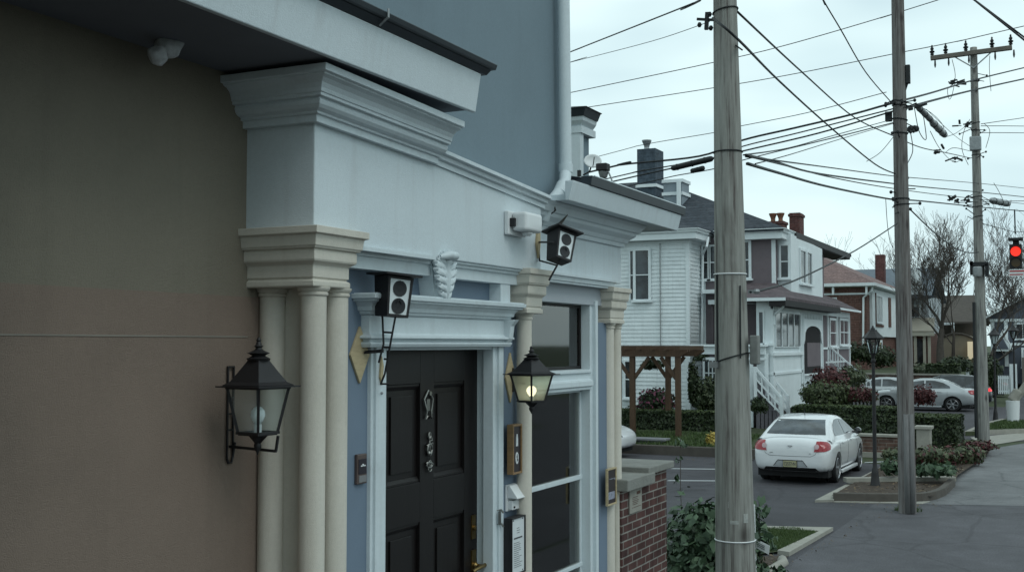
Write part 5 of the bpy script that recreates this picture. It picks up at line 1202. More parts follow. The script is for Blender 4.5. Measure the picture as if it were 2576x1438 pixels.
# hydrant-like white marker and fence
c = G(2549, 1070); t = thing('hydrant_marker', 'white bollard with mossy stone top on the far grass verge', 'bollard', c)
b = MB(); b.lathe([(.24, 0), (.22, .2), (.25, .9), (.25, .95)], c, 12); b.build('post', m_plastic, t, smooth=True, auto=40)
b = MB(); b.bar(c+Vector((.05, .1, .9)), c+Vector((.5, .2, 1.6)), .25); b.bar(c+Vector((-.05, .0, .95)), c+Vector((.2, .1, 1.35)), .3); b.build('cap', m_conc, t, bevel=.06)
fx = at(2520, 950, Y=66)
t = thing('picket_fence', 'short white picket fence by the far lamp post', 'fence', (fx.x, 66, 0))
b = MB(); x0 = at(2512, 960, Y=66).x; x1 = at(2540, 960, Y=66).x; z0, z1 = at(2520, 990, Y=66).z, at(2520, 944, Y=66).z
for i in range(7): x = x0+(x1-x0)*i/6; b.box(x-.03, x+.03, 66, 66.03, z0, z1)
b.build('picket', m_hwhite, t)
b = MB(); b.box(x0, x1, 66.03, 66.07, z1-.16, z1-.08); b.box(x0, x1, 66.03, 66.07, z0+.1, z0+.18); b.build('rail', m_hwhite, t)
b = MB(); b.box(x1, x1+.35, 66, 66.3, 0, at(2520, 915, Y=66).z); b.build('post', m_hwhite, t); b = MB(); b.box(at(2430, 960, Y=66).x, at(2438, 960, Y=66).x, 66, 66.2, 0, at(2520, 925, Y=66).z); b.build('post', m_hwhite, t)
# pergola
t = thing('pergola', 'brown timber pergola with braced posts before the white clapboard house', 'pergola', (-11.2, 33.6, .45))
b = MB(); zt = 2.93; xr = -10.45; xl = -11.86
for (x, y) in ((xl, 32.5), (xr, 32.5), (-11.25, 34.0), (xl-1.0, 34.0)):
    MB().box(x-.075, x+.075, y-.075, y+.075, .3, zt-.2).build('post', m_pergola, t, bevel=.008)
for y in (32.42, 32.60, 33.9, 34.1):
    b.prism([(xl-2.2, y-.03, zt-.2), (xr+.10, y-.03, zt-.2), (xr+.32, y-.03, zt-.06), (xr+.32, y-.03, zt), (xl-2.2, y-.03, zt)], (0, .06, 0))
b.build('beam', m_pergola, t)
b = MB()
for i in range(9): x = xr+.15-.42*i; b.box(x-.03, x+.03, 32.1, 34.5, zt+.002, zt+.12)
b.build('rafter', m_pergola, t)
for (x, y, s_) in ((xl, 32.5, 1), (xl, 32.5, -1), (xr, 32.5, -1), (-11.25, 34, 1), (-11.25, 34, -1)):
    MB().bar((x+s_*.05, y, zt-.85), (x+s_*.52, y, zt-.22), .08, .10).build('brace', m_pergola, t)
# stone trough
a0 = at(1588, 1138, Y=31.55); a1 = at(1672, 1138, Y=31.55); zt_ = at(1630, 1102, Y=31.55).z
t = thing('stone_trough', 'grey stone planter trough under the pergola at the lot edge', 'planter', ((a0.x+a1.x)/2, 31.7, .26))
MB().prism([(a0.x+.1, 31.55, .27), (a1.x-.1, 31.55, .27), (a1.x, 31.55, zt_-.06), (a0.x, 31.55, zt_-.06)], (0, .4, 0)).build('basin', surf('trough_stone', (.15, .155, .17), .85, .2, 5.), t, bevel=.01)
MB().box(a0.x-.03, a1.x+.03, 31.5, 32.0, zt_-.06, zt_).build('rim', surf('trough_rim', (.22, .225, .24), .85, .2, 5.), t, bevel=.01)
# ------------------------------------------------------------------ houses
def hwin(par, face, c0, c1, z0, z1, pl, cols=1, rows=2, fr=.09, m=None, mg=None, sill=True, mt=.035):
    """window on a south ('S', faces -y) or east ('E', faces +x) wall"""
    m = m or m_hwhite; mg = mg or m_glass
    o, u, n = (Vector((0, pl, 0)), Vector((1, 0, 0)), Vector((0, -1, 0))) if face == 'S' else (Vector((pl, 0, 0)), Vector((0, 1, 0)), Vector((1, 0, 0)))
    b = MB()
    b.fbox(o, u, n, (c0-fr, c0), (0.004, .06), (z0-fr*.4, z1+fr)); b.fbox(o, u, n, (c1, c1+fr), (0.004, .06), (z0-fr*.4, z1+fr))
    b.fbox(o, u, n, (c0, c1), (0.004, .06), (z1, z1+fr)); b.fbox(o, u, n, (c0, c1), (0.004, .06), (z0-fr*.4, z0))
    for i in range(1, cols): x = c0+(c1-c0)*i/cols; b.fbox(o, u, n, (x-mt/2, x+mt/2), (.012, .05), (z0, z1))
    for i in range(1, rows): z = z0+(z1-z0)*i/rows; b.fbox(o, u, n, (c0, c1), (.013, .048), (z-mt/2, z+mt/2))
    if sill: b.fbox(o, u, n, (c0-fr-.05, c1+fr+.05), (.003, .14), (z0-fr*.4-.07, z0-fr*.4-.001))
    w_ = b.build('window', m, par)
    b = MB(); b.fbox(o, u, n, (c0, c1), (.006, .02), (z0, z1)); b.build('pane', mg, w_)
    return w_
def clap(face, c0, c1, z0, z1, pl, lap=.135):
    b = MB(); n = int((z1-z0)/lap)
    for i in range(n):
        z = z0+i*lap
        if face == 'S': b.prism([(c0, pl, z), (c0, pl-.028, z), (c0, pl-.006, z+lap+.004), (c0, pl, z+lap+.004)], (c1-c0, 0, 0))
        else: b.prism([(pl, c0, z), (pl+.028, c0, z), (pl+.006, c0, z+lap+.004), (pl, c0, z+lap+.004)], (0, c1-c0, 0))
    return b
def hip(x0, x1, y0, y1, z, zr, ins=None, th=.12):
    i = ins if ins is not None else min(x1-x0, y1-y0)/2
    if (y1-y0) <= (x1-x0): r0, r1 = (x0+i, (y0+y1)/2, zr), (x1-i, (y0+y1)/2, zr); F = [(0, 1, 5, 4), (1, 2, 5), (2, 3, 4, 5), (3, 0, 4)]
    else: r0, r1 = ((x0+x1)/2, y0+i, zr), ((x0+x1)/2, y1-i, zr); F = [(0, 1, 4), (1, 2, 5, 4), (2, 3, 5), (3, 0, 4, 5)]
    b = MB(); c = [(x0, y0), (x1, y0), (x1, y1), (x0, y1)]
    b.add([(*p, z) for p in c]+[r0, r1]+[(*p, z-th) for p in c], F+[(0, 6, 7, 1), (1, 7, 8, 2), (2, 8, 9, 3), (3, 9, 6, 0), (6, 9, 8, 7)])
    return b
fas = lambda z, d=.0: [(-.3, z), (d, z), (d, z+.20), (d+.05, z+.21), (d+.08, z+.30), (d+.12, z+.31), (d+.12, z+.335), (-.3, z+.335)]

# --- white clapboard house (first) : its south wall faces the parking lot
H = thing('clapboard_house', 'white clapboard house with slate hip roof and blue grey chimneys behind the pergola', 'house', (-14, 40, .4))
ys, xe, ze = 37.2, -11.55, 6.60
MB().box(-22, xe-.03, ys+.03, 48, .3, ze+.2).build('wall', m_hwhite, H)
clap('S', -22, xe-.06, .5, ze, ys+.03).build('siding', m_siding, H); clap('E', ys+.03, 38.85, .5, ze, xe-.03).build('siding', m_siding, H)
b = MB(); b.box(xe-.12, xe+.012, ys-.012, ys+.10, .4, ze); b.build('corner_board', m_hwhite, H)
MB().box(-22, xe+.02, ys-.02, 38.9, ze-.10, ze-.005).build('frieze_board', m_hwhite, H)
b = MB(); b.sweep([(-22, ys), (xe, ys), (xe, 39.6)], fas(ze, .34)); b.build('eave', m_hwhite, H)
b = MB(); z_ = ze+.34; X1, Y0 = xe+.46, ys-.46
b.add([(-22, Y0, z_), (X1, Y0, z_), (X1, 40.6, z_), (X1-2.0, Y0+3.4, z_+.55), (-22, Y0+3.4, z_+.95), (X1-2.0, 40.6, z_+.55)], [(0, 1, 3, 4), (1, 2, 5, 3)])
b.build('roof', m_shingle, H, recalc=False)
RX1, RY0 = -8.62, 38.2
rf = hip(-24, RX1, RY0, 51.2, 6.98, 9.75, 6.5).build('roof', m_shingle, H)
hwin(H, 'S', -13.43, -12.97, 4.62, 6.28, ys+.0, 1, 2, .09)
hwin(H, 'S', -13.62, -13.50, 4.62, 6.28, ys+.004, 1, 2, .04, sill=False)
b = MB(); b.tube([(-12.55, ys-.05, 6.5), (-12.55, ys-.05, 2.6)], .02, 6); b.build('conduit', m_metal, H)
b = MB(); p = [at(1782, 597, X=-11.1), at(1778, 618, X=-11.1), at(1768, 640, X=-11.45), at(1766, 870, X=-11.45)]; b.tube(p, .04, 8); b.build('downpipe', m_hwhite, H)
hwin(H, 'S', at(1574, 950, Y=ys).x, at(1588, 950, Y=ys).x, 1.3, 2.5, ys, 1, 2, .07)
# chimneys
def chimney(par, px0, px1, ptop, pbase, Y, d, m, bands=(), pots=0, name='chimney'):
    a = at(px0, pbase, Y=Y); c = at(px1, ptop, Y=Y); zt_ = at((px0+px1)/2, ptop, Y=Y).z
    b = MB(); b.box(a.x, c.x, Y, Y+d, a.z-1.2, zt_)
    ch_ = b.build(name, m, par)
    if bands:
        b = MB()
        for py in bands: z = at(px0, py, Y=Y).z; b.box(a.x-.05, c.x+.05, Y-.05, Y+d+.05, z-.07, z+.05)
        b.build('band', m_hwhite if name != 'brick_chimney' else m, ch_)
    if pots:
        b = MB()
        for i in range(pots): x = a.x+(c.x-a.x)*(i+.5)/pots if pots > 1 else a.x+(c.x-a.x)*.35; b.lathe([(.12, -.02), (.10, .12), (.12, .2), (.19, .36), (.19, .40), (.12, .41)], (x, Y+d*.4, zt_), 12)
        b.build('chimney_pot', m_metal if name != 'brick_chimney' else surf('terracotta', (.22, .10, .06), .8, .2, 9.), ch_)
    return ch_
m_chim = brickm('blue_chimney', (.085, .11, .14), (.075, .10, .125), (.06, .08, .10), .4, .14, .01)
chimney(H, 1603, 1648, 374, 470, 42.2, 1.0, m_chim, (468,), 1)
b = chimney(H, 1669, 1715, 452, 490, 41.2, .9, surf('vent_box', (.26, .31, .35), .7, .08, 4.), (488, 456))
b = MB(); q = [at(1709, 490, Y=41.1), at(1709, 566, Y=41.1)]; b.box(q[0].x-.06, q[0].x+.06, 40.95, 41.1, q[1].z, q[0].z+.5); b.build('vent_pipe', m_hwhite, H)
# --- mauve house with bay, porch and stair (joined to the first)
H2 = thing('mauve_house', 'mauve stucco house with white bay window, glazed porch and white stair', 'house', (-9.5, 42, .4))
y2, x2 = 38.6, -9.0
MB().box(-14, x2, y2, 47, .3, 6.75).build('wall', m_mauve, H2)
b = MB(); b.box(x2-.11, x2+.012, y2-.014, y2+.09, 4.6, 6.6); b.box(-11.52, -11.40, y2-.02, y2, .5, 6.6); b.build('corner_board', m_hwhite, H2)
b = MB(); b.sweep([(-11.0, y2), (x2+.02, y2), (x2+.02, 39.9)], fas(6.62, .30)); b.build('eave', m_hwhite, H2)
b = MB(); b.sweep([(x2+.02, 39.9), (x2+.02, 50.5)], [(-.3, 6.70), (.40, 6.70), (.43, 6.74), (.43, 6.96), (-.3, 6.96)]); b.build('dark_eave', m_black, H2)
# bay
bx1, by0, by1 = -8.55, 39.0, 44.4
bz0, bz1 = 4.72, 6.70
MB().prism([(x2-.05, by0, bz0+.25), (bx1, by0, bz0+.12), (bx1, by1, bz0), (x2-.05, by1, bz0)], (0, 0, bz1-bz0)).build('bay', m_hwhite, H2)
hwin(H2, 'S', x2+.12, bx1-.09, 5.35, 6.42, by0, 1, 2, .06)
hwin(H2, 'E', 40.35, 41.15, 5.25, 6.35, bx1, 1, 1, .09); hwin(H2, 'E', 41.45, 42.2, 5.25, 6.35, bx1, 1, 1, .09)
# windows on the south wall beside the pole
hwin(H2, 'S', at(1770, 650, Y=y2).x, at(1781, 650, Y=y2).x, 5.35, 6.45, y2, 1, 2, .07); hwin(H2, 'S', at(1788, 650, Y=y2).x, at(1799, 650, Y=y2).x, 5.35, 6.45, y2, 1, 2, .06)
hwin(H2, 'S', at(1872, 650, Y=y2).x, at(1884, 650, Y=y2).x, 5.35, 6.55, y2, 1, 2, .09)
b = MB(); b.box(at(1775, 700, Y=y2).x, at(1908, 700, Y=y2).x, y2-.5, y2, 4.82, 4.95); b.box(at(1788, 700, Y=y2).x, at(1902, 700, Y=y2).x, y2-.35, y2, 4.45, 4.60); b.build('string_course', m_hwhite, H2)
b = MB(); b.box(at(1790, 800, Y=y2).x, at(1795, 800, Y=y2).x, y2-.05, y2, 2.6, 4.4); b.build('pilaster', m_mauve, H2)
# enclosed porch along the east side
px1, py0, py1 = -8.5, 36.05, 44.0
zf0 = 2.15
p = MB(); p.box(-9.02, px1-.02, py0+.02, py1, 1.0, 4.45); p.box(-9.9, px1-.02, py0+.3, py0+.34, 2.1, 2.9) if 0 else None
p.build('porch', m_hwhite, H2)
b = MB()
for y in (py0, 40.2, 40.45, py1-.12): b.box(px1-.10, px1+.02, y, y+.13, 1.2, 4.45)
b.box(px1-.05, px1+.06, py0-.03, 40.4, zf0+.58, zf0+.68); b.box(-9.02, px1+.03, py0-.04, py0+.02, zf0+.9, zf0+.98); b.box(px1-.05, px1+.04, py0, py1, 4.20, 4.45)
b.box(-8.97, px1+.015, py0-.02, py0+.05, zf0-.02, zf0+.06); b.box(px1-.03, px1+.02, py0, 40.5, zf0-.02, zf0+.06)
b.build('porch_trim', m_hwhite, H2)
hwin(H2, 'E', py0+.25, 39.9, 3.02, 4.1, px1-.005, 4, 1, .06, sill=False, mt=.06)
hwin(H2, 'S', -8.92, -8.80, 3.0, 4.1, py0+.02, 1, 1, .04, sill=False)
# flat dark panel painted as the porch opening's shade, with arched spandrel
b = MB(); b.box(px1-.018, px1-.003, 40.6, 43.6, 1.9, 3.98); b.build('porch_opening_shade', surf('deep_shade', (.012, .01, .012), .9), H2)
b = MB(); y0, y1 = 40.55, 43.75
arc = [(px1-.002, y0, 3.98), (px1-.002, y0, 3.1)]+[(px1-.002, y0+.15+(y1-y0-.3)*(.5-.5*math.cos(math.pi*i/10)), 3.25+.5*math.sin(math.pi*i/10)**.6) for i in range(11)]+[(px1-.002, y1, 3.1), (px1-.002, y1, 3.98)]
b.prism(arc[::-1], (.04, 0, 0))
for i in range(12): y = y0+.1+(y1-y0-.2)*i/11; b.box(px1, px1+.045, y-.05, y+.05, 4.0, 4.2)
b.box(px1, px1+.05, y0, y1, 2.0, 2.06); b.box(px1, px1+.05, y0, y1, 1.72, 1.76)
for i in range(14): y = y0+(y1-y0)*i/13; b.box(px1+.005, px1+.04, y-.02, y+.02, 1.76, 2.0)
b.build('porch_arch', m_hwhite, H2)
MB().box(px1, px1+.004, 41.2, 43.5, 2.3, 3.15).build('porch_back', m_mauve, H2)
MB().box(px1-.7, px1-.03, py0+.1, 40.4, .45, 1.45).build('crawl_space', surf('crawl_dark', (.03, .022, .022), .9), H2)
# entrance bay further along
MB().box(-9.02, px1-.01, 44.0, 49.7, 1.6, 4.4).build('side_bay', m_mauve, H2)
b = MB()
for y in (44.9, 46.9, 49.6): b.box(px1-.05, px1+.03, y, y+.16, 1.6, 4.4)
b.box(px1-.03, px1+.04, 44.0, 49.7, 4.18, 4.4); b.box(px1-.03, px1+.03, 44.0, 49.7, 2.9, 2.98); b.build('side_bay_trim', m_hwhite, H2)
hwin(H2, 'E', 45.3, 46.5, 3.05, 4.02, px1, 1, 2, .09, mg=surf('curtained_glass', (.10, .045, .05), .15)); hwin(H2, 'E', 47.4, 49.2, 3.1, 4.05, px1, 2, 2, .10, mg=surf('curtained_glass_far', (.10, .045, .05), .15))
# porch roof
b = MB(); ex, ey = -8.02, 35.65
b.add([(-10.2, ey, 4.55), (ex, ey, 4.55), (ex, 45.0, 4.55), (x2-.02, 38.6, 5.15), (x2-.02, 45.0, 5.15), (-10.2, 38.6, 5.15),
       (-10.2, ey, 4.47), (ex, ey, 4.47), (ex, 45.0, 4.47), (x2, 45, 4.47), (-10.2, 38.6, 4.47)], [(0, 1, 3, 5), (1, 2, 4, 3), (0, 6, 7, 1), (1, 7, 8, 2), (6, 10, 9, 8, 7), (2, 8, 9, 4)])
b.add([(ex-.1, 45.0, 4.55), (ex-.1, 50.2, 4.5), (x2, 49.5, 5.0), (x2, 45.0, 5.1), (ex-.1, 45, 4.44), (ex-.1, 50.2, 4.42)], [(0, 1, 2, 3), (0, 4, 5, 1)])
b.build('porch_roof', m_brnroof, H2)
b = MB(); b.box(-9.5, ex+.02, ey-.02, ey+.02, 4.44, 4.54); b.box(ex-.12, ex-.06, 45.2, 50.2, 4.42, 4.5); b.tube([(ex-.05, ey+.1, 4.46), (ex-.12, ey+.3, 4.25), (px1+.02, py0+.1, 4.0), (px1+.03, py0+.06, 3.7)], .045, 8); b.build('gutter', m_hwhite, H2)
b = MB(); b.box(ex-.5, ex+.015, ey+.03, 45.0, 4.28, 4.465); b.build('dark_fascia', surf('dark_eave', (.014, .012, .013), .7), H2)
# balcony beam and posts by the nearest pole
b = MB(); xa, xb = at(1741, 880, Y=35.9).x, at(1926, 870, Y=35.9).x
b.box(xa, xb, 35.85, 35.95, 2.78, 3.02); b.box(xa-.05, xb+.05, 35.75, 36.1, 3.02, 3.09); b.box(xa+.1, xb, 35.84, 35.96, 2.60, 2.68)
for px in (1890, 1928): x = at(px, 900, Y=35.9).x; b.box(x-.05, x+.05, 35.86, 35.94, .5, 2.8)
b.build('balcony_beam', m_hwhite, H2)
hwin(H2, 'S', at(1768, 920, Y=36.9).x, at(1797, 920, Y=36.9).x, 1.75, 2.55, 37.17, 3, 2, .07)
# stair
st = thing('porch_stair', 'white railed wooden stair descending from the glazed porch', 'stair', (-8.6, 36, .48))
a0 = at(1900, 925, Y=35.7); a1 = at(1966, 1000, Y=35.7); b0 = at(1902, 1000, Y=35.7); b1 = at(1963, 1040, Y=35.7)
for yy in (35.7, 36.6):
    b = MB(); o = Vector((0, yy-35.7, 0))
    b.bar(a0+o, a1+o, .07); b.bar(a0+o+Vector((0, 0, -.32)), a1+o+Vector((0, 0, -.28)), .05); b.bar(a0+o+Vector((0, 0, -.62)), a1+o+Vector((0, 0, -.50)), .05)
    for f in (0, .25, .5, .75, 1.0):
        q = (a0*(1-f)+a1*f)+o; b.bar(q+Vector((0, 0, .04 if f in (0, 1) else 0)), q-Vector((0, 0, .95 if f in (0, 1) else .6)), .10 if f in (0, 1) else .045)
    b.build('railing', m_hwhite, st)
b = MB(); n = 7
for i in range(n): x = a0.x+(a1.x+.05-a0.x)*i/n; z = 2.15-(2.15-.6)*(i+1)/n; b.box(x, x+(a1.x-a0.x)/n+.03, 35.75, 36.55, .48, z)
b.build('step', surf('step_grey', (.16, .15, .17), .8), st)
st = thing('porch_stair', 'far white railed stair running down beside the lamp post to the lawn', 'stair', (-7.5, 44, .48))
b = MB(); a0, a1 = at(2110, 920, Y=45), at(2160, 905, Y=45); 
for (p, q) in (((2088, 872), (2128, 908)), ((2128, 908), (2190, 960))):
    A, B_ = at(*p, Y=45), at(*q, Y=45); b.bar(A, B_, .06); b.bar(A-Vector((0, 0, .5)), B_-Vector((0, 0, .5)), .05)
    for i in range(7): q_ = A+(B_-A)*i/6; b.bar(q_, q_-Vector((0, 0, .55)), .035)
A = at(2063, 912, Y=44.5); b.bar(A, at(2128, 908, Y=45), .06)
b.build('railing', m_hwhite, st)
b = MB()
A, B_ = at(2128, 935, Y=45), at(2195, 990, Y=45)
for i in range(8): q_ = A+(B_-A)*i/7; b.box(q_.x-.1, q_.x+.1, 45.05, 46, .4, q_.z-.1)
b.build('step', surf('step_far', (.2, .2, .2), .8), st)
# chimneys seen over the hip roof: of the houses behind
bh = thing('brick_house', 'house mostly hidden behind the mauve one, showing only brick chimneys over the roof', 'house', (-17, 56, 0))
MB().box(-24, -13.6, 53, 62, 0, 7.2).build('wall', m_brickh, bh); hip(-24.4, -13.2, 52.6, 62.4, 7.2, 9.2).build('roof', m_shingle, bh)
chimney(bh, 1986, 2012, 535, 600, 55, .9, m_brickc, (541,), 0, 'brick_chimney'); chimney(bh, 1931, 1969, 556, 600, 53.6, .9, m_brickc, (560,), 2, 'brick_chimney')

def gable_x(x0, x1, y0, y1, z, zr, th=.15):
    """ridge along x"""
    ym = (y0+y1)/2; b = MB(); b.prism([(x0, y0, z), (x0, ym, zr), (x0, y1, z), (x0, y1, z-th), (x0, ym, zr-th), (x0, y0, z-th)], (x1-x0, 0, 0)); return b
def gable_y(x0, x1, y0, y1, z, zr, th=.15):
    xm = (x0+x1)/2; b = MB(); b.prism([(x0, y0, z), (xm, y0, zr), (x1, y0, z), (x1, y0, z-th), (xm, y0, zr-th), (x0, y0, z-th)], (0, y1-y0, 0)); return b
# --- brick house with pink hip roof
H3 = thing('brick_house', 'red brick house with pink shingle hip roof and white clad front bay', 'house', (-13, 82, 1.4))
y3, x3 = 77., -12.05
MB().box(-24, x3, y3, 92, 1.2, 6.85).build('wall', m_brickh, H3)
hip(-26, x3+.6, y3-.6, 92.5, 7.05, 10.6, 7).build('roof', m_pink, H3)
b = MB(); b.sweep([(-24, y3), (x3, y3), (x3, 92)], [(-.3, 6.75), (.50, 6.82), (.62, 6.84), (.62, 7.04), (-.3, 7.04)]); b.build('gutter', m_hwhite, H3)
b = MB(); b.sweep([(-24, y3), (x3, y3), (x3, 79)], [(-.1, 6.3), (.05, 6.3), (.05, 6.42), (-.1, 6.42)])
for px in (2095, 2179): x = at(px, 720, Y=y3-.5).x; b.box(x-.06, x+.06, y3-.5, y3-.3, 6.3, 6.85)
b.build('eave_trim', m_hwhite, H3)
b = MB(); q = [at(2198, 716, Y=y3-.2), at(2192, 732, Y=y3-.2), at(2172, 748, Y=y3-.1), at(2171, 905, Y=y3-.1)]; b.tube(q, .07, 6); b.build('downpipe', m_hwhite, H3)
hwin(H3, 'S', at(2086, 750, Y=y3).x, at(2100, 750, Y=y3).x, 5.4, 6.0, y3, 1, 1, .14)
MB().box(x3-.02, x3+.18, 78.2, 90, 3.6, 6.75).build('front_bay', m_hwhite, H3)
hwin(H3, 'E', 79.8, 82.2, 4.6, 6.3, x3+.18, 2, 1, .18, mg=surf('blind_pane', (.42, .46, .48), .3)); 
b = MB(); b.box(x3+.18, x3+.24, 79.4, 79.55, 4.4, 6.5); b.box(x3+.18, x3+.24, 79.4, 82.8, 4.25, 4.4); b.box(x3+.18, x3+.25, 85.3, 86.3, 4.3, 6.4); b.build('brick_trim', m_brickh, H3)
hwin(H3, 'E', 81, 83, 2.2, 3.2, x3, 2, 3, .18); 
H4 = thing('grey_gabled_house', 'grey roofed house with white gable and tan porch roof behind the middle pole', 'house', (-12, 95, 1.4))
x4 = -10.2
MB().box(-18, x4, 95, 106, 1.2, 6.9).build('wall', surf('pale_blue_siding', (.42, .47, .50), .7), H4)
gable_x(-19, x4+.4, 93, 105, 6.7, 9.3).build('roof', surf('grey_shingle', (.15, .18, .21), .85, .12, 4.), H4)
MB().prism([(x4-1.6, 93.2, 6.9), (x4-.9, 93.2, 9.0), (x4-.2, 93.2, 6.9)], (0, 6, 0)).build('cross_gable', surf('gable_white', (.5, .54, .55), .7), H4)
b = MB(); b.bar((x4-1.75, 93.1, 6.7), (x4-1.35, 93.1, 8.9), .15); b.box(x4-1.6, x4+.8, 92.6, 93.0, 6.6, 6.8); b.build('barge_board', m_gutter, H4)
chimney(H4, 2202, 2224, 640, 700, 93.5, .8, m_brickc, (), 0, 'brick_chimney')
hwin(H4, 'S', -11.6, -10.9, 4.4, 6.0, 95, 1, 2, .15); hwin(H4, 'S', -12.8, -12.1, 4.4, 6.0, 95, 1, 2, .15)
xa, xb = at(2288, 850, Y=90).x, at(2352, 850, Y=90).x
MB().prism([(xa-2, 89.5, 3.95), (xb, 89.5, 3.95), (xb-.4, 94, 5.0), (xa-2, 94, 5.0)], (0, 0, .12)).build('porch_roof', surf('tan_shingle', (.30, .28, .23), .85, .1, 3.), H4)
b = MB(); b.box(xa-2, xb-.3, 90, 94.9, 1.3, 3.9); b.build('porch_room', m_brickh, H4)
b = MB(); b.box(xa-2, xb, 89.5, 89.7, 3.7, 3.94)
for px in (2303, 2326, 2338): x = at(px, 880, Y=89.8).x; b.box(x-.10, x+.10, 89.7, 89.85, 1.4, 3.7)
b.build('porch_post', surf('porch_cream', (.45, .43, .36), .7), H4)
MB().box(at(2306, 880, Y=89.9).x, at(2322, 880, Y=89.9).x, 89.92, 89.98, 1.5, 3.5).build('door', m_glass, H4)
MB().box(at(2288, 880, Y=89.9).x, at(2295, 880, Y=89.9).x, 89.92, 89.97, 2.4, 3.4).build('lit_window', emitm('warm_window', (1., .85, .45), .35), H4)
H5 = thing('brown_house', 'low brown roofed house behind the big bare tree', 'house', (-9.5, 110, 1.4))
MB().box(-14, -7.9, 110, 120, 1.2, 5.2).build('wall', surf('brown_siding', (.16, .135, .11), .8, .15, 3.), H5)
gable_x(-14, -7.5, 106, 122, 5.0, 7.6).build('roof', surf('brown_shingle', (.085, .072, .062), .9, .2, 3.), H5)
b = MB(); b.box(-12, -9.3, 105.8, 106, 4.75, 4.95); b.box(-9.5, -9.3, 105.8, 106, 1.2, 4.7); b.prism([(-10.6, 105.8, 3.7), (-8.9, 105.8, 3.7), (-8.3, 105.8, 3.1), (-8.5, 105.8, 3.0), (-9.0, 105.8, 3.5), (-10.6, 105.8, 3.5)], (0, .2, 0)); b.build('eave_trim', m_hwhite, H5)
b = MB(); c = at(2407, 890, Y=100); b.prism([(c.x+1.6*math.cos(a), 100, 2.7+1.2*math.sin(a)) for a in [math.pi*i/12 for i in range(13)]], (0, 6, 0)); b.box(c.x-1.6, c.x+1.6, 100, 106, 1.2, 2.7); b.build('garage', surf('tan_wall', (.30, .26, .20), .85, .12, 2.), H5)
b = MB(); b.tube([(c.x+1.65*math.cos(a), 99.95, 2.7+1.25*math.sin(a)) for a in [math.pi*i/12 for i in range(13)]], .09, 5); b.build('arched_verge', m_bark, H5)
MB().box(at(2434, 880, Y=99).x, at(2445, 880, Y=99).x, 99, 100, 1.9, 3.3).build('lit_window', emitm('warm_window_far', (1., .88, .6), .4), H5)
H6 = thing('slate_blue_house', 'slate blue gabled house with white trim at the right edge', 'house', (-4, 90, 1.0))
m_sl = surf('slate_blue_siding', (.11, .125, .16), .75, .12, 3.)
MB().box(-5.4, 2, 90, 100, .3, 5.0).build('wall', m_sl, H6)
b = MB(); b.prism([(-5.8, 90.02, 4.9), (-1.0, 90.02, 7.6), (3.4, 90.02, 4.9)], (0, 9, 0)); b.build('gable', m_sl, H6)
gable_y(-6.2, 3.8, 89.4, 100, 4.85, 7.75, .22).build('roof', surf('moss_roof', (.12, .13, .09), .9, .2, 3.), H6)
b = MB(); b.bar((-6.2, 89.4, 4.75), (-1.2, 89.4, 7.55), .14); b.box(-5.5, 2, 89.85, 90, 4.7, 4.9); b.box(-5.45, -5.2, 89.9, 90, .3, 4.7)
for (x0, x1) in ((-4.55, -4.3), (-3.2, -3.0)): b.box(x0, x1, 89.9, 90, 1.5, 4.7)
b.box(-4.4, 1, 89.88, 90, 3.0, 3.18); b.build('white_trim', m_hwhite, H6)
hwin(H6, 'S', -3.75, -2.9, 3.5, 4.5, 89.98, 2, 1, .16); hwin(H6, 'S', -3.3, -2.6, 1.5, 2.7, 89.98, 1, 2, .15)
b = MB(); b.prism([(-5.3, 88.5, 2.6), (-4.6, 88.5, 4.1), (-3.9, 88.5, 2.6)], (0, 1.4, 0)); b.build('dormer', m_hwhite, H6)
b = MB(); b.prism([(-5.0, 88.45, 2.75), (-4.6, 88.45, 3.6), (-4.2, 88.45, 2.75)], (0, .05, 0)); b.build('dormer_glass', m_sl, H6)
MB().box(-3.2, 4, 84, 89.5, 0, 2.2).build('porch', surf('porch_stone', (.2, .18, .16), .85, .15, 3.), H6)
# dormer storey on the wing of the townhouse
D = thing('roof_storey', 'narrow blue grey upper storey with dark eave seen past the gutter pipe', 'building', (-5, 9.4, 3.6))
c = at(1460, 430, Y=10.6); e_ = at(1476, 282, Y=10.6); f_ = at(1460, 335, Y=10.6)
MB().box(c.x-3, c.x-.03, 10.6, 10.9, 3.6, f_.z+.1).build('wall', m_upper, D)
MB().box(c.x-.09, c.x+.01, 10.57, 10.66, 3.6, f_.z).build('corner_board', m_trim, D)
MB().box(c.x-3, c.x+.03, 10.56, 10.94, f_.z, f_.z+.07).build('frieze_board', m_trim, D)
b = MB(); b.sweep([(c.x-3, 10.6), (c.x-.01, 10.6), (c.x-.01, 10.9)], [(-.1, f_.z+.07), (.02, f_.z+.07), (.06, f_.z+.12), (.07, f_.z+.16), (-.1, f_.z+.16)]); b.build('cornice', m_trim, D)
b = MB(); b.sweep([(c.x-3, 10.6), (c.x-.01, 10.6), (c.x-.01, 10.9)], [(-.1, f_.z+.161), (.08, f_.z+.161), (.11, f_.z+.23), (.13, f_.z+.24), (-.1, f_.z+.30)]); b.build('roof', m_gutter, D)
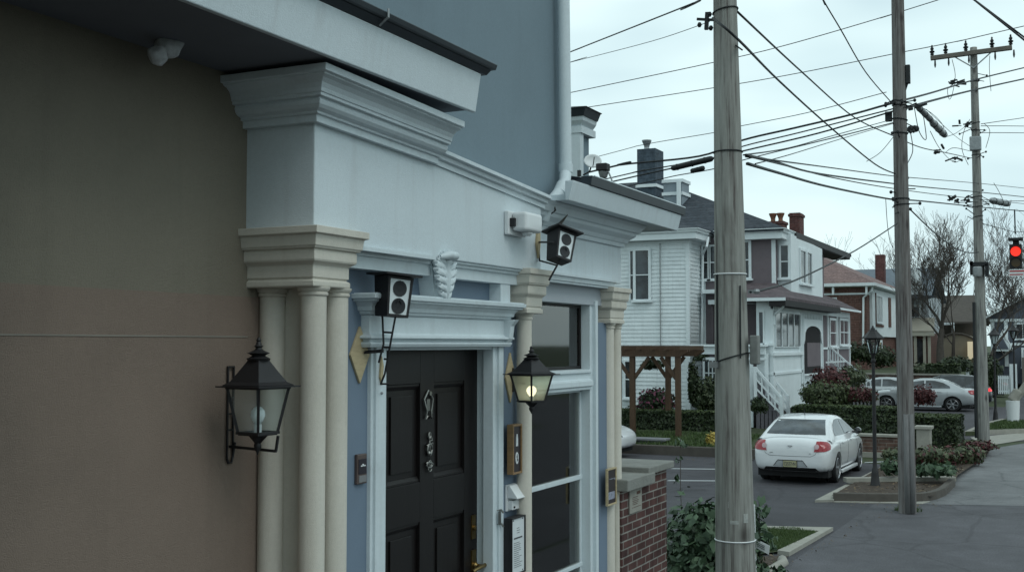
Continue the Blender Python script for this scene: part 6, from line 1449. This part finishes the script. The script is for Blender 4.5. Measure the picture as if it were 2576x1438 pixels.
# ------------------------------------------------------------------ bare trees
def bare_tree(label, base, H, r0, seed, spread=.75, depth=6, lean=(0, 0), trunk_h=.30, m=None, fork=2, twig=.009, group='bare winter trees'):
    rnd = random.Random(seed); m = m or m_bark
    t = thing('bare_tree', label, 'tree', base, group=group)
    tr, br = MB(), MB(); base = Vector(base)
    def grow(p, d, L_, r, lev, mb):
        k = 4; P = [p]; rr = [r]; dd = d.copy()
        for i in range(k):
            dd = (dd+Vector((rnd.gauss(0, .05 if lev == 0 else .12), rnd.gauss(0, .05 if lev == 0 else .12), rnd.gauss(.06, .07)))).normalized(); P.append(P[-1]+dd*L_/k); rr.append(max(twig, r*(1-.42*(i+1)/k)))
        mb.tube(P, rr, 7 if lev < 2 else 4 if lev < 4 else 3, cap=False)
        if lev >= depth: return
        e, re = P[-1], rr[-1]
        n = fork if lev == 0 else 2
        for i in range(n):
            a = rnd.uniform(0, 6.28)+i*6.28/n; s = spread*rnd.uniform(.55, 1.1)
            side = Vector((math.cos(a), math.sin(a), 0)); nd = (dd+side*s+Vector((0, 0, .18))).normalized()
            grow(e, nd, L_*rnd.uniform(.66, .90), re*rnd.uniform(.62, .85), lev+1, br)
        for i in range((1, 1, 2, 2, 1, 1)[min(lev, 5)]):
            j = rnd.choice((2, 3)); a = rnd.uniform(0, 6.28)
            nd = (dd+Vector((math.cos(a), math.sin(a), .1))*rnd.uniform(.7, 1.1)).normalized()
            grow(P[j], nd, L_*rnd.uniform(.45, .7), rr[j]*.5, lev+(1 if lev > 0 else 2), br)
    tr.tube([base-Vector((0, 0, .2)), base+Vector((0, 0, .15)), base+Vector((0, 0, .5))], [r0*1.5, r0*1.25, r0], 8, cap=False)
    grow(base+Vector((0, 0, .45)), Vector((lean[0], lean[1], 1)).normalized(), H*trunk_h, r0, 0, tr)
    k_ = H/max(v.z-base.z for v in br.v)
    for mb in (tr, br):
        for v in mb.v: v.xyz = base+(v-base)*k_
    tr.build('trunk', m, t, smooth=True, recalc=False); br.build('crown', m, t, recalc=False)
    return t
def G2(px, Y, z=1.4): p = at(px, 865, Y=Y); p.z = z; return p
bare_tree('big bare tree between the middle and far utility poles', G2(2366, 78, 1.45), 10.4, .30, 3, .50, 7, (-.06, 0), .24, fork=3, twig=.011)
bare_tree('leaning bare tree right of the far utility pole', G2(2462, 76, .1), 12.0, .30, 8, .62, 7, (.38, 0), .30, fork=2, twig=.012)
bare_tree('second slim bare trunk just right of the big bare tree', G2(2396, 92), 9.0, .2, 15, .5, 5, (.06, 0), .4, twig=.013)
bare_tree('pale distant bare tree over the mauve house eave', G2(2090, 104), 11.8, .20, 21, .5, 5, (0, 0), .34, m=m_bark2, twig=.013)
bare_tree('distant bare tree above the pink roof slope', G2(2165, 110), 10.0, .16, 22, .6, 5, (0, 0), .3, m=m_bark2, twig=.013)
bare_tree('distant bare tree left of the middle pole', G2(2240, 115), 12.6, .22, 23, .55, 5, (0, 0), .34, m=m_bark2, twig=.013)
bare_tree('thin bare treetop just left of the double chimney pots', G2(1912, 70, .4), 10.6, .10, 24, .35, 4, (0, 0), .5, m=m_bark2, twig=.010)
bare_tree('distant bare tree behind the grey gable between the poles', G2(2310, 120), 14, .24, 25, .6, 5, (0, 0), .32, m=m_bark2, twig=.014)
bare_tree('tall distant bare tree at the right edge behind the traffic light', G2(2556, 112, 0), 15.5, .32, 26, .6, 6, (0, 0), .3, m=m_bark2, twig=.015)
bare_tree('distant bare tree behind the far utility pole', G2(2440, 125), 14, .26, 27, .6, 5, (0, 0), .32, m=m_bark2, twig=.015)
# ------------------------------------------------------------------ cars
m_tyre = surf('tyre', (.016, .016, .017), .85, .2, 20.); m_rim = surf('alloy', (.42, .43, .45), .3, .05, 5., metal=.8)
m_white_car = surf('white_car_paint', (.80, .82, .84), .28, .02, 1., coat=1); m_silver_car = surf('silver_car_paint', (.52, .55, .57), .3, .03, 1., metal=.35, coat=1)
m_dark_car = surf('black_car_paint', (.018, .02, .024), .3, .1, 1., coat=.6)
m_taill = surf('tail_lens', (.34, .012, .022), .15, .15, 18., coat=.5); m_tailw = surf('tail_lens_clear', (.55, .40, .42), .15, .1, 18.)
m_tail_on = emitm('lit_tail_lens', (1., .05, .06), .9); m_under = surf('underbody', (.01, .01, .011), .9); m_seam = surf('seam', (.05, .05, .055), .8)
SED = dict(
  body=[(0, .60, .44, .70, .84), (.04, .76, .34, .78, .97), (.14, .84, .28, .86, 1.03), (.40, .875, .25, .93, 1.045), (.95, .885, .22, .945, 1.02), (1.7, .885, .2, .94, .98), (2.6, .885, .2, .93, .96), (3.3, .88, .2, .90, .98), (3.8, .865, .21, .84, .93), (4.2, .83, .23, .76, .84), (4.42, .74, .28, .66, .73), (4.53, .56, .36, .56, .62)],
  cab=[(.42, .98), (.80, 1.19), (1.12, 1.345), (1.42, 1.425), (1.8, 1.45), (2.2, 1.44), (2.5, 1.38), (2.95, 1.18), (3.42, .95)],
  wheels=(.92, 3.58), rear=((.56, 1.07), (1.16, 1.37)), front=((3.3, 1.02), (2.56, 1.36)),
  side=[[(3.05, 1.03), (2.50, 1.30), (2.1, 1.36), (2.04, 1.36), (2.04, 1.01)], [(1.98, 1.01), (1.98, 1.365), (1.62, 1.36), (1.28, 1.27), (1.02, 1.12), (1.0, 1.03)]])
SUV = dict(
  body=[(0, .66, .46, .74, .9), (.05, .82, .36, .86, 1.04), (.18, .88, .32, .95, 1.10), (.5, .905, .28, 1.0, 1.10), (1.0, .91, .26, 1.0, 1.08), (1.8, .91, .26, 1.0, 1.06), (2.7, .91, .26, .99, 1.06), (3.4, .90, .26, .97, 1.06), (3.9, .88, .27, .93, 1.02), (4.3, .84, .29, .84, .93), (4.5, .75, .34, .74, .82), (4.6, .6, .42, .62, .68)],
  cab=[(.10, 1.04), (.30, 1.36), (.55, 1.60), (.9, 1.70), (1.6, 1.74), (2.3, 1.71), (2.65, 1.60), (3.05, 1.34), (3.45, 1.04)],
  wheels=(.95, 3.65), rear=((.18, 1.12), (.48, 1.52)), front=((3.35, 1.12), (2.7, 1.56)),
  side=[[(3.1, 1.12), (2.65, 1.52), (2.2, 1.62), (2.1, 1.62), (2.1, 1.1)], [(2.04, 1.1), (2.04, 1.62), (1.25, 1.62), (1.25, 1.1)], [(1.19, 1.1), (1.19, 1.62), (.8, 1.58), (.45, 1.36), (.42, 1.15)]])
def make_car(name, label, S, paint, tail='sedan', lit=False, group=None, spokes=7):
    t = thing(name, label, 'car', (0, 0, 0), local=True, group=group)
    ring = lambda w, zl, zs, zd: [(0, zl), (w*.78, zl), (w*.95, zl+.05), (w, zl+(zs-zl)*.45), (w*1.0, zs-.10), (w*.955, zs), (w*.80, zs+(zd-zs)*.65), (w*.45, zd-.005), (0, zd)]
    b = MB(); K = None
    for (y, w, zl, zs, zd) in S['body']:
        h_ = ring(w, zl, zs, zd); full = h_+[(-x, z) for x, z in h_[-2:0:-1]]; K = len(full)
        b.v += [Vector((x, y, z)) for x, z in full]
    n = len(S['body'])
    for i in range(n-1):
        for k in range(K): b.face(i*K+k, i*K+(k+1) % K, (i+1)*K+(k+1) % K, (i+1)*K+k)
    b.face(*range(K)); b.face(*[(n-1)*K+k for k in range(K)][::-1])
    body = b.build('body', [paint, m_under], t, smooth=True, sub=2)
    cut = MB()
    for y in S['wheels']:
        for s in (-1, 1): cut.lathe([(.372, .60*s), (.372, 1.1*s)], (0, y, .325), 32, 'x')
    cm_ = cut.build('cutter', [paint, m_under], None); cm_.location = (0, 0, 0)
    off = OFF[cm_.name]; cm_.location = off
    bo = body.modifiers.new('arch', 'BOOLEAN'); bo.operation = 'DIFFERENCE'; bo.object = cm_; bo.solver = 'EXACT'
    dg = bpy.context.evaluated_depsgraph_get(); ev = body.evaluated_get(dg); me = bpy.data.meshes.new_from_object(ev)
    body.modifiers.clear(); body.data = me; bpy.data.objects.remove(cm_)
    me.polygons.foreach_set('use_smooth', [True]*len(me.polygons)); me.set_sharp_from_angle(angle=R(38))
    # cabin
    base = .90 if tail == 'sedan' else 1.0
    top_ = max(z for _, z in S['cab']); wx = lambda z: .835-(z-.92)*(.47 if tail == 'sedan' else .34)
    c = MB(); K2 = None
    for (y, z) in S['cab']:
        zz_ = max(z-.05, base+.02); h_ = [(wx(base), base), (wx(zz_), zz_), (wx(zz_)-.035, zz_+.035), (wx(zz_)*.8, z), (wx(zz_)*.4, z+.018), (0, z+.024)]
        full = h_+[(-x, z_) for x, z_ in h_[-2::-1]]; K2 = len(full); c.v += [Vector((x, y, z_)) for x, z_ in full]
    for i in range(len(S['cab'])-1):
        for k in range(K2-1): c.face(i*K2+k, i*K2+k+1, (i+1)*K2+k+1, (i+1)*K2+k)
    cab = c.build('cabin', paint, t, smooth=True, auto=50)
    vs = [v.co.copy() for v in me.vertices]; fs = [tuple(p.vertices) for p in me.polygons]; o_ = len(vs)
    vs += [v.co.copy() for v in cab.data.vertices]; fs += [tuple(i+o_ for i in p.vertices) for p in cab.data.polygons]
    bvh = BVHTree.FromPolygons(vs, fs)
    def hit(p, d, off=.006):
        l, nn, i, dist = bvh.ray_cast(Vector(p)-Vector(d)*3, Vector(d))
        if l is None: return None
        if nn.dot(Vector(d)) > 0: nn = -nn
        return l+nn*off
    def patch(poly, d, plane, n=10, off=.008):
        dfn = d if callable(d) else (lambda a: d)
        """cover a polygon given in the (a,z) plane with a patch lying on the bodywork"""
        mb = MB(); m_ = len(poly)
        cx = sum(p[0] for p in poly)/m_; cz = sum(p[1] for p in poly)/m_
        rim = []
        for i in range(m_):
            a, q = poly[i], poly[(i+1) % m_]
            for k in range(6): f = k/6; rim.append((a[0]*(1-f)+q[0]*f, a[1]*(1-f)+q[1]*f))
        J = 5; R_ = len(rim); ok = True
        for j in range(J+1):
            f = 1-j/J*.999
            for (a, z) in rim:
                A, Z_ = cx+(a-cx)*f, cz+(z-cz)*f
                d = dfn(A); h_ = hit(plane(A, Z_), d, off)
                if h_ is None:
                    q_ = Vector(plane(A, Z_)); q_ = Vector((A, .05 if q_.y < 0 else 4.5, Z_)) if abs(d[1]) > .5 else Vector((.86 if q_.x > 0 else -.86, A, Z_))
                    l_, nn_, i_, d_ = bvh.find_nearest(q_); h_ = l_+((q_-l_).normalized() if (q_-l_).length > 1e-5 else nn_)*off
                mb.v.append(h_)
        for j in range(J):
            for k in range(R_): mb.face(j*R_+k, j*R_+(k+1) % R_, (j+1)*R_+(k+1) % R_, (j+1)*R_+k)
        return mb
    def join(*ms):
        o = MB()
        for m_ in ms: o.add(m_.v, m_.f)
        return o
    Ps = lambda s: (lambda a, z: (2.0*s, a, z)); Pr = lambda a, z: (a, -1, z); Pf = lambda a, z: (a, 6, z)
    for s in (-1, 1):
        for w_ in S['side']: patch(w_, (-s, 0, 0), Ps(s)).build('window', m_carglass, t, smooth=True)
    (ry0, rz0), (ry1, rz1) = S['rear']; w0, w1 = wx(rz0)-.10, wx(rz1)-.09
    patch([(-w0, rz0), (w0, rz0), (w1, rz1), (-w1, rz1)], (0, 1, 0), Pr).build('rear_window', m_carglass, t, smooth=True)
    (ry0, rz0), (ry1, rz1) = S['front']; w0, w1 = wx(rz0)-.08, wx(rz1)-.07
    patch([(-w0, rz0), (w0, rz0), (w1, rz1), (-w1, rz1)], (0, -1, 0), Pf).build('windscreen', m_carglass, t, smooth=True)
    # lights
    lm = m_tail_on if lit else m_taill
    for s in (-1, 1):
        if tail == 'sedan':
            L_ = patch([(3, .735), (35, .745), (62, .79), (72, .88), (70, .935), (35, .955), (12, .955)], lambda a: (-s*math.sin(R(a)), math.cos(R(a)), 0), lambda a, z: (.50*s, .40, z), off=.014).build('tail_light', lm, t, smooth=True)
            patch([(.575*s+.055*math.cos(a), .845+.055*math.sin(a)) for a in [2*math.pi*i/10 for i in range(10)]], (0, 1, 0), Pr, off=.016).build('reversing_lens', m_tailw, L_, smooth=True)
        else:
            rr_ = patch([(.52*s, .92), (.86*s, .90), (.87*s, 1.08), (.60*s, 1.05)], (0, 1, 0), Pr, off=.012); ss_ = patch([(.03, .92), (.35, .95), (.40, 1.05), (.08, 1.08)], (-s, 0, 0), Ps(s), off=.012)
            join(rr_, ss_).build('tail_light', lm, t, smooth=True)
        patch([(.50*s, .60), (.72*s, .63), (.74*s, .74), (.55*s, .72)], (0, -1, 0), Pf, off=.01).build('headlight', m_carglass, t, smooth=True)
        mi = MB(); y = 2.98; x = wx(1.0)*s; mi.lathe([(.02, -.10), (.075, -.07), (.085, 0), (.075, .05), (.03, .08)], (x+.13*s, y, 1.03), 12, 'y'); mi.bar((x-.03*s, y, .99), (x+.10*s, y, 1.0), .05)
        mi.build('wing_mirror', m_under if tail != 'sedan' else m_dark_car, t, smooth=True, auto=50)
        for y in (1.42, 2.42):
            q = hit((2*s, y, .86), (-s, 0, 0), .012)
            if q: MB().tube([q+Vector((0, -.09, 0)), q+Vector((.02*s, -.06, .005)), q+Vector((.02*s, .06, .005)), q+Vector((0, .09, 0))], .014, 6).build('door_handle', paint, t, smooth=True)
        sm = MB()
        for y in (1.12, 2.01, 3.12):
            l_ = [hit((2*s, y+(.07*(z-.35) if y > 3 else 0), z), (-s, 0, 0), .001) for z in [.33+.055*i for i in range(11)]]; l_ = [q for q in l_ if q]
            if len(l_) > 2: sm.tube(l_, .004, 4)
        sm.build('door_seam', m_seam, t)
        MB().box(*(sorted((.80*s, .885*s))), 1.35, 3.15, .17, .25).build('sill_trim', paint, t, bevel=.02)
    # rear details
    if tail == 'sedan':
        sm = MB()
        l_ = [hit((x, -1, z), (0, 1, 0), .001) for (x, z) in [(-.63, .97), (-.60, .80), (-.55, .68), (-.45, .635), (0, .63), (.45, .635), (.55, .68), (.60, .80), (.63, .97)]]; sm.tube([q for q in l_ if q], .0045, 4)
        l_ = [hit((x*.1, -1, .545), (0, 1, 0), .001) for x in range(-8, 9)]; sm.build('boot_seam', m_seam, t)
        patch([(-.36, .40), (.36, .40), (.26, .53), (-.26, .53)], (0, 1, 0), Pr, off=.004).build('plate_recess', surf('recess_shade', (.40, .42, .44), .5) if paint == m_white_car else paint, t, smooth=True)
        sm = MB(); sm.tube([q for q in [hit((x, -1, z), (0, 1, 0), .006) for x, z in ((-.37, .41), (-.27, .54), (.27, .54), (.37, .41))] if q], .008, 5); sm.build('recess_edge', m_under, t)
        q = hit((0, -1, .46), (0, 1, 0), .02)
        pl = MB(); pl.box(-.155, .155, q.y-.006, q.y+.004, .385, .54); plo = pl.build('number_plate', m_under, t)
        MB().box(-.145, .145, q.y-.010, q.y-.0065, .395, .53).build('plate_face', surf('plate_yellow', (.42, .40, .24), .5, .2, 40.), plo)
        tb = MB(); x = -.12
        def seg(pts):
            for a, c_ in zip(pts, pts[1:]): tb.bar((x+a[0]*.036, q.y-.0115, .425+a[1]*.075), (x+c_[0]*.036, q.y-.0115, .425+c_[1]*.075), .009, .003, up=(0, 1, 0))
        for g_ in ([(0, 0), (0, 1), (1, 1), (1, 0), (0, 0)], [(0, 1), (1, 1), (1, .5), (0, .5), (0, 0), (1, 0)], [(0, 1), (1, 1), (1, .5), (0, .5), (0, 0), (1, 0)], [(0, 1), (1, 1), (1, .5), (0, .5), (0, 0), (1, 0)], [(0, 0), (1, 1)], [(0, 0), (0, 1), (1, 0), (1, 1)]):
            seg(g_); x += .041
        tb.build('plate_number', m_ink, plo)
        e = MB(); q = hit((0, -1, .845), (0, 1, 0), .012)
        e.bar(q+Vector((-.045, 0, .012)), q+Vector((0, -.004, -.016)), .014, .008); e.bar(q+Vector((.045, 0, .012)), q+Vector((0, -.004, -.016)), .014, .008); e.bar(q+Vector((-.05, 0, .016)), q+Vector((.05, 0, .016)), .010, .008)
        e.build('boot_emblem', m_rim, t)
        e = MB(); q = hit((-.42, -1, .70), (0, 1, 0), .006); e.bar(q-Vector((.035, 0, 0)), q+Vector((.035, 0, 0)), .012, .006); q = hit((.44, -1, .70), (0, 1, 0), .006); e.bar(q-Vector((.02, 0, 0)), q+Vector((.02, 0, 0)), .010, .006); e.build('model_badge', m_seam, t)
        a_ = hit((0, 1.5, 3), (0, 0, -1), 0); MB().tube([a_, a_+Vector((0, -.10, .24))], [.010, .004], 6).build('aerial', m_under, t)
        l_ = [hit((x*.1, -1, 1.0), (0, 1, 0), 0) for x in range(-7, 8)]
    else:
        b_ = MB(); b_.box(-.7, .7, -.03, .05, .42, .50); b_.build('bumper_bar', m_rim, t)
    b_ = MB(); b_.box(-.78, .78, .25, 4.3, .16, .34); b_.build('underbody', m_under, t)
    patch([(-.62, .30), (.62, .30), (.55, .385), (-.55, .385)], (0, 1, 0), Pr, off=.003).build('lower_valance', m_under, t, smooth=True)
    for y in S['wheels']:
        for s in (-1, 1):
            l = MB(); l.lathe([(.368, .50*s), (.368, .62*s)], (0, y, .325), 24, 'x'); l.build('arch_liner', m_under, t)
            w_ = MB(); w_.lathe([(.20, .66*s), (.25, .655*s), (.30, .67*s), (.318, .70*s), (.32, .78*s), (.318, .83*s), (.30, .86*s), (.25, .868*s), (.225, .85*s)], (0, y, .32), 28, 'x')
            wo = w_.build('wheel', m_tyre, t, smooth=True, auto=40)
            rm_ = MB(); rm_.lathe([(.225, .80*s), (.236, .855*s), (.222, .868*s), (.206, .84*s)], (0, y, .32), 28, 'x'); rm_.lathe([(.21, .78*s), (.21, .79*s)], (0, y, .32), 24, 'x') if 0 else None
            for i in range(spokes):
                a = 2*math.pi*i/spokes+.2; c0 = Vector((.845*s, y+.03*math.cos(a), .32+.03*math.sin(a))); c1 = Vector((.852*s, y+.22*math.cos(a), .32+.22*math.sin(a))); rm_.bar(c0, c1, .02, .05 if spokes < 7 else .04, up=(0, -math.sin(a), math.cos(a)))
            rm_.lathe([(.05, .83*s), (.05, .862*s), (.03, .87*s)], (0, y, .32), 14, 'x')
            rm_.build('rim', m_rim, wo, smooth=True, auto=40)
            dk = MB(); dk.lathe([(.215, .76*s), (.215, .79*s)], (0, y, .32), 24, 'x'); dk.build('brake_disc', m_under, wo)
    return t
c1 = make_car('parked_car', 'white sedan parked in the lot seen from behind, half hidden by the nearest pole', SED, m_white_car)
c1.location = (-5.72, 25.75, 0); c1.rotation_euler = (0, 0, R(-1))
c2 = make_car('parked_car', 'silver sedan seen side-on between the middle and far poles', SED, m_silver_car, spokes=6)
rx = at(2457, 1000, Y=57.2).x
c2.location = (rx, 57.6, 0); c2.rotation_euler = (0, 0, R(90)); c2.scale = (1, 1.10, 1.03)
c3 = make_car('parked_car', 'dark estate car with lit red tail lamps behind the silver sedan', SUV, m_dark_car, tail='suv', lit=True)
c3.location = (at(2497, 1000, Y=60.6).x, 60.6, 0); c3.rotation_euler = (0, 0, R(93)); c3.scale = (1, 1.0, .92)
c4 = copy_tree(c1); c4['label'] = 'white car at the left lot edge, only its nose showing past the far column'
nose = at(1582, 1130, Y=29.6).x; c4.location = (nose-4.55, 29.8, 0); c4.rotation_euler = (0, 0, R(-90))
c5 = copy_tree(c2); c5['label'] = 'second silver car whose roof and bonnet show behind the first silver sedan'
c5.location = (at(2330, 1000, Y=60.4).x, 60.5, 0); c5.scale = (1, 1, 1)
c6 = copy_tree(c3); c6['label'] = 'small dark car far off beside the white picket fence'
c6.location = (at(2538, 1000, Y=74).x, 74, 0); c6.scale = (1, 1, .8)
for k_ in children(c6):
    if k_.name.startswith('tail_light'): k_.data = k_.data.copy(); k_.data.materials[0] = m_taill
for c_ in (c1, c2, c3, c4, c5, c6): c_['group'] = 'cars parked in the lot and side road'
